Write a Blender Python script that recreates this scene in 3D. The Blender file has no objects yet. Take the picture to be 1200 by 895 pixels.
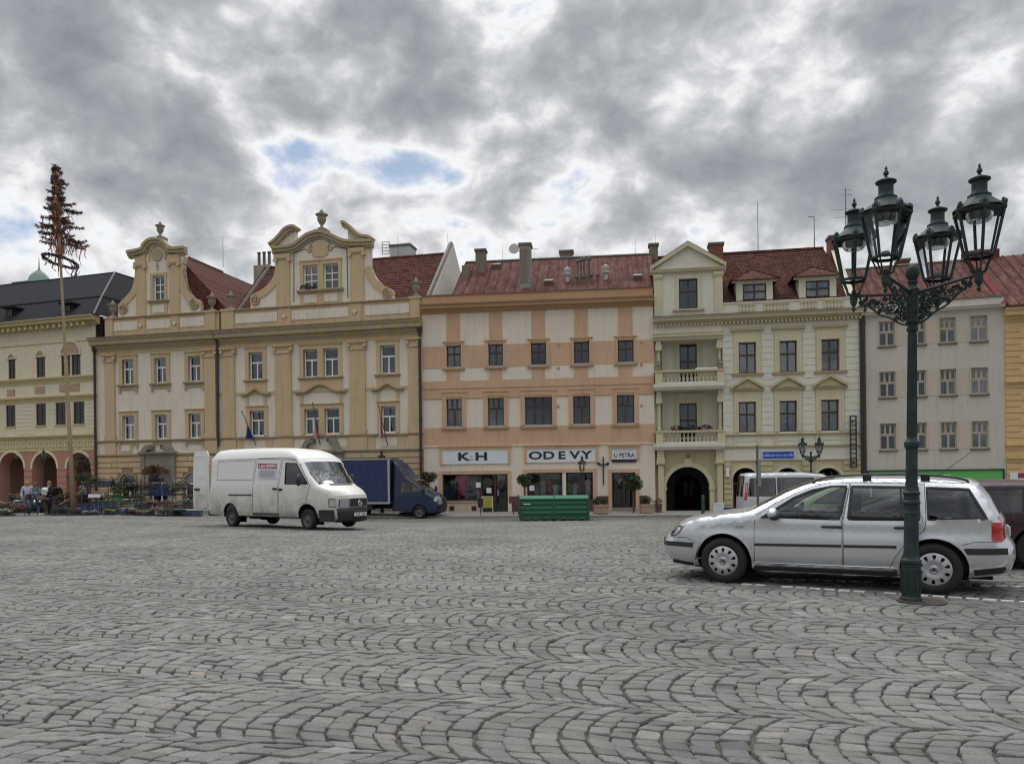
import bpy, bmesh, math, random
import numpy as np
from mathutils import Vector, Matrix
from mathutils.geometry import delaunay_2d_cdt
random.seed(7)
R = math.radians
SC = bpy.context.scene
COL = SC.collection

# ------------------------------------------------------------------ camera
F_PX, ROLL, HX, HY, EYE = 900.0, 0.0117, 600.0, 555.7, 1.5
cam_data = bpy.data.cameras.new('camera'); cam = bpy.data.objects.new('camera', cam_data); COL.objects.link(cam)
cam.location = (0, 0, EYE)
cam.rotation_mode = 'QUATERNION'
cam.rotation_quaternion = (Matrix.Rotation(math.pi/2, 3, 'X') @ Matrix.Rotation(-ROLL, 3, 'Z')).to_quaternion()
cam_data.sensor_width = 36; cam_data.lens = 36*F_PX/1200
cam_data.shift_y = (HY-447.5)/1200; cam_data.clip_start = 0.1; cam_data.clip_end = 2000
SC.camera = cam
SC.view_settings.view_transform = 'Standard'; SC.view_settings.look = 'None'
SC.cycles.filter_width = 1.15
SC.view_settings.exposure = 0.06; SC.view_settings.gamma = 1.0

# ------------------------------------------------------------------ sun
SUN_EL, SUN_AZ = R(60), R(-16)       # azimuth from +Y towards +X: the sun stands behind the houses
sd = bpy.data.lights.new('sun', 'SUN'); sd.energy = 1.5; sd.angle = R(34); sd.color = (1, .96, .9)
sun = bpy.data.objects.new('sun', sd); COL.objects.link(sun)
sv = Vector((math.sin(SUN_AZ)*math.cos(SUN_EL), math.cos(SUN_AZ)*math.cos(SUN_EL), math.sin(SUN_EL)))
sun.rotation_mode = 'QUATERNION'; sun.rotation_quaternion = sv.to_track_quat('Z', 'Y'); sun.location = (0, 0, 60)

# ------------------------------------------------------------------ world: Nishita sky behind broken overcast
class NT:
 """tiny helper for node trees"""
 def __init__(s, tree): s.t = tree; s.n = tree.nodes; s.l = tree.links
 def new(s, typ, **kw):
  nd = s.n.new(typ)
  for k, v in kw.items(): setattr(nd, k, v)
  return nd
 def put(s, sock, v):
  if isinstance(v, bpy.types.NodeSocket): s.l.new(v, sock)
  elif v is not None: sock.default_value = v
 def math(s, op, a, b=None, c=None, clamp=False):
  nd = s.n.new('ShaderNodeMath'); nd.operation = op; nd.use_clamp = clamp
  s.put(nd.inputs[0], a); s.put(nd.inputs[1], b); s.put(nd.inputs[2], c); return nd.outputs[0]
 def vmath(s, op, a, b=None, out=0):
  nd = s.n.new('ShaderNodeVectorMath'); nd.operation = op
  s.put(nd.inputs[0], a); s.put(nd.inputs[1], b); return nd.outputs[out]
 def noise(s, vec, scale, detail=4, rough=.5, dist=0, out='Fac'):
  nd = s.n.new('ShaderNodeTexNoise'); s.put(nd.inputs['Vector'], vec)
  nd.inputs['Scale'].default_value = scale; nd.inputs['Detail'].default_value = detail
  nd.inputs['Roughness'].default_value = rough; nd.inputs['Distortion'].default_value = dist
  return nd.outputs[out]
 def ramp(s, fac, stops, interp='LINEAR'):
  nd = s.n.new('ShaderNodeValToRGB'); s.put(nd.inputs[0], fac); cr = nd.color_ramp; cr.interpolation = interp
  while len(cr.elements) < len(stops): cr.elements.new(.5)
  for e, (p, c) in zip(cr.elements, stops):
   e.position = p; e.color = (c[0], c[1], c[2], 1) if isinstance(c, tuple) else (c, c, c, 1)
  return nd.outputs[0]
 def mix(s, fac, a, b, mode='MIX'):
  nd = s.n.new('ShaderNodeMix'); nd.data_type = 'RGBA'; nd.blend_type = mode
  s.put(nd.inputs[0], fac)
  for i, v in ((6, a), (7, b)):
   if isinstance(v, tuple): v = (v[0], v[1], v[2], 1)
   s.put(nd.inputs[i], v)
  return nd.outputs[2]
 def mapr(s, v, a, b, c, d, smooth=False):
  nd = s.n.new('ShaderNodeMapRange'); s.put(nd.inputs[0], v)
  if smooth: nd.interpolation_type = 'SMOOTHSTEP'
  for i, q in enumerate((a, b, c, d)): nd.inputs[i+1].default_value = q
  return nd.outputs[0]

def dir_of(px, py):
 a, b = (px-HX)/F_PX, (HY-py)/F_PX; c, s = math.cos(ROLL), math.sin(ROLL)
 return Vector((a*c+b*s, 1, -a*s+b*c))

world = bpy.data.worlds.new('World'); SC.world = world; world.use_nodes = True
W = NT(world.node_tree); W.n.clear()
wout = W.new('ShaderNodeOutputWorld'); bg = W.new('ShaderNodeBackground'); W.l.new(bg.outputs[0], wout.inputs[0])
sky = W.new('ShaderNodeTexSky', sky_type='NISHITA'); sky.sun_disc = False; sky.sun_elevation = SUN_EL
sky.sun_rotation = SUN_AZ; sky.air_density = 1.0; sky.dust_density = 1.2; sky.ozone_density = 1.6
tc = W.new('ShaderNodeTexCoord'); D0 = W.vmath('NORMALIZE', tc.outputs['Generated'])
sep = W.new('ShaderNodeSeparateXYZ'); W.l.new(D0, sep.inputs[0]); dz = sep.outputs[2]
P = W.vmath('MULTIPLY', D0, (1.0, 1.0, 1.45))
warp = W.noise(P, 9.0, 2, .5, 0, 'Color')
P2 = W.vmath('ADD', P, W.vmath('MULTIPLY', W.vmath('SUBTRACT', warp, (.5, .5, .5)), (.05, .05, .05)))
n_big = W.noise(P, 4.2, 2, .5, 0)
n_mid = W.noise(P2, 8.6, 8, .57, .0)
n_fine = W.noise(P2, 34.0, 5, .6, .0)
dens = W.math('ADD', W.math('MULTIPLY', n_big, .55), W.math('MULTIPLY', n_mid, 1.32))
dens = W.math('ADD', dens, W.math('MULTIPLY', n_fine, .17))
dens = W.math('SUBTRACT', dens, .515)
# thin and thick places of the cloud deck, as directions in the world
for (px, py, sx, sy, amp) in [
  (350, 172, 42, 16, -.22), (415, 190, 50, 18, -.22), (520, 205, 50, 17, -.25), (580, 150, 22, 14, -.17), (625, 142, 16, 12, -.12), (268, 15, 14, 8, -.22), (820, 240, 22, 14, -.10), (940, 85, 16, 8, -.08),
  (440, 200, 150, 34, -.07), (240, 62, 34, 24, -.10), (425, 105, 45, 28, -.10), (640, 225, 70, 35, -.08), (330, 235, 90, 28, -.10),
  (790, 120, 100, 55, -.13), (640, 240, 60, 30, -.05), (1000, 100, 60, 40, -.06), (90, 240, 90, 30, .03), (1180, 250, 50, 40, -.04), (560, 290, 300, 26, -.10), (950, 270, 160, 22, -.06), (1150, 30, 50, 30, -.03), (560, 15, 60, 20, -.06),
  (110, 80, 150, 70, .17), (330, 110, 60, 35, .12), (530, 70, 60, 40, .08), (690, 50, 110, 40, .08), (960, 40, 120, 35, .09),
  (1050, 180, 150, 45, .14), (170, 255, 90, 30, .06), (700, 165, 70, 30, .10), (130, 175, 140, 28, .08)]:
 d = dir_of(px, py); ln = d.length; d = d/ln
 ax, ay = sx/F_PX/ln, sy/F_PX/ln
 v = W.vmath('MULTIPLY', W.vmath('SUBTRACT', D0, tuple(d)), (1/ax, .9/max(ax, ay), 1/ay))
 e = W.math('EXPONENT', W.math('MULTIPLY', W.vmath('DOT_PRODUCT', v, v, 1), -.5))
 dens = W.math('ADD', dens, W.math('MULTIPLY', e, amp))
blue_mask = W.mapr(dens, .03, .30, 1, 0, True)
cloud = W.ramp(W.mapr(dens, .18, .88, 0, 1), [(0, (.80, .815, .84)), (.10, (.83, .835, .845)), (.20, (.72, .727, .74)), (.31, (.56, .57, .59)),
  (.44, (.43, .443, .465)), (.60, (.335, .35, .374)), (.85, (.26, .275, .30)), (1, (.22, .235, .26))])
elev = W.math('ADD', 1.0, W.math('MULTIPLY', W.mapr(dz, .50, 1.0, 0, 1, True), 2.6))   # overcast deck is brighter towards the zenith
cloud = W.vmath('SCALE', cloud, None); cloud.node.inputs[3].default_value = 1; W.l.new(elev, cloud.node.inputs[3])
skyc = W.vmath('SCALE', sky.outputs[0]); skyc.node.inputs[3].default_value = .085
skyv = W.vmath('ADD', W.vmath('MULTIPLY', skyc, (.8, .8, .8)), (.10, .12, .14))
full = W.mix(blue_mask, cloud, skyv)
SKY_GAIN = 1.12
W.l.new(full, bg.inputs[0]); bg.inputs[1].default_value = SKY_GAIN

# ------------------------------------------------------------------ placing
def gdrop(X, Y):
 c = .0009 - (.0009-.00028)*min(1, max(0, (-X-4)/15))
 t = min(max(Y-8, 0), 28 + 10*min(1, max(0, (-X-4)/15)))
 return c*t*t
def gz(X, Y): return -gdrop(X, Y)
def at(px, py, D):
 d = dir_of(px, py); return Vector((d.x*D, D, EYE+d.z*D))
def gpt(px, py):
 """point of the ground seen at a pixel"""
 d = dir_of(px, py); D = EYE/max(-d.z, 1e-4)
 for _ in range(60): D += .5*((EYE-gz(d.x*D, D))/max(-d.z, 1e-4)-D)
 return Vector((d.x*D, D, gz(d.x*D, D)))

# ------------------------------------------------------------------ materials
MATS = {}
def mat(name, col, rough=.7, metal=0, var=0, vscale=3, bump=0, bscale=40, spec=.5, streak=0, coat=0, alpha=None, emit=None, rscale=None, var2=None):
 if name in MATS: return MATS[name]
 m = bpy.data.materials.new(name); m.use_nodes = True; t = NT(m.node_tree); p = t.n['Principled BSDF']
 p.inputs['Base Color'].default_value = (*col, 1); p.inputs['Roughness'].default_value = rough
 p.inputs['Metallic'].default_value = metal; p.inputs['Specular IOR Level'].default_value = spec
 if coat: p.inputs['Coat Weight'].default_value = coat; p.inputs['Coat Roughness'].default_value = .06
 if var or bump or streak or rscale:
  tcn = t.new('ShaderNodeTexCoord'); o = tcn.outputs['Object']
  c = None
  if var:
   a = t.noise(o, vscale, 5, .6); b = t.noise(o, vscale*7.3, 4, .6)
   f = t.math('ADD', t.math('MULTIPLY', a, .65), t.math('MULTIPLY', b, .35))
   k = t.mapr(f, .3, .7, 1-var, 1+var)
   c = t.vmath('SCALE', tuple(col)); t.l.new(k, c.node.inputs[3])
   if var2: c = t.mix(t.mapr(t.noise(o, vscale*.6, 6, .65), .5, .72, 0, .75), c, var2)
  if streak:
   sv_ = t.vmath('MULTIPLY', o, (1.0, 1.0, .07)); s1 = t.noise(sv_, 5.5, 5, .65)
   k = t.mapr(s1, .50, .78, 1, 1-streak)
   src = c if c is not None else tuple(col)
   c = t.vmath('SCALE', src); t.l.new(k, c.node.inputs[3])
  if c is not None: t.l.new(c, p.inputs['Base Color'])
  if bump:
   bn = t.new('ShaderNodeBump'); bn.inputs['Strength'].default_value = min(1, bump); bn.inputs['Distance'].default_value = .01
   t.l.new(t.noise(o, bscale, 4, .6), bn.inputs['Height']); t.l.new(bn.outputs[0], p.inputs['Normal'])
  if rscale:
   t.l.new(t.mapr(t.noise(o, rscale, 4, .6), .3, .7, rough*.75, min(1, rough*1.3)), p.inputs['Roughness'])
 if emit: p.inputs['Emission Color'].default_value = (*col, 1); p.inputs['Emission Strength'].default_value = emit
 MATS[name] = m; return m
def stucco(name, col, var=.08, streak=.20): return mat(name, col, .92, var=var, vscale=.7, bump=.35, bscale=30, spec=.2, streak=streak)
def glassmat(name, tint, rough=.02, refl=1.45, clear=.8):
 if name in MATS: return MATS[name]
 m = bpy.data.materials.new(name); m.use_nodes = True; t = NT(m.node_tree); t.n.clear()
 out = t.new('ShaderNodeOutputMaterial'); tr = t.new('ShaderNodeBsdfTransparent'); gl = t.new('ShaderNodeBsdfGlossy')
 tr.inputs[0].default_value = (tint[0], tint[1], tint[2], 1); gl.inputs['Roughness'].default_value = rough
 gl.inputs[0].default_value = (.95, .97, 1, 1)
 fr = t.new('ShaderNodeFresnel'); fr.inputs[0].default_value = refl
 tcn = t.new('ShaderNodeTexCoord'); bn = t.new('ShaderNodeBump'); bn.inputs['Strength'].default_value = .12; bn.inputs['Distance'].default_value = .02
 t.l.new(t.noise(tcn.outputs['Object'], 2.2, 2, .5), bn.inputs['Height']); t.l.new(bn.outputs[0], gl.inputs['Normal'])
 mx = t.new('ShaderNodeMixShader'); t.l.new(t.mapr(fr.outputs[0], 0, 1, 1-clear, 1), mx.inputs[0])
 t.l.new(tr.outputs[0], mx.inputs[1]); t.l.new(gl.outputs[0], mx.inputs[2]); t.l.new(mx.outputs[0], out.inputs[0])
 MATS[name] = m; return m

# ------------------------------------------------------------------ meshes
class MB:
 def __init__(s): s.v = []; s.f = []; s.smooth = False
 def add(s, vs, fs):
  b = len(s.v); s.v += [tuple(v) for v in vs]; s.f += [tuple(i+b for i in f) for f in fs]; return s
 def box(s, x0, x1, y0, y1, z0, z1):
  return s.add([(x0,y0,z0),(x1,y0,z0),(x1,y1,z0),(x0,y1,z0),(x0,y0,z1),(x1,y0,z1),(x1,y1,z1),(x0,y1,z1)],
                     [(0,3,2,1),(4,5,6,7),(0,1,5,4),(1,2,6,5),(2,3,7,6),(3,0,4,7)])
 def prism(s, poly, y0, y1):
  """(x,z) polygon pushed along y; y0 is the face towards the square"""
  a = sum(poly[i][0]*poly[(i+1)%len(poly)][1]-poly[(i+1)%len(poly)][0]*poly[i][1] for i in range(len(poly)))
  if a < 0: poly = poly[::-1]
  n = len(poly); vs = [(x, y0, z) for x, z in poly]+[(x, y1, z) for x, z in poly]
  return s.add(vs, [tuple(range(n)), tuple(range(2*n-1, n-1, -1))]+[(i, i+n, (i+1)%n+n, (i+1)%n) for i in range(n)])
 def mold(s, x0, x1, prof, caps=True):
  """(y,z) profile pushed along x"""
  n = len(prof); vs = [(x0, y, z) for y, z in prof]+[(x1, y, z) for y, z in prof]
  fs = [(i, (i+1)%n, (i+1)%n+n, i+n) for i in range(n)]
  if caps: fs += [tuple(range(n-1, -1, -1)), tuple(range(n, 2*n))]
  return s.add(vs, fs)
 def lathe(s, prof, n=12, c=(0, 0, 0), axis='z', cap=True):
  b = []
  for r, z in prof:
   for k in range(n):
    a = 2*math.pi*k/n; q = (r*math.cos(a), r*math.sin(a), z)
    if axis == 'y': q = (q[0], z, q[1])
    elif axis == 'x': q = (z, q[0], q[1])
    b.append((q[0]+c[0], q[1]+c[1], q[2]+c[2]))
  fs = []
  for i in range(len(prof)-1):
   for k in range(n): fs.append((i*n+k, i*n+(k+1)%n, (i+1)*n+(k+1)%n, (i+1)*n+k))
  if cap: fs += [tuple(range(n-1, -1, -1)), tuple((len(prof)-1)*n+k for k in range(n))]
  return s.add(b, fs)
 def tube(s, pts, r, n=6, cap=True):
  pts = [Vector(p) for p in pts]; rr = r if isinstance(r, (list, tuple)) else [r]*len(pts)
  rings = []; up = None
  for i, p in enumerate(pts):
   d = (pts[min(i+1, len(pts)-1)]-pts[max(i-1, 0)])
   if d.length < 1e-9: d = Vector((0, 0, 1))
   d.normalize()
   if up is None: up = Vector((0, 0, 1)) if abs(d.z) < .9 else Vector((1, 0, 0))
   a = d.cross(up)
   if a.length < 1e-6: a = d.cross(Vector((0, 1, 0)))
   a.normalize(); b = a.cross(d); up = b
   rings.append([p+a*(rr[i]*math.cos(2*math.pi*k/n))+b*(rr[i]*math.sin(2*math.pi*k/n)) for k in range(n)])
  vs = [v for g in rings for v in g]; m = len(pts)
  fs = [(i*n+k, (i+1)*n+k, (i+1)*n+(k+1)%n, i*n+(k+1)%n) for i in range(m-1) for k in range(n)]
  if cap: fs += [tuple(range(n)), tuple((m-1)*n+n-1-k for k in range(n))]
  return s.add(vs, fs)
 def blob(s, c, r, n=8, m=5, jit=0):
  prof = []
  rx = r if isinstance(r, (list, tuple)) else (r, r, r)
  vs = []
  for i in range(m+1):
   th = math.pi*i/m
   for k in range(n):
    a = 2*math.pi*k/n; j = 1+random.uniform(-jit, jit)
    vs.append((c[0]+rx[0]*j*math.sin(th)*math.cos(a), c[1]+rx[1]*j*math.sin(th)*math.sin(a), c[2]-rx[2]*j*math.cos(th)))
  fs = [(i*n+k, i*n+(k+1)%n, (i+1)*n+(k+1)%n, (i+1)*n+k) for i in range(m) for k in range(n)]
  return s.add(vs, fs)
 def mesh(s, name, mats, midx=None, smooth=None):
  me = bpy.data.meshes.new(name); me.from_pydata(s.v, [], s.f)
  for m in (mats if isinstance(mats, (list, tuple)) else [mats]): me.materials.append(m)
  if midx is not None: me.polygons.foreach_set('material_index', midx)
  if smooth or (smooth is None and s.smooth): me.polygons.foreach_set('use_smooth', [True]*len(me.polygons))
  me.update(); return me
 def build(s, name, mats, parent=None, smooth=None, loc=None, midx=None):
  return link(name, s.mesh(name, mats, midx, smooth), parent, loc)
KIDS = {}
def link(name, data, parent=None, loc=None, rot=None):
 o = bpy.data.objects.new(name, data); COL.objects.link(o)
 if parent is not None: o.parent = parent; KIDS.setdefault(parent.name, []).append(o)
 if loc is not None: o.location = loc
 if rot is not None: o.rotation_euler = rot
 return o
def tag(o, label=None, cat=None, group=None, kind=None):
 for k, v in (('label', label), ('category', cat), ('group', group), ('kind', kind)):
  if v: o[k] = v
 return o
def empty(name, loc, rz=0, label=None, cat=None, group=None):
 o = bpy.data.objects.new(name, None); COL.objects.link(o); o.location = loc; o.rotation_euler = (0, 0, rz)
 o.empty_display_size = .3
 return tag(o, label, cat, group)
def copy_tree(o, parent=None):
 c = o.copy(); COL.objects.link(c); c.parent = parent
 if parent is not None: KIDS.setdefault(parent.name, []).append(c)
 for ch in list(KIDS.get(o.name, [])): copy_tree(ch, c)
 return c
def tri_shade(o, angle=40):
 me = o.data; me.polygons.foreach_set('use_smooth', [True]*len(me.polygons))
 try: me.set_sharp_from_angle(angle=R(angle))
 except Exception: pass
 return o
def arc2(cx, cz, rx, rz, a0, a1, n):
 return [(cx+rx*math.cos(R(a0+(a1-a0)*i/n)), cz+rz*math.sin(R(a0+(a1-a0)*i/n))) for i in range(n+1)]
def ribbon(pts, w):
 """closed polygon round a 2D polyline, width w to the right-hand side (may be list)"""
 out = []
 n = len(pts)
 for i, (x, z) in enumerate(pts):
  a = pts[max(i-1, 0)]; b = pts[min(i+1, n-1)]; dx, dz = b[0]-a[0], b[1]-a[1]; l = math.hypot(dx, dz) or 1
  ww = w[i] if isinstance(w, (list, tuple)) else w
  out.append((x+dz/l*ww, z-dx/l*ww))
 return out
def smooth_pts(pts, k=2):
 """Catmull-Rom through the points"""
 out = []
 n = len(pts)
 for i in range(n-1):
  p0, p1, p2, p3 = pts[max(i-1, 0)], pts[i], pts[i+1], pts[min(i+2, n-1)]
  for j in range(k):
   t = j/k
   out.append(tuple(.5*((2*b)+(c-a)*t+(2*a-5*b+4*c-d)*t*t+(-a+3*b-3*c+d)*t**3) for a, b, c, d in zip(p0, p1, p2, p3)))
 out.append(tuple(pts[-1])); return out

# ================================================================== GROUND AND COBBLES
def stone_mat():
 m = bpy.data.materials.new('granite_sett'); m.use_nodes = True; t = NT(m.node_tree); p = t.n['Principled BSDF']
 at_ = t.new('ShaderNodeAttribute'); at_.attribute_name = 'tint'
 geo = t.new('ShaderNodeNewGeometry'); o = geo.outputs['Position']
 a = t.noise(o, 48, 4, .75); b = t.noise(o, 150, 3, .75); w = t.noise(o, .45, 4, .55); w2 = t.noise(o, 3.0, 5, .6)
 k = t.math('MULTIPLY', t.mapr(a, .32, .68, .72, 1.26), t.mapr(b, .32, .68, .62, 1.4))
 k = t.math('MULTIPLY', k, t.mapr(w, .3, .7, .80, 1.12)); k = t.math('MULTIPLY', k, t.mapr(w2, .42, .66, 1.06, .82))
 c = t.vmath('SCALE', at_.outputs['Color']); t.l.new(k, c.node.inputs[3]); t.l.new(c, p.inputs['Base Color'])
 p.inputs['Roughness'].default_value = .62; p.inputs['Specular IOR Level'].default_value = .4
 t.l.new(t.mapr(a, .3, .7, .5, .75), p.inputs['Roughness'])
 bn = t.new('ShaderNodeBump'); bn.inputs['Strength'].default_value = .8; bn.inputs['Distance'].default_value = .008
 t.l.new(t.math('ADD', a, t.math('MULTIPLY', b, .3)), bn.inputs['Height']); t.l.new(bn.outputs[0], p.inputs['Normal'])
 return m
M_STONE = stone_mat()
M_JOINT = mat('joint_dirt', (.075, .067, .052), .95, var=.35, vscale=6, var2=(.05, .06, .03), bump=.6, bscale=90)
M_PAVE = mat('pavement_stone', (.30, .285, .26), .85, var=.16, vscale=1.6, bump=.4, bscale=30)

def ground_sheet():
 xs = np.concatenate([[-260, -160, -100, -70, -55], np.arange(-46, 46.1, 2), [55, 70, 100, 160, 260]])
 ys = np.concatenate([[-120, -60, -30, -12, -4], np.arange(0, 62, 1.5), [70, 90, 130, 200, 300]])
 vs = [(x, y, gz(x, y)-.024) for y in ys for x in xs]; n = len(xs)
 fs = [(j*n+i, j*n+i+1, (j+1)*n+i+1, (j+1)*n+i) for j in range(len(ys)-1) for i in range(n-1)]
 me = bpy.data.meshes.new('ground'); me.from_pydata(vs, [], fs); me.materials.append(M_JOINT)
 me.polygons.foreach_set('use_smooth', [True]*len(fs)); return tag(link('ground', me), kind='structure')
ground = ground_sheet()

gz_vec = np.vectorize(gz)
def cobbles():
 rng = np.random.default_rng(11)
 th = R(-15); e1 = np.array([math.cos(th), math.sin(th)]); e2 = np.array([-math.sin(th), math.cos(th)])
 Rr, half, pitch = .80, .552, .156
 quads = []; tint = []
 PH = math.asin(half/Rr)
 for j in range(-24, 49):
  v0 = j*2*half
  ks = np.arange(-355, 355); off = rng.uniform(0, pitch)
  # coarse cull by band row centre
  for k in ks:
   uc = k*pitch+off
   cx = uc*e1[0]+v0*e2[0]; cy = uc*e1[1]+v0*e2[1]
   if cy < 1.6 or cy > 43.5 or abs(cx) > .70*cy+1.9: continue
   n = 11 if rng.random() < .5 else (10 if rng.random() < .6 else 12); du0 = rng.normal(0, .0045)
   ph = np.linspace(-PH, PH, n+1); ph[1:-1] += rng.uniform(-.030, .030, n-1)
   for m in range(n):
    a, b = ph[m], ph[m+1]; w = pitch
    q = []
    for (f, du) in ((a, 0), (a, w), (b, w), (b, 0)):
     u = uc+du0+Rr-Rr*math.cos(f)+du; v = Rr*math.sin(f)+v0
     q.append((u, v))
    quads.append(q)
 Q = np.array(quads)                                    # N,4,2
 sway = .03*np.sin(Q[..., 0]*1.1+Q[..., 1]*.7)+.03*np.sin(Q[..., 0]*.43-Q[..., 1]*1.9+1)+.02*np.sin(Q[..., 0]*4.3+Q[..., 1]*2.7)
 Q = Q+np.stack([sway, .6*sway], -1)
 XY = Q[..., :1]*e1+Q[..., 1:]*e2
 N = len(XY); cen = XY.mean(1, keepdims=True)
 XY = XY+rng.uniform(-.0125, .0125, XY.shape)
 d = XY-cen; ln = np.linalg.norm(d, axis=2, keepdims=True)
 XY = cen+d*(1-(.0042+rng.uniform(0, .0045, (N, 1, 1)))/ln)
 c = cen[:, 0]
 base = rng.normal(1, .085, N).clip(.75, 1.3)
 lightp = rng.random(N); base = np.where(lightp > .965, base*1.33, base); base = np.where(lightp < .05, base*.72, base)
 hue = rng.normal(0, .0035, N)
 patch = 1+.10*np.sin(c[:, 0]*.9+c[:, 1]*.5)*np.sin(c[:, 1]*.8-c[:, 0]*.35+2); base = base*patch
 col = np.stack([base*(.158+hue*.8), base*(.155), base*(.145-hue*.8)], 1)
 warm = rng.random(N) > .9988; col[warm] = np.array([.29, .25, .19])
 rust = rng.random(N) > .9985; col[rust] = np.array([.24, .19, .155])
 vis = np.abs(c[:, 0]) < .668*c[:, 1]+.02
 score = c[:, 1]+np.where(vis, 0, 100)+np.where(c[:, 1] < 4.0, 60, 0)
 order = np.argsort(score); near = order[:300]; isn = np.zeros(N, bool); isn[near] = True
 zlift = rng.normal(0, .0034, N); tilt = rng.normal(0, .026, (N, 2))
 def corners8(q):                                       # n,4,2 -> n,8,2 with rounded corners
  n = len(q); out = np.zeros((n, 8, 2))
  for i in range(4):
   p, a, b = q[:, i], q[:, i-1], q[:, (i+1) % 4]
   r1 = rng.uniform(.05, .17, (n, 1)); r2 = rng.uniform(.05, .17, (n, 1))
   out[:, 2*i] = p+(a-p)*r1; out[:, 2*i+1] = p+(b-p)*r2
  return out+rng.normal(0, .0016, out.shape)
 def make(idx, fine):
  q = XY[idx]; n = len(idx); ce = q.mean(1, keepdims=True)
  o = corners8(q) if fine else q; K = o.shape[1]
  dd = o-ce; L = np.linalg.norm(dd, axis=2, keepdims=True)
  rings = [o*1.0, ce+dd*(1-.003/L), ce+dd*(1-.009/L)]
  zs = [-.024, -.004, 0.0]
  if not fine: rings = [o, ce+dd*(1-.014/L)]; zs = [-.026, 0.0]
  V = []
  g = gz_vec(ce[:, 0, 0], ce[:, 0, 1])[:, None]
  for rg, z in zip(rings, zs):
   off = rg-ce; zz = g+z+zlift[idx][:, None]+off[..., 0]*tilt[idx][:, :1]+off[..., 1]*tilt[idx][:, 1:]
   if fine and z > -.02: zz = zz+rng.normal(0, .0012, zz.shape)
   V.append(np.concatenate([rg, zz[..., None]], 2))
  nr = len(rings)
  if fine:
   cc = np.concatenate([ce, (g+zlift[idx][:, None]+.0015)[..., None]], 2); V.append(cc)
  V = np.concatenate(V, 1); per = V.shape[1]
  F = []
  for r in range(nr-1):
   for i in range(K): F.append([r*K+i, r*K+(i+1) % K, (r+1)*K+(i+1) % K, (r+1)*K+i])
  if fine:
   for i in range(K): F.append([(nr-1)*K+i, (nr-1)*K+(i+1) % K, nr*K])
  else: F.append([(nr-1)*K+i for i in range(K)])
  return V, F, per
 # winding check: corner order (a,0),(a,w),(b,w),(b,0) runs counter-clockwise seen from above
 def add_mesh(name, idx, fine, parent, kind=None):
  V, F, per = make(idx, fine); n = len(idx)
  loops = []; starts = []; tot = []; s0 = 0
  base_f = [np.array(f) for f in F]; lens = np.array([len(f) for f in F]); flat = np.concatenate(base_f)
  L = (flat[None, :]+(np.arange(n)*per)[:, None]).ravel().astype(np.int32)
  st = (np.concatenate([[0], np.cumsum(lens)[:-1]])[None, :]+(np.arange(n)*len(flat))[:, None]).ravel().astype(np.int32)
  me = bpy.data.meshes.new(name); me.vertices.add(n*per); me.vertices.foreach_set('co', V.reshape(-1).astype(np.float32))
  me.loops.add(len(L)); me.loops.foreach_set('vertex_index', L)
  me.polygons.add(n*len(F)); me.polygons.foreach_set('loop_start', st)
  me.materials.append(M_STONE); me.update(calc_edges=True)
  at_ = me.attributes.new('tint', 'FLOAT_COLOR', 'FACE')
  cc = np.repeat(np.concatenate([col[idx], np.ones((n, 1))], 1), len(F), 0).astype(np.float32)
  at_.data.foreach_set('color', cc.ravel())
  me.validate(); o = link(name, me, parent)
  if kind: tag(o, kind=kind)
  return o
 root = empty('paving', (0, 0, 0)); tag(root, kind='structure')
 for i in near: add_mesh('cobblestone', np.array([i]), True, root)
 rest = np.where(~isn)[0]; dist = c[rest, 1]
 add_mesh('cobblestones', rest[dist < 17], True, root, 'stuff')
 add_mesh('distant_cobblestones', rest[dist >= 17], False, root, 'stuff')
 print('stones', N)
 return root
paving = cobbles()

# white painted setts marking the parking bay
def sett_line(a, b, w=.105, ln=.16, name='parking_line', skip=0):
 a, b = Vector(a), Vector(b); d = (b-a); L = d.length; d.normalize(); p = Vector((-d.y, d.x, 0))
 m = MB(); n = int(L/(ln+.012)); rnd = random.Random(3)
 for i in range(n):
  if rnd.random() < skip: continue
  c = a+d*((i+.5)*(ln+.012)); l2 = ln/2-rnd.uniform(.0, .012); w2 = w/2-rnd.uniform(0, .014); z = gz(c.x, c.y)
  t = [c+d*sx*l2+p*sy*w2 for sx, sy in ((-1, -1), (1, -1), (1, 1), (-1, 1))]; ti = [c+(q-c)*.86 for q in t]
  m.add([(q.x, q.y, z-.02) for q in t]+[(q.x, q.y, z+.008) for q in ti],
              [(4, 5, 6, 7)]+[(k, (k+1) % 4, (k+1) % 4+4, k+4) for k in range(4)])
 return tag(m.build(name, mat('white_sett', (.62, .61, .57), .8, var=.2, vscale=14, bump=.5, bscale=90)), kind='structure')
sett_line(gpt(868, 684), gpt(1290, 711), skip=.05)
sett_line(gpt(885, 677.5), gpt(1290, 690), w=.10, skip=.3)

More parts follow.
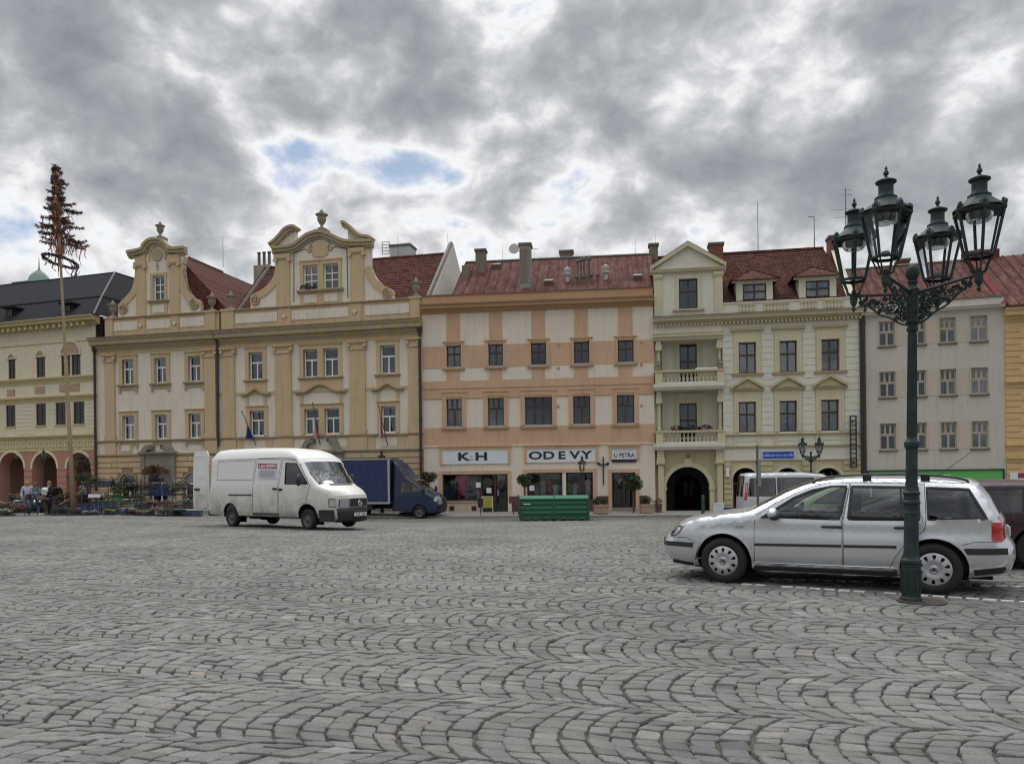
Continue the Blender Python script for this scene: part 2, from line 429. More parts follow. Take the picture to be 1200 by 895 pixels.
# ================================================================== FACADES
class Wall:
 """a vertical facade plane between two points; local x runs along it, local y goes inwards, z is up"""
 def __init__(s, x0, s0, x1, s1, name, label, cat, y_ref=480, zbase=None, group=None):
  a = at(x0, y_ref, F_PX/s0); b = at(x1, y_ref, F_PX/s1); s.a = Vector((a.x, a.y, 0)); s.b = Vector((b.x, b.y, 0))
  s.d = (s.b-s.a).normalized(); s.n = Vector((-s.d.y, s.d.x, 0)); s.L = (s.b-s.a).length
  mid = (s.a+s.b)/2; s.g = gz(mid.x, mid.y) if zbase is None else zbase
  s.root = empty(name, (s.a.x, s.a.y, s.g), math.atan2(s.d.y, s.d.x), label, cat, group)
 def q(s, px, py, y=0.0):
  d = dir_of(px, py); o = Vector((0, 0, EYE))
  t = ((s.a+s.n*y)-Vector((0, 0, 0))).dot(s.n)/Vector((d.x, d.y, 0)).dot(s.n)
  p = o+d*t; r = p-s.a; return (Vector((r.x, r.y, 0)).dot(s.d), p.z-s.g)
 def X(s, px, py=480, y=0.0): return s.q(px, py, y)[0]
 def Z(s, px, py, y=0.0): return s.q(px, py, y)[1]
 def R(s, x0, y0, x1, y1, y=0.0):
  """rectangle from pixel corners -> (x0,x1,z0,z1)"""
  ym = (y0+y1)/2; xm = (x0+x1)/2
  return (s.X(x0, ym, y), s.X(x1, ym, y), s.Z(xm, y1, y), s.Z(xm, y0, y))
 def world(s, x, y, z): return s.a+s.d*x+s.n*y+Vector((0, 0, s.g+z))

def wall_panel(m, x0, x1, z0, z1, holes, y=0.0, depth=.3, back=False):
 """front sheet at y with holes and their reveals. hole = (x0,x1,z0,z1[,rise]) where rise adds a (semi)elliptic head above z1"""
 rects = []
 for h in holes:
  rise = h[4] if len(h) > 4 else 0
  rects.append((h[0], h[1], h[2], h[3]+rise))
 xs = sorted({x0, x1} | {v for r in rects for v in r[:2] if x0 < v < x1})
 zs = sorted({z0, z1} | {v for r in rects for v in r[2:4] if z0 < v < z1})
 for i in range(len(xs)-1):
  run = None
  for j in range(len(zs)-1):
   cx, cz = (xs[i]+xs[i+1])/2, (zs[j]+zs[j+1])/2
   if any(r[0] < cx < r[1] and r[2] < cz < r[3] for r in rects):
    continue
   m.add([(xs[i], y, zs[j]), (xs[i+1], y, zs[j]), (xs[i+1], y, zs[j+1]), (xs[i], y, zs[j+1])], [(0, 1, 2, 3)])
 for h in holes:
  a, b, c, d = h[:4]; rise = h[4] if len(h) > 4 else 0
  if not (a < x1 and b > x0 and d > z0 and c < z1): continue
  yb = y+depth
  m.add([(a, y, c), (a, yb, c), (a, yb, d), (a, y, d)], [(0, 1, 2, 3)])
  m.add([(b, y, c), (b, yb, c), (b, yb, d), (b, y, d)], [(3, 2, 1, 0)])
  m.add([(a, y, c), (b, y, c), (b, yb, c), (a, yb, c)], [(0, 1, 2, 3)])
  if rise:
   n = 14; arc = arc2((a+b)/2, d, (b-a)/2, rise, 180, 0, n)
   for k in range(n):
    (xa, za), (xb, zb) = arc[k], arc[k+1]
    m.add([(xa, y, za), (xb, y, zb), (xb, y, d+rise), (xa, y, d+rise)], [(0, 1, 2, 3)])
    m.add([(xa, y, za), (xb, y, zb), (xb, yb, zb), (xa, yb, za)], [(3, 2, 1, 0)])
  else: m.add([(a, y, d), (b, y, d), (b, yb, d), (a, yb, d)], [(3, 2, 1, 0)])
 return m

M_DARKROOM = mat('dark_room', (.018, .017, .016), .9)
M_GLASS = glassmat('window_glass', (.62, .66, .67), .03, 1.5, .95)
M_CURTAIN = mat('curtain', (.42, .42, .40), .95, var=.12, vscale=5); M_NET = mat('net_curtain', (.12, .12, .118), .95, var=.3, vscale=2.2)
M_NET2 = mat('cream_curtain', (.24, .225, .19), .95, var=.25, vscale=3); M_NET3 = mat('pale_curtain', (.36, .36, .35), .95, var=.25, vscale=2.5)
M_PVC = mat('white_frame', (.78, .78, .76), .45, var=.05, vscale=5)
M_BROWNF = mat('brown_frame', (.050, .030, .024), .5, var=.2, vscale=8)
M_GREYF = mat('faded_frame', (.40, .35, .27), .7, var=.12, vscale=8)
_win = {}
def window_meshes(w, h, style, arch=0):
 """style: 'T' = transom + lower mullion (one cross), 'C'= 2x3 grid, 'B' = brown two over two, 'B3', 'G' = three over two, 'D'"""
 key = (round(w, 2), round(h, 2), style, round(arch, 2))
 if key in _win: return _win[key]
 fm = MB(); panes = []; cur = MB()
 w2 = w/2; fw = .07 if style in ('T', 'C', 'G') else .065; fd = .07
 def bar(x0, x1, z0, z1, d0=0, d1=.07): fm.box(x0, x1, d0, d1, z0, z1)
 if arch:
  n = 10; oa = arc2(0, h, w2, arch, 180, 0, n); ia = arc2(0, h, w2-fw, arch-fw, 180, 0, n)
  for k in range(n): fm.prism([oa[k], oa[k+1], ia[k+1], ia[k]], 0, fd)
 else: bar(-w2, w2, h-fw, h)
 bar(-w2, w2, 0, fw); bar(-w2, -w2+fw, fw, h-(0 if arch else fw)); bar(w2-fw, w2, fw, h-(0 if arch else fw))
 def grid(xs, zs, mw, cols=None):
  for j in range(len(zs)-1):
   xx = xs if cols is None else cols[j]
   for i in range(len(xx)-1):
    a = xx[i]+(mw/2 if i else 0); b = xx[i+1]-(mw/2 if i < len(xx)-2 else 0)
    c = zs[j]+(mw/2 if j else 0); d = zs[j+1]-(mw/2 if j < len(zs)-2 else 0)
    panes.append([(a, c), (b, c), (b, d), (a, d)])
    if i: fm.box(xx[i]-mw/2, xx[i]+mw/2, .004, .066, c, d)
   if j: fm.box(-w2+fw, w2-fw, .002, .068, zs[j]-mw*.62, zs[j]+mw*.62)
 L, Rr, B, T = -w2+fw, w2-fw, fw, h-fw
 if style == 'T': zt = B+(T-B)*.64; grid(None, [B, zt, T], .075, [[L, 0, Rr], [L, Rr]])
 elif style == 'C': grid([L, 0, Rr], [B, B+(T-B)*.36, B+(T-B)*.66, T], .05)
 elif style == 'B': zt = B+(T-B)*.60; grid([L, 0, Rr], [B, zt, T], .08)
 elif style == 'B3': zt = B+(T-B)*.60; t3 = L+(Rr-L)*.34; t4 = L+(Rr-L)*.70; grid(None, [B, zt, T], .08, [[L, 0, Rr], [L, -w2*.32, w2*.32, Rr]])
 elif style == 'W': zt = B+(T-B)*.60; grid([L, L+(Rr-L)*.34, L+(Rr-L)*.68, Rr], [B, zt, T], .08)
 elif style == 'G': zt = B+(T-B)*.58; grid(None, [B, zt, T], .10, [[L, 0, Rr], [L, -w2*.32, w2*.32, Rr]])
 elif style == 'A':                                             # arched: door leaves below a fan
  zt = B+(h-B)*.92; grid([L, 0, Rr], [B, zt], .08); fm.box(L, Rr, .002, .068, zt, zt+.09)
  ia = arc2(0, h, w2-fw, arch-fw, 0, 180, 10); panes.append([(L, zt+.09), (Rr, zt+.09)]+ia)
 elif style == 'S': grid([L, Rr], [B, T], .05)
 elif style == 'L':                                             # louvred brown shutters
  grid([L, 0, Rr], [B, T], .07); n = int(h/.12)
  for k in range(1, n): fm.box(L, Rr, .015, .05, B+(T-B)*k/n-.022, B+(T-B)*k/n+.022)
 fmat = {'T': M_PVC, 'C': M_PVC, 'A': M_PVC, 'G': M_GREYF}.get(style, M_BROWNF)
 # the dark room behind and its curtain
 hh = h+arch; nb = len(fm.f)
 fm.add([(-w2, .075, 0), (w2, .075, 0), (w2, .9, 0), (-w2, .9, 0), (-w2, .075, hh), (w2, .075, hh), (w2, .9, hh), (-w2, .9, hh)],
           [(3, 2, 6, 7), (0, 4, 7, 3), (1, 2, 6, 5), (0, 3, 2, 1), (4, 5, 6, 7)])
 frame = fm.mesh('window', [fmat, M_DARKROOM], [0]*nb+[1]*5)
 pm = []
 for p in panes:
  pb = MB(); pb.prism(p, .032, .04); pm.append(pb.mesh('pane', M_GLASS))
 _win[key] = (frame, pm); return _win[key]
_cur = {}
def curtain_mesh(w, h, kind):
 mt_ = random.choice((M_NET, M_NET2, M_NET, M_NET3)); key = (round(w, 2), round(h, 2), kind, mt_.name)
 if key in _cur: return _cur[key]
 m = MB(); n = 9
 spans = {'full': [(-w/2+.05, w/2-.05, .05, h-.08)], 'sides': [(-w/2+.05, -w*.18, .05, h-.08), (w*.18, w/2-.05, .05, h-.08)],
             'low': [(-w/2+.05, w/2-.05, .05, h*.58)], 'half': [(-w/2+.05, 0, .05, h-.08)]}[kind]
 for a, b, c, d in spans:
  pts = [(a+(b-a)*i/n, .17+.02*math.sin(i*2.1)) for i in range(n+1)]
  m.add([(x, y, c) for x, y in pts]+[(x, y, d) for x, y in pts], [(i, i+1, i+n+2, i+n+1) for i in range(n)])
 _cur[key] = m.mesh('curtain', mt_, smooth=True); return _cur[key]
def add_window(Wl, x0, x1, z0, z1, style='T', y=.16, arch=0, curtain=None, label=None, parent=None):
 fr, pm = window_meshes(x1-x0, z1-z0, style, arch)
 w = link('window', fr, parent or Wl.root, ((x0+x1)/2, y, z0))
 for p in pm: link('pane', p, w)
 if curtain == 'full' and random.random() < .45: curtain = random.choice(('sides', 'low', 'half', None))
 if curtain: link('curtain', curtain_mesh(x1-x0, z1-z0, curtain), w)
 if label: w['label'] = label
 return w
def frame_band(m, r, t, y0, y1, sides='LRTB'):
 """picture frame round the rectangle r of thickness t"""
 a, b, c, d = r
 if 'T' in sides: m.box(a-t, b+t, y0, y1, d, d+t)
 if 'B' in sides: m.box(a-t, b+t, y0, y1, c-t, c)
 if 'L' in sides: m.box(a-t, a, y0, y1, c, d)
 if 'R' in sides: m.box(b, b+t, y0, y1, c, d)
def cornice_prof(z0, z1, out, y=0.0):
 """classical cornice: profile between z0 and z1 stepping out to -out"""
 h = z1-z0; o = out
 return [(y+.02, z0), (y-.12*o, z0), (y-.16*o, z0+.12*h), (y-.32*o, z0+.22*h), (y-.36*o, z0+.36*h), (y-.78*o, z0+.46*h), (y-.80*o, z0+.72*h),
   (y-.90*o, z0+.80*h), (y-o, z0+.92*h), (y-o, z1), (y+.02, z1+.04)]
def ledge_prof(z0, z1, out, y=0.0):
 h = z1-z0; return [(y+.02, z0), (y-.4*out, z0), (y-.55*out, z0+.5*h), (y-out, z0+.6*h), (y-out, z1), (y+.02, z1+.02)]
def lin(a, b, n): return [a+(b-a)*i/(n-1) for i in range(n)]
def downpipe(Wl, x, z0, z1, y=-.12, r=.06, label='dark drainpipe running down between two houses', parent=None):
 m = MB(); m.tube([(x, y, z0), (x, y, z1)], r, 8)
 for z in lin(z0+.6, z1-.5, 5): m.lathe([(r*1.25, z-.03), (r*1.25, z+.03)], 8, (x, y, 0))
 m.lathe([(r, z1), (r*2.1, z1+.18), (r*2.1, z1+.4)], 8, (x, y, 0))
 return m.build('downpipe', mat('pipe_brown', (.045, .032, .028), .6, var=.2), parent or Wl.root, smooth=False)

def urn(parent, x, y, z, h, mtl):
 m = MB(); r = h*.17
 m.lathe([(r*1.15, 0), (r*1.15, .08*h), (r*.5, .12*h), (r*.36, .22*h), (r*.75, .3*h), (r*1.15, .42*h), (r*1.25, .55*h), (r*1.1, .64*h), (r*1.75, .70*h),
             (r*1.75, .735*h), (r*.9, .76*h), (r*.55, .82*h), (r*.62, .87*h), (r*.3, .93*h), (r*.1, h)], 12, (x, y, z))
 return m.build('urn', mtl, parent, smooth=True)
def scroll(m, cx, cz, r, y0, y1, turns=1.75, start=0, sgn=1, w=None):
 """raised spiral volute"""
 n = int(26*turns); pts = []
 for i in range(n+1):
  t = i/n; a = R(start)+sgn*t*turns*2*math.pi; rr = r*(1-.88*t); pts.append((cx+rr*math.cos(a), cz+rr*math.sin(a)))
 for i in range(n):
  (xa, za), (xb, zb) = pts[i], pts[i+1]; wv = (w or r*.2)*(1-.55*i/n)
  dx, dz = xb-xa, zb-za; l = math.hypot(dx, dz) or 1; nx, nz = -dz/l*wv/2, dx/l*wv/2
  m.prism([(xa-nx, za-nz), (xb-nx, zb-nz), (xb+nx, zb+nz), (xa+nx, za+nz)], y0, y1)
 return m
def tile_roof_mat(name, col, course=.30, wid=.22, var=.25, kind='tile', dirt=(.06, .045, .04)):
 """roof relief: courses of tiles or standing seams (geometry carries the seams where they are big)"""
 m = bpy.data.materials.new(name); m.use_nodes = True; t = NT(m.node_tree); p = t.n['Principled BSDF']
 o = t.new('ShaderNodeTexCoord').outputs['Object']
 a = t.noise(o, .8, 5, .6); b = t.noise(t.vmath('MULTIPLY', o, (1, .35, .35)), 5, 5, .7)
 k = t.math('MULTIPLY', t.mapr(a, .3, .7, 1-var, 1+var), t.mapr(b, .3, .7, 1-var, 1+var))
 c = t.vmath('SCALE', tuple(col)); t.l.new(k, c.node.inputs[3])
 c = t.mix(t.mapr(t.noise(t.vmath('MULTIPLY', o, (2.6, .5, .5)), 1.6, 6, .7), .48, .72, 0, .8), c, dirt)
 if kind == 'tile':
  br = t.new('ShaderNodeTexBrick'); br.inputs['Scale'].default_value = 1
  br.inputs['Brick Width'].default_value = wid; br.inputs['Row Height'].default_value = course; br.inputs['Mortar Size'].default_value = .02
  s_ = t.new('ShaderNodeSeparateXYZ'); t.l.new(o, s_.inputs[0]); cm = t.new('ShaderNodeCombineXYZ')
  t.l.new(s_.outputs[0], cm.inputs[0]); t.l.new(t.math('MULTIPLY', s_.outputs[2], 1.35), cm.inputs[1])
  t.l.new(cm.outputs[0], br.inputs['Vector']); br.inputs['Color1'].default_value = (.75, .75, .75, 1); br.inputs['Color2'].default_value = (1.2, 1.2, 1.2, 1); br.inputs['Mortar'].default_value = (.45, .45, .45, 1)
  c = t.mix(1.0, c, br.outputs['Color'], 'MULTIPLY')
 t.l.new(c, p.inputs['Base Color']); p.inputs['Roughness'].default_value = .9; p.inputs['Specular IOR Level'].default_value = .12
 return m
def roof_slope(m, x0, x1, y0, z0, y1, z1, x0b=None, x1b=None, th=.06):
 """a pitched sheet from eave (y0,z0) to ridge (y1,z1)"""
 x0b = x0 if x0b is None else x0b; x1b = x1 if x1b is None else x1b
 return m.add([(x0, y0, z0), (x1, y0, z0), (x1b, y1, z1), (x0b, y1, z1), (x0, y0, z0-th), (x1, y0, z0-th), (x1b, y1, z1-th), (x0b, y1, z1-th)],
                 [(0, 1, 2, 3), (7, 6, 5, 4), (0, 4, 5, 1), (1, 5, 6, 2), (2, 6, 7, 3), (3, 7, 4, 0)])
def seams(parent, x0, x1, y0, z0, y1, z1, step, mtl, name='seam', w=.035, h=.05):
 """standing seams / tile ribs, each a piece"""
 n = int((x1-x0)/step); L = math.hypot(y1-y0, z1-z0); mb = MB()
 uy, uz = (y1-y0)/L, (z1-z0)/L; ny, nz = -uz, uy
 mb.add([(-w/2, 0, 0), (w/2, 0, 0), (w/2, y1-y0, z1-z0), (-w/2, y1-y0, z1-z0), (-w/4, ny*h, nz*h), (w/4, ny*h, nz*h), (w/4, y1-y0+ny*h, z1-z0+nz*h), (-w/4, y1-y0+ny*h, z1-z0+nz*h)],
           [(4, 5, 6, 7), (0, 1, 5, 4), (1, 2, 6, 5), (2, 3, 7, 6), (3, 0, 4, 7)])
 me = mb.mesh(name, mtl)
 for i in range(n+1): link(name, me, parent, (x0+(x1-x0)*i/n, y0, z0))
def tile_rows(parent, x0, x1, y0, z0, y1, z1, mtl, rows, clip=None, name='tiles', th=.035):
 """overlapping tile courses as joined geometry (too many to pick apart), saw-tooth section with broken lower edges"""
 m = MB(); L = math.hypot(y1-y0, z1-z0); uy, uz = (y1-y0)/L, (z1-z0)/L; ny, nz = -uz, uy
 rnd = random.Random(5)
 for r in range(rows):
  t0, t1 = r/rows, (r+1.25)/rows
  a = clip(t0) if clip else (x0, x1)
  xa, xb = a; n = max(2, int((xb-xa)/.24)); off = (r % 2)*.12
  for i in range(n):
   p, q = xa+(xb-xa)*i/n, xa+(xb-xa)*(i+1)/n-.012
   hh = th+rnd.uniform(-.006, .008)
   Y0, Z0 = y0+(y1-y0)*t0, z0+(z1-z0)*t0; Y1, Z1 = y0+(y1-y0)*min(t1, 1), z0+(z1-z0)*min(t1, 1)
   p_, q_ = p+off*(1 if i else 0), q+off*(1 if i < n-1 else 0)
   m.add([(p_, Y0+ny*hh, Z0+nz*hh), (q_, Y0+ny*hh, Z0+nz*hh), (q_, Y1, Z1), (p_, Y1, Z1), (p_, Y0, Z0), (q_, Y0, Z0)], [(0, 1, 2, 3), (4, 5, 1, 0)])
 return tag(m.build(name, mtl, parent), kind='stuff')
def text_obj(name, body, size, parent, loc, mtl, extrude=.01, sx=1.0, bold=0.0, rot=(math.pi/2, 0, 0), shear=0, align='CENTER', space=1.0):
 cu = bpy.data.curves.new(name, 'FONT'); cu.body = body; cu.size = size; cu.extrude = extrude; cu.align_x = align; cu.align_y = 'CENTER'
 cu.offset = bold; cu.shear = shear; cu.space_character = space; cu.resolution_u = 3
 tmp = bpy.data.objects.new(name, cu); COL.objects.link(tmp)
 dg = bpy.context.evaluated_depsgraph_get(); me = bpy.data.meshes.new_from_object(tmp.evaluated_get(dg)); me.name = name
 bpy.data.objects.remove(tmp); bpy.data.curves.remove(cu)
 me.materials.clear(); me.materials.append(mtl)
 for v in me.vertices: v.co.x *= sx
 return link(name, me, parent, loc, rot)

# ================================================================== THE TWO OCHRE BAROQUE HOUSES
C_WALL = stucco('pale_plaster', (.70, .63, .525)); C_OCH = stucco('ochre_plaster', (.55, .42, .255)); C_OCHB = stucco('ochre_base_plaster', (.53, .40, .25), .10, .22)
C_STONE = mat('sandstone', (.25, .225, .175), .9, var=.2, vscale=2.5, bump=.5, bscale=35)
C_OCHD = stucco('weathered_ochre', (.42, .34, .225), .12, .25)
C_CAP = mat('sheet_metal_dark', (.12, .10, .085), .6, var=.25, vscale=2)
C_TILE = tile_roof_mat('red_tile', (.115, .046, .034), dirt=(.10, .05, .04), var=.14)
YA, YB = (113, 18.5), (496, 20.6)
def yline(px): return F_PX/(F_PX/18.5) if False else 18.5+(20.6-18.5)*(px-113)/(496-113)
house_a = Wall(113, 18.5, 257, yline(257), 'town_house', 'narrow ochre and cream baroque house with one window in its curved gable', 'house')
house_b = Wall(257, yline(257), 496, 20.6, 'town_house', 'wider ochre and cream baroque house with twin window in its broken-topped gable', 'house', zbase=house_a.g)

def pilaster(Wl, x0, x1, z0, z1, out=.12, cap=.55):
 m = MB(); m.box(x0, x1, -out, .02, z0, z1-cap)
 w = x1-x0
 m.mold(x0-.05, x1+.05, [(.02, z1-cap), (-out-.03, z1-cap), (-out-.07, z1-cap+.06), (-out-.03, z1-cap+.12), (.02, z1-cap+.12)])
 m.box(x0+.02, x1-.02, -out-.02, .02, z1-cap+.12, z1-.18)
 m.mold(x0-.12, x1+.12, [(.02, z1-.18), (-out-.08, z1-.18), (-out-.16, z1-.1), (-out-.16, z1), (.02, z1)])
 for sx, cx in ((-1, x0-.02), (1, x1+.02)): m.lathe([(.11, -out-.12), (.13, -out-.06), (.11, .0)], 10, (cx, 0, z1-.28), 'y')
 m.box(x0-.05, x1+.05, -out-.04, .02, z0, z0+.28)
 return m.build('pilaster', C_OCH, Wl.root)
def surround(Wl, rs, t, zdown=None, ear=True, y=-.07, sill=True, mtl=None):
 """ochre frame round one or several openings in a row, with sill"""
 m = MB(); a = min(r[0] for r in rs)-t; b = max(r[1] for r in rs)+t; c = min(r[2] for r in rs); d = max(r[3] for r in rs)+t
 wall_panel(m, a, b, c-.02, d, [(r[0], r[1], c-.1, r[3]) for r in rs], y, .2)
 m.add([(a, y, c-.02), (a, 0, c-.02), (a, 0, d), (a, y, d), (b, y, c-.02), (b, 0, c-.02), (b, 0, d), (b, y, d)], [(0, 1, 2, 3), (7, 6, 5, 4), (3, 2, 6, 7)])
 m.mold(a-.03, b+.03, [(0, d), (y-.05, d), (y-.07, d+.05), (0, d+.07)])
 if zdown is not None: m.box(a, b, y+.02, 0, c-zdown, c-.14)
 o = m.build('window_surround', mtl or C_OCH, Wl.root)
 if sill:
  s_ = MB(); s_.mold(a-.08, b+.08, [(0, c-.14), (y-.06, c-.14), (y-.12, c-.07), (y-.12, c-.02), (0, c-.01)])
  if ear:
   for xx in (a+.06, b-.06): s_.box(xx-.07, xx+.07, y-.02, 0, c-.52, c-.14)
   if zdown is None: s_.box(a, b, y+.03, 0, c-.38, c-.14)
  s_.build('sill', C_OCHD, Wl.root)
 return o
def hood(Wl, x0, x1, z, rise, wavy=True):
 """curved hood moulding"""
 w = x1-x0; cx = (x0+x1)/2; pts = [(x0, z), (x0+.12*w, z)]
 if wavy: pts += [(x0+.2*w, z+.03*rise), (x0+.3*w, z+.35*rise), (x0+.4*w, z+.85*rise), (cx, z+rise)]
 else: pts += [(x0+.22*w, z+.1*rise), (x0+.36*w, z+.55*rise), (cx, z+rise)]
 pts += [(2*cx-p[0], p[1]) for p in pts[-2::-1]]
 pts = smooth_pts(pts, 3); m = MB()
 for t, y in ((.20, -.10), (.10, -.22)):
  up = pts; lo = [(p[0], p[1]-t) for p in pts]
  for i in range(len(up)-1): m.prism([up[i], up[i+1], lo[i+1], lo[i]], y, 0)
 return m.build('hood_moulding', C_OCHD, Wl.root)
def arched_ground_window(Wl, x0, x1, z0, zs, style='A'):
 r = (x1-x0)/2; m = MB(); n = 12
 oa = arc2((x0+x1)/2, zs, r+.13, r+.13, 180, 0, n); ia = arc2((x0+x1)/2, zs, r, r, 180, 0, n)
 for k in range(n): m.prism([oa[k], oa[k+1], ia[k+1], ia[k]], -.06, .02)
 m.box(x0-.13, x0, -.06, .02, z0, zs); m.box(x1, x1+.13, -.06, .02, z0, zs); m.build('window_surround', C_STONE, Wl.root)
 add_window(Wl, x0+.02, x1-.02, z0, zs, style, .14, r-.02)

def yellow_common(Wl, xl, xr, ups, lows, pil, gh, zz):
 """zz: dict of heights"""
 W0, W1 = xl, xr
 holes = [r for g in ups+lows for r in g]
 m = MB(); wall_panel(m, W0, W1, zz['led2'], zz['corn0'], holes, 0, .35)
 m.add([(W0, 0, 0), (W0, 8, 0), (W0, 8, zz['corn1']), (W0, 0, zz['corn1'])], [(0, 1, 2, 3)])
 m.add([(W1, 0, 0), (W1, 8, 0), (W1, 8, zz['corn1']), (W1, 0, zz['corn1'])], [(3, 2, 1, 0)])
 m.build('wall', C_WALL, Wl.root)
 # ground floor with banded render: each course is a proud block band
 m = MB(); wall_panel(m, W0, W1, -.5, zz['led2'], gh, 0, .4); m.build('ground_floor_wall', mat('joint_shadow', (.27, .2, .12), .95), Wl.root)
 nb = 8; zb = lin(.55, zz['led2']-.12, nb+1); rnd = random.Random(int(xl*7)+3)
 xs_all = sorted({W0, W1} | {v for h in gh for v in (h[0], h[1])})
 for k in range(nb):
  z0, z1 = zb[k]+.025, zb[k+1]-.025; zc = (z0+z1)/2
  # free spans at this height
  spans = [(W0+.01, W1-.01)]
  for h in gh:
   rise = h[4] if len(h) > 4 else 0; cx, hw = (h[0]+h[1])/2, (h[1]-h[0])/2+.14
   if z1 < h[2] or z0 > h[3]+rise+.14: continue
   if zc > h[3] and rise: hw = hw*math.sqrt(max(0, 1-min(1, ((z0-h[3])/(rise+.14)))**2))
   new = []
   for a, b in spans:
    if cx-hw > a and cx-hw < b: new.append((a, cx-hw))
    if cx+hw < b and cx+hw > a: new.append((cx+hw, b))
    if cx+hw <= a or cx-hw >= b: new.append((a, b))
   spans = new
  for a, b in spans:
   n = max(1, round((b-a)/1.25)); st = (k % 2)*.5
   cuts = [a]+[a+(b-a)*(i+(.25 if k % 2 else -.12))/n for i in range(1, n)]+[b]
   for i in range(len(cuts)-1):
    if cuts[i+1]-cuts[i] < .1: continue
    MB().box(cuts[i]+.012, cuts[i+1]-.012, -.05-rnd.uniform(0, .006), .01, z0, z1).build('rustic_block', C_OCHB, Wl.root)
 m = MB(); m.box(W0, W1, -.09, .01, -.5, .55)
 for h in gh: pass
 # plinth cut at door openings
 m = MB(); cur = W0
 for h in sorted(gh):
  if h[2] < .3:
   m.box(cur, h[0]-.14, -.09, .01, -.5, .55); cur = h[1]+.14
 m.box(cur, W1, -.09, .01, -.5, .55); m.build('plinth', C_STONE, Wl.root)
 for z0, z1, o in ((zz['led1'], zz['led1']+.16, .14), (zz['led2']-.1, zz['led2']+.06, .12)):
  MB().mold(W0, W1, ledge_prof(z0, z1, o)).build('ledge', C_OCHD, Wl.root)
 # strip between the two ledges and below the cornice
 MB().box(W0, W1, -.035, .0, zz['corn0']-.22, zz['corn0']-.001).build('frieze', C_OCH, Wl.root)
 for x0, x1 in pil:
  pilaster(Wl, x0, x1, zz['led1']+.16, zz['corn0']-.22)
  MB().box(x0-.06, x1+.06, -.10, .0, zz['led2']+.06, zz['led1']-.001).build('pedestal', C_OCH, Wl.root)
 MB().mold(W0-.1, W1+.02, cornice_prof(zz['corn0'], zz['corn1'], .62)).build('cornice', C_OCHD, Wl.root)
 MB().mold(W0-.12, W1+.02, [(.02, zz['corn1']+.045), (-.66, zz['corn1']+.0), (-.66, zz['corn1']+.03), (.02, zz['corn1']+.09)]).build('cornice_flashing', C_CAP, Wl.root)

def zlev(Wl, px, py): return Wl.Z(px, py)
zz = dict(corn0=house_b.Z(375, 397.5), corn1=house_b.Z(375, 382.5), led1=house_b.Z(400, 512.5), led2=house_b.Z(400, 528),
          par=house_b.Z(375, 357.5))
# ---------------- house A
A = house_a; xr = A.L-.005
upA = [[A.R(143.7, 422, 157.2, 451)], [A.R(181.6, 419.5, 195.2, 448.5)], [A.R(221, 416.8, 235.3, 446.3)]]
loA = [[A.R(144.3, 487.6, 158, 516.5)], [A.R(182.6, 485.8, 196, 514.8)], [A.R(221.6, 484.3, 235.8, 514)]]
def level(groups, lift=0):
 z0 = sum(r[2] for g in groups for r in g)/sum(len(g) for g in groups); z1 = sum(r[3] for g in groups for r in g)/sum(len(g) for g in groups)
 return [[(r[0], r[1], z0+lift, z1) for r in g] for g in groups]
upA, loA = level(upA), level(loA, .05)
g1 = A.R(140.5, 566, 160.5, 600); gd = A.R(176.5, 562, 198.5, 604); g3 = A.R(216, 566, 236, 600)
ghA = [(g1[0], g1[1], .6, g1[3], (g1[1]-g1[0])/2), (gd[0], gd[1], .12, gd[3]-.1, (gd[1]-gd[0])/2), (g3[0], g3[1], .6, g3[3], (g3[1]-g3[0])/2)]
pilA = [(A.X(124.5), A.X(135.5)), (A.X(241), A.X(254))]
yellow_common(A, 0, xr, upA, loA, pilA, ghA, zz)
for i, g in enumerate(upA+loA):
 surround(A, g, .24); add_window(A, *g[0], 'T', curtain=[None, None, 'sides', 'low', None, None][i])
for h in (ghA[0], ghA[2]): arched_ground_window(A, h[0], h[1], h[2], h[3])
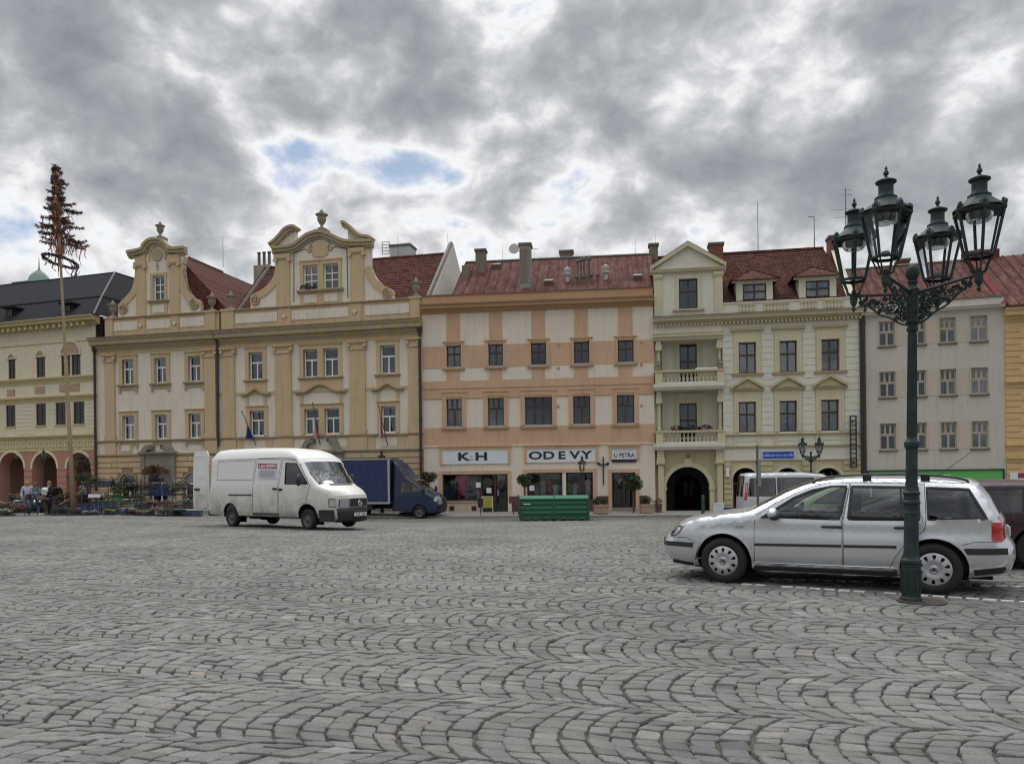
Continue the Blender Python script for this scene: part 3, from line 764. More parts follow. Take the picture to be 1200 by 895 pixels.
# portal of A
def portal(Wl, h, zled, ztop):
 a, b, z0, zs, r = h; cx = (a+b)/2; m = MB(); n = 14
 hw = (b-a)/2+.52
 wall_panel(m, cx-hw, cx+hw, 0, zled-.05, [(a, b, -.1, zs, r)], -.16, .3)
 m.add([(cx-hw, -.16, 0), (cx-hw, 0, 0), (cx-hw, 0, zled), (cx-hw, -.16, zled)], [(3, 2, 1, 0)]); m.add([(cx+hw, -.16, 0), (cx+hw, 0, 0), (cx+hw, 0, zled), (cx+hw, -.16, zled)], [(0, 1, 2, 3)])
 oa = arc2(cx, zs, r+.2, r+.2, 180, 0, n); ia = arc2(cx, zs, r, r, 180, 0, n)
 for k in range(n): m.prism([oa[k], oa[k+1], ia[k+1], ia[k]], -.22, -.1)
 for s_ in (-1, 1): m.box(cx+s_*(hw-.12)-.13, cx+s_*(hw-.12)+.13, -.24, -.1, 0, zled-.05)
 m.mold(cx-hw-.12, cx+hw+.12, ledge_prof(zled-.05, zled+.16, .34, -.05))
 m.build('portal', C_STONE, Wl.root)
 H = ztop-zled-.16
 for s_ in (-1, 1):
  m = MB()
  pts = smooth_pts([(cx+s_*(hw+.08), zled+.16), (cx+s_*(hw-.08), zled+.16+.15*H), (cx+s_*(hw-.22), zled+.16+.55*H), (cx+s_*(hw-.42), zled+.16+.92*H), (cx+s_*(hw-.72), ztop)], 4)
  low = [(p[0]-s_*.26*(1-.35*i/len(pts)), max(zled+.16, p[1]-.30*(i/len(pts))**.6)) for i, p in enumerate(pts)]
  for i in range(len(pts)-1): m.prism([pts[i], pts[i+1], low[i+1], low[i]], -.34, 0)
  scroll(m, cx+s_*(hw-.74), ztop-.17, .17, -.37, -.05, 1.2, 90, s_)
  m.build('portal_scroll', C_STONE, Wl.root)
 d = add_window(Wl, a, b, z0, zs, 'A', .18, r); d.name = 'door'
portal(A, ghA[1], zz['led2']-.02, A.Z(187, 521))
MB().box(A.X(139), A.X(155), -.05, 0, zz['led2']+.16, zz['led1']-.1).build('relief_panel', C_OCH, A.root)
MB().box(A.X(142), A.X(152), -.07, 0, zz['led2']+.24, zz['led1']-.18).build('relief_panel', C_WALL, A.root)

# ---------------- house B
B = house_b; xb = B.L-.005
upB = level([[B.R(292, 411.7, 308, 443.9)], [B.R(355.8, 409.3, 372.4, 441.7), B.R(379.3, 408.2, 396.6, 441)], [B.R(445.7, 406.3, 463.2, 438.5)]])
loB = level([[B.R(293.3, 481.4, 310, 511.5)], [B.R(357.2, 479, 374, 510), B.R(380.8, 478.5, 398, 509.4)], [B.R(447, 476, 463.9, 507.5)]], .05)
ghB = [(B.X(290), B.X(310), .6, 2.3, .5), (B.X(363), B.X(392), .12, 2.3, .65), (B.X(446), B.X(466), .6, 2.3, .5)]
ghB = [(h[0], h[1], h[2], h[3], (h[1]-h[0])/2) for h in ghB]
pilB = [(B.X(262), B.X(276)), (B.X(324), B.X(342.5)), (B.X(411), B.X(429)), (B.X(479.5), B.X(493))]
yellow_common(B, 0.002, xb, upB, loB, pilB, ghB, zz)
for i, (u, l) in enumerate(zip(upB, loB)):
 surround(B, u, .24, ear=False); surround(B, l, .24, sill=False)
 for k, g in enumerate(u): add_window(B, *g, 'T', curtain=['full', 'low', 'full'][i] if k == 0 else 'full')
 for k, g in enumerate(l): add_window(B, *g, 'T', curtain='low' if i == 0 else None)
 a, b = u[0][0]-.24, u[-1][1]+.24; zt = l[0][3]+.24
 MB().box(a, b, -.05, 0, u[0][2]-.9, u[0][2]-.14).build('apron', C_OCH, B.root)
 hz_ = B.Z(375, 457.8); hood(B, a-.28, b+.28, hz_, .42 if i == 1 else .30, i == 1)
 for xx in ((a, a+.2), (b-.2, b)): MB().box(xx[0], xx[1], -.045, 0, zt, hz_-.2).build('lesene', C_OCH, B.root)
xs = [0]+[v for p in pilB for v in p]+[xb]
for i in range(0, len(xs), 2):
 if xs[i+1]-xs[i] > .1: MB().box(xs[i], xs[i+1], -.03, 0, B.Z(375, 459.5), B.Z(375, 456)).build('string_course', C_OCH, B.root)
portal(B, ghB[1], zz['led2']-.15, B.Z(378, 513.0))
for h in (ghB[0], ghB[2]): arched_ground_window(B, h[0], h[1], h[2], h[3])
for x0, x1 in ((296, 306), (348, 366), (388, 406), (445, 465)):
 MB().box(B.X(x0), B.X(x1), -.05, 0, zz['led2']+.2, zz['led1']-.14).build('relief_panel', C_WALL, B.root)
for x0, x1 in ((277, 290), (311, 323), (406, 411), (430, 443), (466, 478)):
 MB().box(B.X(x0), B.X(x0)+.5, -.04, 0, zz['led2']+.07, zz['led1']-.001).build('lesene', C_OCH, B.root)

# ---------------- parapets
def parapet(Wl, x0, x1, cuts, peds, urns, crosses, z0, z1):
 y = .10
 m = MB(); m.box(x0, x1, y, y+.35, z0, z1); m.build('parapet', C_OCH, Wl.root)
 MB().mold(x0-.03, x1+.03, [(y+.38, z1), (y-.10, z1), (y-.13, z1+.05), (y-.13, z1+.09), (y+.38, z1+.12)]).build('parapet_coping', C_OCHD, Wl.root)
 for a, b in cuts:
  MB().box(a, b, y-.03, y, z0+.36*(z1-z0), z1-.12*(z1-z0)-.05).build('plaster_panel', C_WALL, Wl.root)
 for a, b in peds: MB().box(a, b, y-.09, y+.4, z0, z1+.02).box(a-.06, b+.06, y-.14, y+.45, z1+.02, z1+.14).build('pedestal', C_OCH, Wl.root)
 for x, h in urns: urn(Wl.root, x, y+.15, z1+.14, h, C_STONE)
 for x in crosses:
  c = (z0+z1)/2+.08; m = MB(); s = .16
  m.prism([(x-s, c), (x-.05, c+.05), (x, c+s), (x+.05, c+.05), (x+s, c), (x+.05, c-.05), (x, c-s), (x-.05, c-.05)], y-.12, y-.05)
  m.build('star_ornament', C_WALL, Wl.root)
zp0, zp1 = zz['corn1']+.06, zz['par']
XA = lambda px, py=385: A.X(px, py, .1)
parapet(A, A.X(124, 385), xr-.02, [(XA(133.5), XA(162)), (XA(172), XA(200)), (XA(211.5), XA(240))], [(XA(124), XA(133)), (XA(241.5), XA(253))],
  [(XA(130.5), 1.1), (XA(247), 1.15)], [XA(165.7), XA(205.3)], zp0, zp1)
for x in (165.7, 205.3): MB().box(XA(x)-.28, XA(x)+.28, .055, .1, zp0, zp1-.02).build('lesene', C_OCH, A.root)
XB = lambda px, py=370: B.X(px, py, .1)
parapet(B, .12, xb-.02, [(XB(276), XB(325)), (XB(342), XB(410)), (XB(428), XB(480))], [(XB(260.5), XB(274.5)), (XB(481), XB(493))],
  [(XB(269), 1.15), (XB(487), 1.15)], [XB(333.5), XB(416)], zp0, zp1)
for x in (333.5, 416): MB().box(XB(x)-.42, XB(x)+.42, .055, .1, zp0, zp1-.02).build('lesene', C_OCH, B.root)
urn_l = urn(B.root, XB(247.5)-.0, .25, zp1+.14, 1.15, C_STONE) if False else None

# ---------------- gables
def gable(Wl, sil, holes, y=.16, th=.35):
 """silhouette polygon with rectangular window holes, thickness th"""
 def area(p): return sum(p[i][0]*p[(i+1) % len(p)][1]-p[(i+1) % len(p)][0]*p[i][1] for i in range(len(p)))
 if area(sil) < 0: sil = sil[::-1]
 vs = [Vector(p) for p in sil]; n = len(vs); edges = [(i, (i+1) % n) for i in range(n)]
 faces = [list(range(n))]
 for h in holes:
  b = len(vs); vs += [Vector(p) for p in ((h[0], h[2]), (h[0], h[3]), (h[1], h[3]), (h[1], h[2]))]
  edges += [(b+i, b+(i+1) % 4) for i in range(4)]
 ov, oe, of, *_ = delaunay_2d_cdt(vs, edges, [], 0, 1e-5)
 def inside(p, poly):
  c = False; j = len(poly)-1
  for i in range(len(poly)):
   if (poly[i][1] > p[1]) != (poly[j][1] > p[1]) and p[0] < (poly[j][0]-poly[i][0])*(p[1]-poly[i][1])/(poly[j][1]-poly[i][1])+poly[i][0]: c = not c
   j = i
  return c
 keep = []
 for f in of:
  c = sum((ov[i] for i in f), Vector((0, 0)))/len(f)
  if inside(c, sil) and not any(h[0] < c.x < h[1] and h[2] < c.y < h[3] for h in holes): keep.append(f)
 m = MB(); m.add([(v.x, y, v.y) for v in ov], keep); m.add([(v.x, y+th, v.y) for v in ov], [f[::-1] for f in keep])
 for i in range(n): m.add([(sil[i][0], y, sil[i][1]), (sil[(i+1) % n][0], y, sil[(i+1) % n][1]), (sil[(i+1) % n][0], y+th, sil[(i+1) % n][1]), (sil[i][0], y+th, sil[i][1])], [(3, 2, 1, 0)])
 for h in holes:
  q = [(h[0], h[2]), (h[0], h[3]), (h[1], h[3]), (h[1], h[2])]
  for i in range(4): m.add([(q[i][0], y, q[i][1]), (q[(i+1) % 4][0], y, q[(i+1) % 4][1]), (q[(i+1) % 4][0], y+th, q[(i+1) % 4][1]), (q[i][0], y+th, q[i][1])], [(0, 1, 2, 3)])
 return m.build('gable_wall', C_WALL, Wl.root)
def strip_along(m, pts, w, y0, y1):
 """band below/inside a polyline"""
 rb = ribbon(pts, w)
 for i in range(len(pts)-1): m.prism([pts[i], pts[i+1], rb[i+1], rb[i]], y0, y1)
def gable_mould(Wl, pts, layers, mtl, name='gable_cornice'):
 m = MB()
 for w0, w1, y0 in layers:
  a, b = ribbon(pts, w0), ribbon(pts, w1)
  for i in range(len(pts)-1): m.prism([a[i], a[i+1], b[i+1], b[i]], y0, .3)
 return m.build(name, mtl, Wl.root)
GY = .16
def ga(zx, zy): return A.q(100+zx/5.97, 250+zy/5.97, GY)
def gb(zx, zy): return B.q(240+zx/4.0, 230+zy/4.0, GY)
MOULD = [(0, .16, -.16), (.16, .34, -.06), (.34, .46, .04)]
# gable A
top = smooth_pts([ga(306, 268), ga(400, 248), ga(415, 222), ga(455, 185), ga(505, 175), ga(550, 185), ga(590, 222), ga(605, 242), ga(705, 236)], 4)
left = smooth_pts([ga(352, 352), ga(350, 420), ga(343, 475), ga(325, 535), ga(290, 580), ga(250, 620), ga(232, 650)], 3)
right = smooth_pts([ga(682, 345), ga(686, 420), ga(692, 470), ga(712, 530), ga(745, 580), ga(790, 612), ga(803, 640)], 3)
base_z = zp1+.1
sil = [(left[-1][0]-.05, base_z)]+left[::-1]+[(ga(345, 300)[0], ga(345, 300)[1])]+top[2:-2]+[ga(695, 300)]+right+[(right[-1][0]+.02, base_z)]
wA = A.R(100+475/5.97, 250+436/5.97, 100+555/5.97, 250+610/5.97, GY)
gable(A, sil, [wA], GY); add_window(A, *wA, 'C', GY+.14)
gable_mould(A, top, MOULD, C_OCHD)
for cv, s_ in ((left, 1), (right, -1)):
 m = MB(); pts = cv if s_ == 1 else cv
 a, b = ribbon(pts, -.0), ribbon(pts, -.42*s_)
 for i in range(len(pts)-1): m.prism([a[i], a[i+1], b[i+1], b[i]], GY-.06, GY+.36)
 m.build('scroll_band', C_OCH, A.root)
for zx, zy, s_ in ((265, 668, -1), (765, 636, 1)):
 x, z = ga(zx, zy); z = max(z, base_z+.36); m = MB(); m.lathe([(.36, GY-.04), (.36, GY+.34)], 20, (x, 0, z), 'y'); m.build('volute', C_OCH, A.root)
 m = MB(); scroll(m, x, z, .34, GY-.12, GY-.03, 1.8, 90, s_, .09); m.build('volute_relief', C_OCHD, A.root)
for a, b in ((358, 425), (592, 662)):
 xa, xb_ = ga(a, 500)[0], ga(b, 500)[0]; zc = ga(390, 345)[1]
 m = MB(); m.box(xa, xb_, GY-.09, GY, base_z, zc-.3); m.mold(xa-.08, xb_+.08, [(GY, zc-.3), (GY-.14, zc-.3), (GY-.2, zc-.2), (GY-.2, zc), (GY, zc)])
 for cx in (xa, xb_): m.lathe([(.12, GY-.2), (.12, GY)], 10, (cx, 0, zc-.32), 'y')
 m.box(xa-.02, xb_+.02, GY-.12, GY, zc, ga(400, 290)[1]); m.build('pilaster', C_OCH, A.root)
m = MB(); frame_band(m, wA, .18, GY-.05, GY+.02, 'LRT'); m.build('window_surround', C_OCH, A.root)
m = MB(); m.mold(wA[0]-.32, wA[1]+.32, [(GY, wA[2]-.14), (GY-.12, wA[2]-.14), (GY-.2, wA[2]-.04), (GY-.2, wA[2]), (GY, wA[2])]); m.build('sill', C_OCHD, A.root)
m = MB(); m.box(wA[0]-.2, wA[1]+.2, GY-.05, GY, base_z, wA[2]-.14); m.build('apron', C_OCH, A.root)
MB().box(wA[0]-.02, wA[1]+.02, GY-.08, GY, base_z+.12, wA[2]-.3).build('plaster_panel', C_WALL, A.root)
cx, cz = ga(505, 292)
m = MB(); m.lathe([(.38, GY-.07), (.38, GY)], 20, (cx, 0, cz), 'y'); m.build('medallion', C_OCHD, A.root)
m = MB(); oa = arc2(cx, cz, .62, .66, 180, 0, 14); ia = arc2(cx, cz, .5, .54, 180, 0, 14)
for k in range(14): m.prism([oa[k], oa[k+1], ia[k+1], ia[k]], GY-.08, GY)
m.box(cx-.62, cx-.5, GY-.08, GY, cz-.3, cz); m.box(cx+.5, cx+.62, GY-.08, GY, cz-.3, cz); m.build('medallion_arch', C_OCH, A.root)
m = MB(); m.tube([(cx, GY-.06, cz-.5), (cx, GY-.06, cz-.95)], .03, 5).tube([(cx-.1, GY-.06, cz-.68), (cx+.1, GY-.06, cz-.68)], .025, 5); m.build('wall_anchor', C_OCHD, A.root)
tx, tz = ga(513, 172); MB().box(tx-.35, tx+.35, GY-.05, GY+.4, tz-.12, tz+.06).build('finial_base', C_STONE, A.root); urn(A.root, tx, GY+.15, tz+.06, ga(513, 55)[1]-tz-.02, C_STONE)
# gable B
def flipz(): pass
topB = smooth_pts([gb(322, 238), gb(370, 236), gb(420, 226), gb(455, 200), gb(490, 176), gb(545, 163), gb(598, 178), gb(640, 198), gb(680, 208), gb(790, 205)], 4)
hornL = smooth_pts([gb(306, 225), gb(330, 208), gb(355, 182), (gb(378, 155)), gb(405, 141), gb(432, 141), gb(440, 152)], 4)
hornR = smooth_pts([gb(645, 124), gb(662, 122), gb(690, 142), gb(712, 165), gb(740, 183), gb(775, 188), gb(790, 197)], 4)
leftB = smooth_pts([gb(330, 345), gb(324, 375), gb(300, 410), gb(270, 437), gb(235, 455), gb(215, 470)], 3)
rightB = smooth_pts([gb(775, 325), gb(785, 350), gb(800, 380), gb(828, 410), gb(862, 428), gb(880, 440)], 3)
silB = [(leftB[-1][0]-.02, base_z)]+leftB[::-1]+[gb(330, 250)]+topB[6:-4]+[gb(775, 235)]+rightB+[(rightB[-1][0]+.02, base_z)]
w1, w2_ = B.R(240+462/4, 230+322/4, 240+530/4, 230+438/4, GY), B.R(240+557/4, 230+318/4, 240+627/4, 230+433/4, GY)
zt_, zb_ = (w1[3]+w2_[3])/2, (w1[2]+w2_[2])/2; w1 = (w1[0], w1[1], zb_, zt_); w2_ = (w2_[0], w2_[1], zb_, zt_)
gable(B, silB, [w1, w2_], GY)
for w in (w1, w2_): add_window(B, *w, 'C', GY+.14)
gable_mould(B, topB, MOULD, C_OCHD)
for hn, nm in ((hornL, 1), (hornR, -1)):
 m = MB()
 for w0, w1_, y0 in ((0, .14, -.16), (.14, .32, -.06)):
  a, b = ribbon(hn, w0), ribbon(hn, w1_)
  for i in range(len(hn)-1): m.prism([a[i], a[i+1], b[i+1], b[i]], y0, .5)
 m.build('broken_pediment', C_OCHD, B.root)
 zlow = gb(375, 232)[1] if nm == 1 else gb(720, 200)[1]
 m = MB(); inner = ribbon(hn, .28)
 pl = inner+[(gb(425, 0)[0] if nm == 1 else inner[-1][0], zlow)]+[(inner[0][0] if nm == 1 else gb(672, 0)[0], zlow)]
 if nm == -1: pl = [(gb(672, 160)[0], zlow)]+[p for p in inner if p[0] > gb(668, 160)[0]]+[(inner[-1][0], zlow)]
 else: pl = [p for p in inner if p[0] < gb(428, 160)[0]]+[(gb(425, 160)[0], zlow), (inner[0][0], zlow)]
 m.prism(pl, GY-.02, GY+.34); m.build('pediment_field', C_WALL, B.root)
for cv, s_ in ((leftB, 1), (rightB, -1)):
 m = MB(); a, b = cv, ribbon(cv, -.42*s_)
 for i in range(len(cv)-1): m.prism([a[i], a[i+1], b[i+1], b[i]], GY-.06, GY+.36)
 m.build('scroll_band', C_OCH, B.root)
for zx, zy, s_ in ((236, 488, -1), (857, 457, 1)):
 x, z = gb(zx, zy); z = max(z, base_z+.32); m = MB(); m.lathe([(.34, GY-.04), (.34, GY+.34)], 20, (x, 0, z), 'y'); m.build('volute', C_OCH, B.root)
 m = MB(); scroll(m, x, z, .32, GY-.12, GY-.03, 1.8, 90, s_, .085); m.build('volute_relief', C_OCHD, B.root)
for a, b in ((337, 400), (685, 748)):
 xa, xb_ = gb(a, 400)[0], gb(b, 400)[0]; zc = gb(370, 275)[1]
 m = MB(); m.box(xa, xb_, GY-.09, GY, base_z, zc-.3); m.mold(xa-.08, xb_+.08, [(GY, zc-.3), (GY-.14, zc-.3), (GY-.2, zc-.2), (GY-.2, zc), (GY, zc)])
 for cx in (xa, xb_): m.lathe([(.13, GY-.2), (.13, GY)], 10, (cx, 0, zc-.34), 'y')
 m.box(xa-.02, xb_+.02, GY-.12, GY, zc, gb(370, 248)[1]); m.build('pilaster', C_OCH, B.root)
m = MB(); wall_panel(m, w1[0]-.2, w2_[1]+.2, zb_-.02, zt_+.22, [w1, w2_], GY-.06, .1)
m.box(w1[0]-.24, w2_[1]+.24, GY-.1, GY, zt_+.22, zt_+.3); m.build('window_surround', C_OCH, B.root)
MB().mold(w1[0]-.34, w2_[1]+.34, [(GY, zb_-.2), (GY-.12, zb_-.2), (GY-.24, zb_-.1), (GY-.24, zb_-.02), (GY, zb_-.01)]).build('sill', C_OCHD, B.root)
MB().box(w1[0]-.2, w2_[1]+.2, GY-.05, GY, base_z, zb_-.2).build('apron', C_OCH, B.root)
for w in (w1, w2_): MB().box(w[0]+.05, w[1]-.05, GY-.08, GY, base_z+.1, zb_-.3).build('plaster_panel', C_WALL, B.root)
cx, cz = gb(541, 262); m = MB(); m.prism([(cx-.52, cz-.1)]+arc2(cx, cz, .52, .62, 180, 0, 16)+[(cx+.52, cz-.1), (cx+.3, cz-.28), (cx-.3, cz-.28)], GY-.07, GY); m.build('medallion', C_OCH, B.root)
m = MB(); oa = arc2(cx, cz, .78, .88, 180, 0, 14); ia = arc2(cx, cz, .68, .78, 180, 0, 14)
for k in range(14): m.prism([oa[k], oa[k+1], ia[k+1], ia[k]], GY-.05, GY)
m.build('medallion_arch', C_OCHD, B.root)
m = MB(); m.tube([(cx, GY-.06, cz-.42), (cx, GY-.06, cz-.72)], .03, 5).tube([(cx-.1, GY-.06, cz-.52), (cx+.1, GY-.06, cz-.52)], .025, 5); m.build('wall_anchor', C_OCHD, B.root)
grp = [gb(418, 495), gb(418, 268), gb(470, 248), gb(500, 262), gb(503, 235)]
m = MB()
for s_ in (1, -1):
 q = [(cx+s_*(p[0]-cx), p[1]) for p in grp]; q = [(p[0], p[1]) for p in q]
 m.tube([(p[0], GY-.01, p[1]) for p in q], .03, 4)
m.build('incised_line', C_CAP, B.root)
tx, tz = gb(543, 163); MB().prism([(tx-.5, tz-.15), (tx-.4, tz+.1), (tx+.4, tz+.1), (tx+.5, tz-.15)], GY-.1, GY+.4).build('finial_base', C_STONE, B.root); urn(B.root, tx, GY+.15, tz+.1, gb(543, 57)[1]-tz-.08, C_STONE)
# a flower box with dark plants on the gable sill
m = MB(); rnd = random.Random(2)
for k in range(26): m.blob((w1[0]+rnd.uniform(-.1, .9), GY-.2+rnd.uniform(-.05, .05), zb_+rnd.uniform(.02, .28)), (.07, .06, .09), 5, 3)
tag(m.build('window_plant', mat('dark_leaf', (.05, .055, .04), .8, var=.4, vscale=9), None, loc=None), 'dark potted plants on the sill of the twin gable window', 'plant')
wp = bpy.data.objects['window_plant']; wp.location = B.root.location; wp.rotation_euler = B.root.rotation_euler

# ---------------- roofs of A and B
ze = zp0+.2; rd = 5.6; zr = EYE-A.g+14.15
def xa_(px, py, d): return A.q(px, py, d)[0]
# A: gable roof running back from its gable
rx = A.q(205, 295, .6)[0]; half = zr-ze
m = MB()
m.add([(rx, .55, zr), (rx, 12, zr), (rx+half*.95, 12, ze), (rx+half*.95, .55, ze)], [(0, 1, 2, 3)])
m.add([(rx, .55, zr), (rx, 12, zr), (rx-half*.95, 12, ze), (rx-half*.95, .55, ze)], [(3, 2, 1, 0)])
m.add([(rx-half*.95, .55, ze), (rx+half*.95, .55, ze), (rx, .55, zr)], [(0, 1, 2)])
m.build('roof', C_TILE, A.root)
MB().tube([(rx, .55, zr), (rx, 5.6, zr)], .09, 6).build('ridge_tiles', C_CAP, A.root)
# B: roof parallel to the street + small roof behind the gable
roofB = MB(); roof_slope(roofB, -.2, B.L-.3, .5, ze, rd, zr); roof_slope(roofB, -.2, B.L-.3, 2*rd, ze, rd, zr)
xg = gb(545, 163)[0]; hw = 3.6; zg = zr-.15
roofB.add([(xg, .5, zg), (xg, rd, zg), (xg-hw, rd, zg-hw), (xg-hw, .5, zg-hw)], [(0, 1, 2, 3)]); roofB.add([(xg, .5, zg), (xg, rd, zg), (xg+hw, rd, zg-hw), (xg+hw, .5, zg-hw)], [(3, 2, 1, 0)])
roofB.build('roof', C_TILE, B.root)
tile_rows(B.root, -.2, B.L-.32, .5, ze+.02, rd, zr+.02, C_TILE, 26)
MB().tube([(-.2, rd, zr+.02), (B.L-.4, rd, zr+.02)], .1, 6).build('ridge_tiles', C_TILE, B.root)
MB().tube([(.15, .6, ze+.1), (.15, rd, zr+.08)], .12, 5).build('valley_flashing', C_CAP, B.root)
# fire wall between the roofs
zfa = B.q(534, 286, 6.0)[1]; m = MB(); L = B.L
m.add([(L-.32, .45, ze-.5), (L+.05, .45, ze-.5), (L+.05, .5, ze+.35), (L-.32, .5, ze+.35), (L-.32, 6.0, zfa), (L+.05, 6.0, zfa), (L-.32, 12, ze), (L+.05, 12, ze)],
      [(0, 1, 2, 3), (3, 2, 5, 4), (4, 5, 7, 6), (0, 3, 4, 6), (1, 7, 5, 2)]); m.build('fire_wall', mat('fire_wall_plaster', (.60, .58, .54), .9, var=.08, vscale=.8), B.root)
MB().tube([(L-.14, .5, ze+.4), (L-.14, 6.0, zfa+.05), (L-.14, 12, ze)], .16, 5).build('fire_wall_coping', C_CAP, B.root)
# chimneys behind the ridge
def chimney(Wl, px0, px1, pyt, d, zbot, mtl, name='chimney', dep=.8, caps=True, label=None, pots=0):
 x0 = Wl.X(px0, pyt, d); x1 = Wl.X(px1, pyt, d); zt = Wl.Z((px0+px1)/2, pyt, d)
 m = MB(); m.box(x0, x1, d, d+dep, zbot, zt-.14)
 o = m.build(name, mtl, Wl.root)
 if caps: MB().box(x0-.06, x1+.06, d-.06, d+dep+.06, zt-.14, zt).build('chimney_cap', C_CAP, o)
 for k in range(pots):
  xx = x0+(x1-x0)*(k+.5)/pots; MB().lathe([(.1, zt), (.1, zt+.75), (.13, zt+.75), (.13, zt+.85)], 8, (xx, d+dep/2, 0)).build('flue_pipe', C_CAP, o)
 if label: o['label'] = label
 return o
M_CHGREY = mat('chimney_render', (.33, .30, .25), .95, var=.25, vscale=2.5, bump=.6, bscale=12, streak=.3)
chimney(B, 297, 315, 308, rd+.3, zr-.8, M_CHGREY, caps=False, pots=3)
chimney(B, 457, 480, 286, rd+1.5, zr-1.2, mat('zinc', (.42, .43, .43), .5, metal=.3, var=.15), dep=1.2, label='zinc clad chimney head')
m = MB(); x0, z0 = B.q(448, 298, rd+1.5); x1, z1 = B.q(456, 283, rd+1.5)
for xx in (x0, x1): m.tube([(xx, rd+1.5, z0), (xx, rd+1.5, z1)], .025, 4)
for z in lin(z0, z1, 5): m.tube([(x0, rd+1.5, z), (x1, rd+1.5, z)], .02, 4)
m.build('roof_ladder', C_CAP, B.root)
def mast(Wl, px, py0, py1, d, r=.02, name='lightning_rod', extra=None):
 x, z0 = Wl.q(px, py0, d); z1 = Wl.q(px, py1, d)[1]; m = MB(); m.tube([(x, d, z0), (x, d, z1)], [r, r*.5], 5)
 if extra: extra(m, x, z0, z1, d)
 return m.build(name, C_CAP, Wl.root)
mast(B, 261.5, 313, 276, rd); mast(B, 466.5, 300, 276, rd+1.5); mast(B, 525, 296, 273, rd)
downpipe(B, B.X(257.2, 470), 3.8, zz['corn0']+.1, -.16, .075);
downpipe(B, B.L-.10, .1, zz['corn0'], -.20, .085)
downpipe(A, .02, .1, zz['corn0']-.1, -.14, .075)

# ================================================================== ORANGE SHOP HOUSE
O_CREAM = stucco('cream_plaster', (.71, .625, .51), .07, .2); O_APR = stucco('apricot_plaster', (.565, .38, .25), .09, .24)
O_BRN = stucco('brown_cornice_plaster', (.43, .275, .165), .08, .15); O_RED = tile_roof_mat('red_sheet_roof', (.095, .038, .030), kind='sheet', dirt=(.19, .125, .10), var=.36)
O_PLINTH = mat('red_brown_tile', (.085, .035, .027), .6, var=.2, vscale=5)
O = Wall(496, 20.6, 767, 21.35, 'shop_house', 'long apricot and cream house with clothes shops below and a red sheet metal roof', 'house')
def o7(zx, zy, y=0): return O.q(490+zx/4.138, 270+zy/4.138, y)
def o8(zx, zy, y=0): return O.q(490+zx/4.138, 440+zy/4.138, y)
def r7(a, c, b, d, y=0): return O.R(490+a/4.138, 270+c/4.138, 490+b/4.138, 270+d/4.138, y)
def r8(a, c, b, d, y=0): return O.R(490+a/4.138, 440+c/4.138, 490+b/4.138, 440+d/4.138, y)
OL = O.L
upO = [[r7(137, 553, 208, 668)], [r7(340, 547, 412, 662)], [r7(547, 540, 621, 655)], [r7(755, 531, 830, 650)], [r7(968, 523, 1045, 640)]]
loO = [[r8(137, 103, 212, 250)], [r8(338, 99, 416, 246)], [r8(518, 95, 650, 243)], [r8(752, 88, 835, 240)], [r8(964, 83, 1048, 233)]]
upO, loO = level(upO), level(loO)
Zr = lambda py: O.Z(632.6, py)
zT, zc0, zc1, zpt = Zr(402.0), Zr(363.5), Zr(353), Zr(342)
zb0, zm0, zl1, zl0, zg1 = Zr(428.5), Zr(443.7), Zr(464.4), Zr(499), Zr(520.8)
hk = r8(118, 478, 435, 665); ho = r8(528, 470, 848, 640); hu = r8(940, 470, 1055, 665)
gh = [(hk[0], hk[1], .05, hk[3]), (ho[0], ho[1], .05, ho[3]), (hu[0], hu[1], .2, hu[3])]
m = MB(); wall_panel(m, 0.0, OL-.005, -.5, zc0, [g[0] for g in upO+loO]+gh, 0, .32)
m.add([(0, 0, -.5), (0, 8, -.5), (0, 8, zc0), (0, 0, zc0)], [(0, 1, 2, 3)]); m.add([(OL-.005, 0, -.5), (OL-.005, 8, -.5), (OL-.005, 8, zpt), (OL-.005, 0, zpt)], [(3, 2, 1, 0)])
m.build('wall', O_CREAM, O.root)
strips = [(137, 203), (343, 408), (550, 616), (757, 823), (970, 1040)]
ap = []
for a, b in strips: ap.append((o7(a, 450)[0], o7(b, 450)[0], zT, zc0))
for a, b in strips: ap.append((o7(a, 690)[0], o7(b, 690)[0], zm0, zb0))
ap.append((0.01, OL-.01, zl1, zm0)); ap.append((0.01, OL-.01, zg1, zl0))
def between(groups, z0, z1, pad):
 cur = .01; out = []
 for g in groups:
  out.append((cur, g[0][0]-pad, z0, z1)); cur = g[0][1]+pad
 out.append((cur, OL-.01, z0, z1)); return out
ap += between(upO, zb0, zT, .09)
for g in upO: ap.append((g[0][0]-.09, g[0][1]+.09, g[0][3]+.1, zT)) if zT-g[0][3] > .14 else None
for a, b, c, d in ap: MB().box(a, b, -.018, .0, c, d).build('plaster_panel', O_APR, O.root)
for g in upO:
 r = g[0]; m = MB(); frame_band(m, r, .11, -.05, .0, 'LRT'); m.box(r[0]-.2, r[1]+.2, -.1, 0, r[3]+.11, r[3]+.17); m.build('window_surround', O_APR, O.root)
 m = MB(); m.box(r[0]-.22, r[1]+.22, -.12, 0, r[2]-.12, r[2]-.03); m.build('sill', O_BRN, O.root)
 MB().box(r[0], r[1], -.07, .1, r[2]-.03, r[2]+.05).build('sill_sheet', M_CURTAIN, O.root)
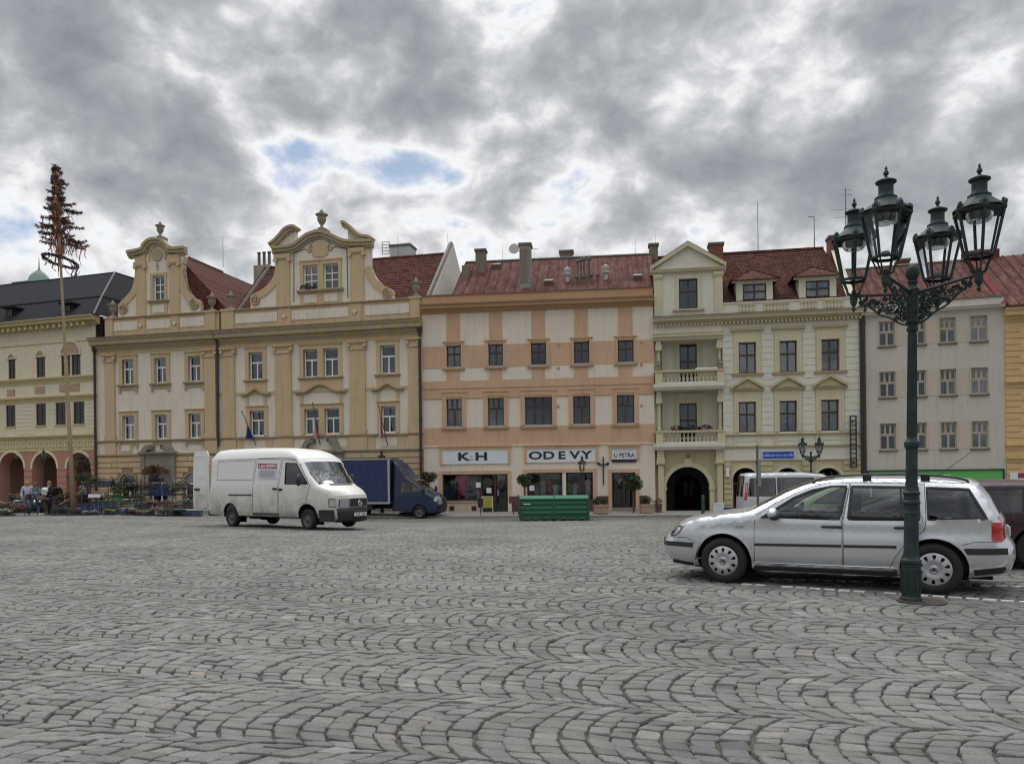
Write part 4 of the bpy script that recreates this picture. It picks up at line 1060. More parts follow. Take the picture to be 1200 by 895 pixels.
for i, g in enumerate(loO):
 r = g[0]; m = MB(); frame_band(m, r, .24, -.05, .0, 'LRT'); m.box(r[0]-.26, r[1]+.26, -.09, 0, r[3]+.24, r[3]+.30); m.build('window_surround', O_APR, O.root)
 m = MB(); m.box(r[0]-.28, r[1]+.28, -.12, 0, r[2]-.14, r[2]-.04); m.build('sill', O_BRN, O.root)
 MB().box(r[0], r[1], -.07, .1, r[2]-.04, r[2]+.05).build('sill_sheet', M_CURTAIN, O.root)
for i, g in enumerate(upO): add_window(O, *g[0], 'B', curtain=['full', 'full', 'full', 'full', 'full'][i])
for i, g in enumerate(loO): add_window(O, *g[0], 'W' if i == 2 else 'B3', curtain=['sides', 'full', 'full', 'full', 'sides'][i])
MB().mold(0, OL, ledge_prof(Zr(453.6), Zr(451.8), .06)).build('string_course', O_APR, O.root)
MB().mold(0, OL, ledge_prof(zl1-.04, zl1+.03, .05)).build('string_course', O_APR, O.root)
MB().mold(0, OL, ledge_prof(zg1-.09, zg1, .07)).build('string_course', O_CREAM, O.root)
MB().mold(-.05, OL, cornice_prof(zc0, zc1, .55)).build('cornice', O_BRN, O.root)
MB().box(0, OL-.01, .02, .35, zc1, zpt).build('parapet', O_BRN, O.root)
MB().box(-.02, OL, -.04, .4, zpt, zpt+.05).build('parapet_coping', C_CAP, O.root)
# shop frames
def portico(a, b, z0, z1, t, name='shopfront_surround', y=-.06, sides='LRT'):
 m = MB(); frame_band(m, (a, b, z0, z1), t, y, 0, sides); return m.build(name, O_APR, O.root)
for h, zb in ((hk, .75), (ho, .75), (hu, .05)): portico(h[0], h[1], zb, h[3], .2)
# sign boards
M_SIGN = mat('sign_white', (.66, .68, .68), .5, var=.04); M_BLACK = mat('black_paint', (.02, .02, .022), .5); M_GREYL = mat('pale_grey_print', (.45, .47, .48), .6)
sg = [r8(118, 360, 435, 428), r8(528, 355, 860, 420), r8(940, 355, 1058, 405)]
for s_ in sg:
 m = MB(); a, b, c, d = s_; m.box(a-.14, b+.14, -.1, 0, d, d+.17); m.box(a-.14, a, -.1, 0, c-.02, d); m.box(b, b+.14, -.1, 0, c-.02, d)
 m.box(a-.2, b+.2, -.16, 0, d+.17, d+.25); m.build('sign_surround', O_APR, O.root)
def sign(r, label, texts, mtl=M_SIGN):
 a, b, c, d = r; o = MB().box(a, b, -.07, -.001, c, d).build('shop_sign', mtl, None)
 o.location = O.root.location; o.rotation_euler = O.root.rotation_euler; tag(o, label, 'sign')
 for body, fx, fz, size, sx, mt, bold, sp in texts:
  text_obj('lettering', body, size, o, (a+(b-a)*fx, -.075, c+(d-c)*fz), mt, .006, sx, bold, space=sp)
 return o
sign(sg[0], 'white shop board reading K & H in heavy black letters', [('K', .325, .5, .62, 1.65, M_BLACK, .022, 1), ('&', .45, .40, .42, 1.1, M_GREYL, .0, 1), ('H', .60, .5, .62, 1.65, M_BLACK, .022, 1)])
sign(sg[1], 'long white shop board reading ODEVY in spaced black capitals', [('O', .125, .5, .60, 1.6, M_BLACK, .018, 1), ('D', .32, .5, .60, 1.5, M_BLACK, .018, 1), ('E', .51, .5, .60, 1.4, M_BLACK, .018, 1), ('V', .70, .5, .60, 1.5, M_BLACK, .018, 1), ('Y', .87, .5, .60, 1.5, M_BLACK, .018, 1)])
s3 = sign(sg[2], 'small white board reading U PETRA above the doorway', [('U PETRA', .5, .36, .34, .86, M_BLACK, .004, 1.0)])
a, b, c, d = sg[2]
text_obj('lettering', 'RESTAURACE', .17, s3, ((a+b)/2, -.075, c+(d-c)*.82), M_GREYL, .004, 1.1, 0, space=1.25) if False else None
m = MB(); rnd = random.Random(4)
for k in range(12): m.box(a+.12+k*(b-a-.2)/12, a+.12+k*(b-a-.2)/12+.07, -.076, -.07, c+(d-c)*.78, c+(d-c)*.9)
m.build('faint_print', M_GREYL, s3)
MB().box(a, b, -.06, 0, c-.17, c-.01).build('dark_board', M_BLACK, s3)
# spot lights and cross ornament
for zx in (875, 920):
 x, z = o8(zx, 428); m = MB(); m.tube([(x, 0, z+.1), (x, -.25, z+.05)], .02, 5); m.lathe([(.04, 0), (.1, .14)], 8, (x, -.28, z-.08)); m.build('spotlight', M_BLACK, O.root)
x, z = o8(898, 460); m = MB(); m.box(x-.03, x+.03, -.08, 0, z-.8, z+.75); m.box(x-.22, x+.22, -.08, 0, z+.3, z+.36); m.build('wall_anchor', M_BLACK, O.root)
m = MB()
for zx, zy in ((680, 150), (1083, 145)):
 x, z = o8(zx, zy); m.lathe([(.08, -.04), (.08, 0)], 10, (x, 0, z), 'y')
for zx, zy in ((680, 557), (1083, 545), (1083, 650), (680, 667)):
 x, z = o7(zx, zy); m.lathe([(.08, -.04), (.08, 0)], 10, (x, 0, z), 'y')
m.build('vent_cover', O_BRN, O.root)
# shop interiors: window boxes with clothes
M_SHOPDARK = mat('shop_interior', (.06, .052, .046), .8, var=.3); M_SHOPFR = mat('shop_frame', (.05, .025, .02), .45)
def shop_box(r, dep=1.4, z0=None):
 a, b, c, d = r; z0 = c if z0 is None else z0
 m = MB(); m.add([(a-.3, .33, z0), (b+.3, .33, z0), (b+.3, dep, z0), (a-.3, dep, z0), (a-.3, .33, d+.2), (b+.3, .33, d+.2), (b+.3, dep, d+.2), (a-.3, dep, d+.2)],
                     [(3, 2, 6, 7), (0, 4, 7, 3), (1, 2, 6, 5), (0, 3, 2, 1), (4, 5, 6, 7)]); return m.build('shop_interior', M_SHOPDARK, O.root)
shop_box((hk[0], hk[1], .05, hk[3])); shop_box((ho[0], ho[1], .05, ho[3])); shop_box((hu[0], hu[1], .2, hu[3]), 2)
# K&H: base wall, display window, door
xk = o8(302, 560)[0]; zk = o8(200, 613)[1]
MB().box(hk[0]-.2, xk, -.09, .3, -.5, zk-.02).build('base_wall', mat('base_wall_plaster', (.52, .41, .30), .9, var=.12, streak=.2), O.root)
MB().box(hk[0]-.2, xk+.05, -.14, .3, zk-.02, zk+.06).build('sill', O_BRN, O.root)
for zx in (165, 272): x, z = o8(zx, 643); MB().box(x-.14, x+.14, -.1, -.06, z-.13, z+.13).build('vent_hole', M_BLACK, O.root)
M_SHOPGL = glassmat('shop_glass', (.88, .9, .9), .02, 1.3, .97)
def shopwindow(a, b, c, d, mull=(), name='shop_window'):
 m = MB(); frame_band(m, (a+.07, b-.07, c+.07, d-.07), .07, .12, .2)
 for x in mull: m.box(x-.035, x+.035, .12, .2, c+.07, d-.07)
 w = m.build(name, M_SHOPFR, O.root); xs = [a+.07]+list(mull)+[b-.07]
 for i in range(len(xs)-1): MB().box(xs[i]+.035, xs[i+1]-.035, .15, .165, c+.07, d-.07).build('pane', M_SHOPGL, w)
 return w
shopwindow(hk[0], xk, zk+.06, hk[3]);
xd = o8(372, 560)[0]
w = shopwindow(xk, xd, .1, hk[3]); d_ = shopwindow(xd, hk[1], .1, hk[3]-.45, name='door'); shopwindow(xd, hk[1], hk[3]-.45, hk[3], name='fanlight')
MB().box(xd+.15, xd+.2, .06, .12, 1.0, 1.35).build('door_handle', mat('steel', (.5, .5, .5), .3, metal=.8), d_)
MB().box(hk[0], hk[1], -.15, .35, -.1, .1).build('doorstep', C_STONE, O.root)
def paper(Wl, x, z, w=.28, h=.3, col=(.7, .7, .68), y=.1, name='paper_notice'): MB().box(x-w/2, x+w/2, y, y+.012, z-h/2, z+h/2).build(name, mat('paper_%d_%d' % (col[0]*100, col[2]*100), col, .8), Wl.root)
for zx, zy in ((290, 530), (342, 557)): x, z = o8(zx, zy); paper(O, x, z)
# clothes on dummies
def garment(Wl, x, z, h, w, col, name='garment', y=.40, label=None, cat='clothing'):
 m = MB(); m.lathe([(w*.30, 0), (w*.5, .02), (w*.42, h*.35), (w*.36, h*.6), (w*.5, h*.86), (w*.42, h*.94), (w*.12, h), (w*.1, h*1.05)], 10, (0, 0, 0))
 for s_ in (-1, 1): m.tube([(s_*w*.42, 0, h*.88), (s_*w*.62, .02, h*.7), (s_*w*.66, .03, h*.45)], [w*.13, w*.11, w*.09], 6)
 for i, v in enumerate(m.v): m.v[i] = (v[0], v[1]*.55, v[2])
 o = m.build(name, mat('cloth_%d_%d_%d' % tuple(int(c*100) for c in col), col, .9, var=.15, vscale=6), None, smooth=True)
 p = Wl.world(x, y, z); o.location = p; o.rotation_euler = Wl.root.rotation_euler
 return tag(o, label, cat)
for zx, zy, h, w, col, lb in ((207, 585, 1.25, .62, (.60, .03, .14), 'magenta dress hanging in the K & H shop window'), (262, 600, 1.2, .55, (.15, .17, .15), 'grey green coat in the K & H shop window'),
  (238, 607, .8, .5, (.12, .14, .22), 'slate blue jumper low in the K & H shop window'), (132, 607, .8, .42, (.03, .07, .16), 'dark blue garment at the left edge of the shop window'),
  (162, 600, 1.15, .5, (.05, .06, .06), 'black jacket left of the magenta dress in the shop window'), (286, 607, .6, .38, (.4, .4, .42), 'pale folded top beside the grey green coat')):
 x, z = o8(zx, zy); garment(O, x, max(z, zk+.08), h, w, col, label=lb)
m = MB(); rnd = random.Random(8); objs = []
for k in range(9):
 x = hk[0]+.3+k*.27; MB()
NTH0 = ['first', 'second', 'third', 'fourth', 'fifth', 'sixth', 'seventh', 'eighth']
for k in range(8):
 x = hk[0]+.28+k*.30; c_ = [(.35, .3, .3), (.05, .08, .2), (.3, .08, .1), (.4, .38, .36)][k % 4]
 o = MB().box(-.1, .1, -.08, .08, 0, .12+.05*(k % 3)).build('folded_clothes', mat('fold%d' % (k % 4), c_, .9), None); o.location = O.world(x, .42, zk+.08); o.rotation_euler = O.root.rotation_euler
 tag(o, NTH0[k]+' folded pile of clothes from the left in the K & H shop window', 'clothing', 'folded clothes in the shop window')
# yellow board and white easel at the door
x, z = o8(340, 640)
def stand_board(x, y, z0, w, h, col, name, label, frame=True, legs=.25):
 m = MB(); m.box(-w/2, w/2, -.015, .015, legs, legs+h); o = m.build(name, mat('board_%d_%d' % (col[0]*100, col[2]*100), col, .6, var=.1), None)
 f = MB(); f.box(-w/2-.03, -w/2, -.03, .03, 0, legs+h+.03).box(w/2, w/2+.03, -.03, .03, 0, legs+h+.03).box(-w/2, w/2, -.03, .03, legs+h, legs+h+.03)
 f.build('frame', M_PVC, o); o.location = O.world(x, y, z0); o.rotation_euler = O.root.rotation_euler; return tag(o, label, 'sign')
stand_board(o8(340, 640)[0], -.3, .1, .58, .62, (.34, .30, .05), 'display_board', 'yellow display board standing before the K & H shop door')
# ODEVY display
zo = .75
MB().box(ho[0]-.2, ho[1]+.2, -.1, .3, -.5, zo).build('base_wall', O_PLINTH, O.root)
xm1, xm2 = o8(700, 550)[0], o8(712, 550)[0]
shopwindow(ho[0], xm1, zo, ho[3]); MB().box(xm1, xm2+.06, -.02, .3, zo, ho[3]).build('shop_pier', O_CREAM, O.root); shopwindow(xm2+.06, ho[1], zo, ho[3], mull=[o8(790, 550)[0]])
rnd = random.Random(12); NTH = ['first', 'second', 'third', 'fourth', 'fifth', 'sixth', 'seventh', 'eighth', 'ninth', 'tenth']
for k in range(10):
 x = ho[0]+.5+k*.36
 c_ = [(.16, .13, .11), (.34, .31, .26), (.28, .06, .06), (.45, .42, .38), (.08, .11, .20)][k % 5]
 garment(O, x, .85, rnd.uniform(.7, 1.15), .42, c_, label=NTH[k]+' garment on a stand from the left in the ODEVY shop window', y=.45)
for o in list(bpy.data.objects):
 if 'garment on a stand' in (o.get('label') or ''): o['group'] = 'garments in the ODEVY shop window'
x, z = o8(550, 545); paper(O, x, z, y=.13)
MB().box(ho[0]+.15, xm1-.2, .9, .93, 1.55, 2.4).build('backdrop', mat('olive_backdrop', (.10, .085, .03), .9, var=.3), O.root)
# U PETRA door
shopwindow(hu[0], (hu[0]+hu[1])/2, .3, hu[3], name='door'); shopwindow((hu[0]+hu[1])/2, hu[1], .3, hu[3], name='door')
m = MB(); m.box(hu[0]-.1, hu[1]+.1, -.55, .35, -.3, .14); m.box(hu[0], hu[1], -.25, .35, .14, .29); m.build('steps', C_STONE, O.root)
for a, b in ((o8(455, 600)[0], ho[0]-.2), (ho[1]+.2, hu[0]-.2), (hu[1]+.2, o8(1112, 600)[0])):
 if b > a: MB().box(a, b, -.07, .01, -.5, .95).build('plinth', O_PLINTH, O.root)
MB().box(0, hk[0]-.2, -.07, .01, -.5, .55).build('plinth', C_STONE, O.root)
# roof
zr_o = zpt+3.25; yo = 5.2; x0r = 1.62
m = MB(); roof_slope(m, x0r, OL+.0, .35, zpt-.05, yo, zr_o, x1b=OL+.3); roof_slope(m, x0r, OL+.3, 2*yo, zpt-.05, yo, zr_o); m.build('roof', O_RED, O.root)
seams(O.root, x0r, OL-.05, .36, zpt-.04, yo-.05, zr_o-.03, .58, O_RED)
MB().tube([(x0r, yo, zr_o+.03), (OL+.3, yo, zr_o+.03)], .08, 6).build('ridge_cap', C_CAP, O.root)
MB().add([(x0r, .35, zpt-.1), (x0r, 2*yo, zpt-.1), (x0r, yo, zr_o)], [(0, 2, 1)]).build('gable_end', O_CREAM, O.root)
MB().box(0, x0r, .4, 9, zpt-.6, zpt-.2).build('flat_roof', C_CAP, O.root)
def oz_roof(d): return zpt+(d-.35)/(yo-.35)*(zr_o-zpt)
def on_roof(px0, px1, pyt, d, mtl, name='chimney', dep=.6, caps=True, pots=0): return chimney(O, px0, px1, pyt, d, oz_roof(min(d, yo))-.3, mtl, name, dep, caps, None, pots)
M_BRICK = mat('mossy_brick', (.20, .165, .125), .95, var=.3, vscale=4, bump=.8, bscale=14, streak=.3)
on_roof(557, 568.5, 291.5, 3.6, M_BRICK); on_roof(656, 671, 293, yo+.4, M_BRICK); on_roof(761, 771, 285, 5.3, M_BRICK)
tallc = on_roof(608.5, 621.5, 284.5, 1.2, mat('grey_brick_plain', (.27, .25, .215), .95, var=.25, vscale=4), dep=.75)
cx0 = O.X(608.5, 300, 1.2); cx1 = O.X(621.5, 300, 1.2); zb_c = oz_roof(1.2)+.3; zt_c = O.Z(615, 284.5, 1.2)-.2
nrow = int((zt_c-zb_c)/.1)
bm_ = MB(); bm_.box(-.085, .085, -.012, .0, -.035, .035); bme = bm_.mesh('brick', M_BRICK)
for r in range(nrow):
 for k in range(3):
  xx = cx0+.1+k*.2+(.06 if r % 2 else 0)
  if xx+.085 < cx1: link('brick', bme, tallc, (xx, 1.2, zb_c+r*.1))
MB().box(O.X(545, 320, 3)-.2, O.X(545, 320, 3)+.25, 3.0, 3.6, zpt+.6, zpt+2.5).build('chimney', M_BRICK, O.root)
# roof lights, vents, dish, pipes
def roof_thing(px, py, d, mk, name, mtl):
 x = O.X(px, py, d); z = oz_roof(d); m = MB(); mk(m); o = m.build(name, mtl, O.root); o.location = (x, d, z); return o
SL = math.atan2(zr_o-zpt, yo-.35)
for px, py, d in ((643, 326.5, 1.7), (747, 319.5, 1.9), (581.5, 309, 4.4)):
 o = roof_thing(px, py, d, lambda m: m.box(-.26, .26, -.3, .3, -.1, .16), 'skylight', C_CAP); o.rotation_euler = (SL*.6, 0, 0)
 MB().box(-.22, .22, -.26, .26, .16, .175).build('pane', mat('skylight_glass', (.5, .52, .54), .2), o)
for px, py, d in ((665, 323, 1.9), (710, 321, 2.0)):
 roof_thing(px, py, d, lambda m: m.lathe([(.12, -.2), (.12, .28), (.2, .3), (.2, .48), (.12, .5), (.2, .52), (.2, .7), (.05, .78)], 10), 'roof_vent', mat('vent_white', (.42, .41, .38), .6, var=.1))
for px, d in ((677, 1.9), (681, 2.1), (684.5, 2.2), (690.5, 2.2), (676, 1.4), (684, 1.4), (693, 1.6), (700, 1.6)):
 hh = 1.0 if d > 1.8 else .3
 roof_thing(px, 320, d, lambda m: m.lathe([(.05, -.1), (.05, hh), (.12, hh+.02), (.12, hh+.14), (.04, hh+.18)], 7), 'vent_pipe', C_CAP)
x = O.X(603, 293, 1.4); z = O.Z(603, 293, 1.4); m = MB(); m.lathe([(.02, .05), (.2, .02), (.3, -.06)], 14, (x, 1.2, z), 'y'); m.tube([(x, 1.3, z), (x+.35, 1.45, z-.1)], .02, 5); m.build('satellite_dish', mat('dish', (.5, .5, .5), .5), O.root)
def yagi(m, x, z0, z1, d, n=5, w=.5, at_=.9):
 z = z0+(z1-z0)*at_
 m.tube([(x-w, d, z), (x+w, d, z)], .012, 4)
 for k in range(n): xx = x-w+2*w*k/(n-1); m.tube([(xx, d-.2, z-.12), (xx, d+.2, z+.12)], .008, 4)
mast(O, 589, 311, 288, 4.9, .012); mast(O, 744.5, 299, 279, 4.9, .012); mast(O, 626, 305, 291, 4.9, .015, extra=lambda m, x, a, b, d: yagi(m, x, a, b, d, 4, .25, .95))
mast(O, 768, 290, 272, 5.5, .012)
bpy.data.objects['lightning_rod'].name = 'lightning_rod'

# ================================================================== CREAM HOUSE WITH BALCONIES
K_W = stucco('ivory_plaster', (.65, .63, .52), .05, .12); K_Y = stucco('sand_trim_plaster', (.58, .52, .36), .08, .15); K_YB = stucco('sand_base_plaster', (.50, .43, .28), .1, .2)
K_TILE = tile_roof_mat('brown_tile', (.105, .046, .03), dirt=(.055, .035, .03), var=.2)
K = Wall(767, 21.35, 1010, 22.3, 'balcony_house', 'cream house with stacked balconies over an arched passage and brown tiled roof', 'house')
def k1(zx, zy, y=0): return K.q(750+zx/4.444, 220+zy/4.475, y)
def k2(zx, zy, y=0): return K.q(750+zx/4.067, 400+zy/4.067, y)
def rk1(a, c, b, d, y=0): return K.R(750+a/4.444, 220+c/4.475, 750+b/4.444, 220+d/4.475, y)
def rk2(a, c, b, d, y=0): return K.R(750+a/4.067, 400+c/4.067, 750+b/4.067, 400+d/4.067, y)
KL = K.L; xbay = k2(398, 500)[0]                 # right edge of the bay
zcor1, zcor0 = k1(600, 664)[1], k1(600, 700)[1]
up = level([[rk2(470, 5, 553, 152)], [rk2(664, -3, 748, 146)], [rk2(863, -10, 950, 138)]])
lo = level([[rk2(470, 288, 553, 433)], [rk2(664, 283, 748, 430)], [rk2(862, 278, 948, 425)]])
zl = k2(700, 437)[1]; zl2 = k2(700, 497)[1]; zf = k2(700, 567)[1]
arch = []
for a, b in ((442, 562), (645, 762), (835, 962)):
 xa, zt = k2(a, 603); xb2 = k2(b, 603)[0]; r = (xb2-xa)/2; arch.append((xa, xb2, .05, zt-r*.92, r*.92))
m = MB(); wall_panel(m, xbay, KL-.005, -.5, zcor0, [g[0] for g in up+lo]+arch, 0, .4); m.add([(KL-.005, 0, -.5), (KL-.005, 8, -.5), (KL-.005, 8, zcor1), (KL-.005, 0, zcor1)], [(3, 2, 1, 0)]); m.build('wall', K_W, K.root)
# grooved render courses: thin proud courses between windows
zc = lin(zl+.1, zcor0-.35, 17)
hh = [g[0] for g in up+lo]
for k in range(16):
 z0, z1 = zc[k]+.018, zc[k+1]-.018; zm = (z0+z1)/2; spans = [(xbay+.02, KL-.03)]
 for g in hh:
  if g[2]-.35 < zm < g[3]+.85 if g in [q[0] for q in lo] else g[2]-.3 < zm < g[3]+.75:
   spans = [s for a, b in spans for s in ((a, min(b, g[0]-.30)), (max(a, g[1]+.30), b)) if s[1]-s[0] > .08]
 for a, b in spans: MB().box(a, b, -.03, 0, z0, z1).build('render_course', K_W, K.root)
for i, g in enumerate(up+lo):
 r = g[0]; m = MB(); frame_band(m, r, .24, -.07, 0, 'LRT'); frame_band(m, (r[0], r[1], r[2], r[3]), .08, -.1, -.07, 'LRT'); m.build('window_surround', K_Y, K.root)
 add_window(K, *r, 'B', curtain=['full', 'full', None, 'sides', 'full', 'low'][i])
for g in up:
 r = g[0]; MB().mold(r[0]-.42, r[1]+.42, cornice_prof(r[3]+.55, r[3]+.78, .26)).build('window_cornice', K_Y, K.root)
 MB().box(r[0]-.24, r[1]+.24, -.06, 0, r[3]+.24, r[3]+.55).build('window_frieze', K_Y, K.root)
 m = MB(); m.mold(r[0]-.38, r[1]+.38, [(0, r[2]-.14), (-.1, r[2]-.14), (-.16, r[2]-.03), (0, r[2])]); m.build('sill', C_CAP if False else K_YB, K.root)
for g in lo:
 r = g[0]; a, b, z = r[0]-.42, r[1]+.42, r[3]+.58; cx = (a+b)/2; h = .62; m = MB()
 MB().box(r[0]-.26, r[1]+.26, -.06, 0, r[3]+.24, z).build('window_frieze', K_Y, K.root)
 m.mold(a, b, [(0, z), (-.14, z), (-.24, z+.12), (0, z+.13)])
 for s_ in (-1, 1): e = cx+s_*(b-a)/2; m.prism([(e, z+.1), (cx, z+h), (cx, z+h+.15), (e, z+.25)], -.26, 0)
 m.build('window_pediment', K_YB, K.root)
 MB().prism([(a+.2, z+.12), (b-.2, z+.12), (cx, z+h)], -.08, 0).build('pediment_field', K_Y, K.root)
 MB().prism([(cx-.28, z+.16), (cx+.28, z+.16), (cx, z+.4)], -.14, -.08).build('pediment_relief', K_YB, K.root)
MB().mold(xbay, KL, ledge_prof(zl-.12, zl, .14)).build('ledge', K_YB, K.root); MB().mold(xbay, KL, ledge_prof(zl2-.1, zl2+.04, .12)).build('ledge', K_YB, K.root)
for a, b in ((462, 562), (658, 758), (855, 958)): MB().box(k2(a, 470)[0], k2(b, 470)[0], -.03, 0, zl2+.28, zl-.3).build('relief_panel', K_W, K.root)
for a, b in ((445, 462), (562, 580), (640, 658), (758, 776), (836, 855), (958, 975)): MB().box(k2(a, 470)[0], k2(b, 470)[0], -.05, 0, zl2+.05, zl-.13).build('lesene', K_Y, K.root)
# ground floor: sand coloured skin with arches and rusticated piers
m = MB(); wall_panel(m, xbay, KL-.01, -.5, zf, arch, -.03, .03); m.build('ground_floor_wall', K_YB, K.root)
MB().box(xbay, KL-.01, -.09, 0, zf, zf+.06).build('ledge', K_YB, K.root)
piers = [(xbay+.02, arch[0][0]-.08), (arch[0][1]+.12, arch[1][0]-.12), (arch[1][1]+.1, arch[2][0]-.1), (arch[2][1]+.08, KL-.04)]
for a, b in piers:
 if b-a > .15:
  for k in range(9): z0 = .1+k*(zf-.1)/9; MB().box(a, b, -.1, -.031, z0+.025, z0+(zf-.1)/9-.025).build('rustic_block', K_YB, K.root)
for h in arch:
 a, b, c, d, r = h; cx = (a+b)/2; m = MB(); oa = arc2(cx, d, (b-a)/2+.16, r+.16, 180, 0, 14); ia = arc2(cx, d, (b-a)/2, r, 180, 0, 14)
 for k in range(14): m.prism([oa[k], oa[k+1], ia[k+1], ia[k]], -.08, -.03)
 m.build('arch_moulding', K_Y, K.root)
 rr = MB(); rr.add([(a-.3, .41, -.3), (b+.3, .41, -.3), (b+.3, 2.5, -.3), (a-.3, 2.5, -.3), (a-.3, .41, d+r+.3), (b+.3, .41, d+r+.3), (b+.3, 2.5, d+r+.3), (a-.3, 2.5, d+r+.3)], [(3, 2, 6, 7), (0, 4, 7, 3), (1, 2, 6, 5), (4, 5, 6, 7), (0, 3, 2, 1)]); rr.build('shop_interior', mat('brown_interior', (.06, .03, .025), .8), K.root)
 m = MB(); xs = lin(a+.06, b-.06, 4); zr_ = d
 for x in xs: m.box(x-.04, x+.04, .2, .28, .05, d+.4 if abs(x-cx) < (b-a)*.3 else d)
 m.box(a, b, .2, .28, d-.3, d-.2); m.build('shop_window', M_SHOPFR, K.root)
# main cornice over the whole width with brackets, attic wall
zc_a, zc_b = zcor0, zcor1
MB().mold(-.02, KL+.03, cornice_prof(zc_a, zc_b, .5)).build('cornice', K_Y, K.root)
nd = 52; dm = MB().box(-.05, .05, -.2, 0, -.14, 0).mesh('dentil', K_YB)
for k in range(nd): link('dentil', dm, K.root, (.12+k*(KL-.2)/(nd-1), -.03, zc_a+.02))
MB().mold(-.04, KL+.04, [(.02, zc_b+.03), (-.53, zc_b), (-.53, zc_b+.03), (.02, zc_b+.08)]).build('cornice_flashing', C_CAP, K.root)
zat = k1(700, 598)[1]; xb1 = k1(432, 600)[0]
MB().box(xb1, KL-.01, .02, .35, zc_b, zat).build('attic_wall', K_W, K.root); MB().box(xb1, KL, -.03, .4, zat, zat+.07).build('attic_coping', K_W, K.root)
for s0, s1 in ((512, 605), (640, 780), (835, 925), (955, 1060)):
 n = int((s1-s0)/17)
 for k in range(n):
  x = k1(s0+(s1-s0)*(k+.5)/n, 620)[0]; MB().lathe([(.05, zc_b+.12), (.08, zc_b+.22), (.05, zc_b+.4), (.09, zat-.08)], 6, (x, .0, 0)).build('blind_baluster', K_Y, K.root)
# the bay
Y1 = 1.05                                        # loggia depth
xpl, xpr = .02, xbay
pw = k2(108, 300)[0]-k2(78, 300)[0]
zs2a, zs2b = k2(240, 232)[1], k2(240, 203)[1]    # upper balcony slab
zs1a, zs1b = k2(240, 516)[1], k2(240, 487)[1]
zb2t, zb1t = k2(240, 141)[1], k2(240, 428)[1]
x1l, x1r = k2(106, 300)[0], k2(368, 300)[0]
dA = K.R(750+188/4.067, 400+12/4.067, 750+271/4.067, 400+142/4.067, Y1); dA = (dA[0], dA[1], zs2b-.05, dA[3])
dB = K.R(750+188/4.067, 400+295/4.067, 750+271/4.067, 400+425/4.067, Y1); dB = (dB[0], dB[1], zs1b-.05, dB[3])
m = MB(); wall_panel(m, 0, xbay, zs1a, zc_a, [dA, dB], Y1, .3); m.build('loggia_wall', K_W, K.root)
MB().box(x1r+.02, xbay+.4, .30, Y1, zs1b, zc_a).box(.004, x1l-.02, .30, Y1, zs1b, zc_a).build('loggia_pier', K_W, K.root)
for z0, z1 in ((zs1b, zs2a), (zs2b, k1(250, 765)[1])):
 m = MB(); m.add([(x1l, 0, z0), (x1l, Y1, z0), (x1l, Y1, z1), (x1l, 0, z1), (x1r, 0, z0), (x1r, Y1, z0), (x1r, Y1, z1), (x1r, 0, z1)], [(3, 2, 1, 0), (4, 5, 6, 7)]); m.build('loggia_side', K_W, K.root)
for r in (dA, dB):
 m = MB(); frame_band(m, r, .26, Y1-.07, Y1, 'LRT'); m.box(r[0]-.34, r[1]+.34, Y1-.12, Y1, r[3]+.5, r[3]+.6); m.build('window_surround', K_Y, K.root); add_window(K, *r, 'B', y=Y1+.14, curtain='full')
# top of the bay under the cornice
zc2 = k1(250, 797)[1]
MB().box(.0, xbay, -.05, Y1, zc2, zc_a).build('bay_entablature', K_W, K.root); MB().mold(-.02, xbay+.05, cornice_prof(zc2, k1(250, 760)[1], .22, -.05)).build('bay_cornice', K_Y, K.root)
for xc0 in (x1l-pw, x1r):
 a, b = xc0, xc0+pw
 for z0, z1 in ((zb1t+.06, zs2a), (zb2t+.06, zc2)):
  m = MB(); zcap = z1-.75*(z1-z0)*.42
  m.lathe([(pw*.46, z0), (pw*.46, z0+.1), (pw*.38, z0+.16), (pw*.34, zcap-.1), (pw*.44, zcap-.06), (pw*.44, zcap)], 14, ((a+b)/2, .22, 0)); m.box(a, b, -.03, .5, zcap, zcap+.32); m.box(a+.03, b-.03, 0, .47, zcap+.32, z1)
  m.build('column', K_Y, K.root)
 m = MB(); m.lathe([(.1, 0), (.1, .1), (.05, .14), (.13, .24), (.08, .34), (.1, .42), (.03, .5)], 10, ((a+b)/2, -.18, zb2t+.1));
 m.build('urn', C_STONE, K.root)
def balcony(zslab0, zslab1, ztop):
 m = MB(); m.mold(-.05, xbay+.05, [(Y1, zslab0), (-.3, zslab0), (-.42, zslab0+.5*(zslab1-zslab0)), (-.42, zslab1), (Y1, zslab1)]); s_ = m.build('balcony_slab', K_W, K.root)
 for xc0 in (x1l-pw, x1r): MB().box(xc0-.03, xc0+pw+.03, -.36, .1, zslab1, ztop-.08).build('balustrade_post', K_Y, s_)
 MB().box(-.02, xbay+.02, -.4, .05, ztop-.08, ztop+.04).build('handrail', K_YB, s_); MB().box(x1l, x1r, -.32, -.04, zslab1, zslab1+.1).build('balustrade_base', K_W, s_)
 h = ztop-.08-zslab1-.1; n = 14; bm = MB(); bm.lathe([(.07, 0), (.05, .05*h), (.04, .1*h), (.085, .32*h), (.07, .5*h), (.032, .56*h), (.05, .62*h), (.032, .68*h), (.05, .9*h), (.07, h)], 8)
 me = bm.mesh('baluster', K_Y, smooth=True)
 for k in range(n): link('baluster', me, s_, (x1l+.09+(x1r-x1l-.18)*k/(n-1), -.18, zslab1+.1))
balcony(zs2a, zs2b, zb2t); balcony(zs1a, zs1b, zb1t)
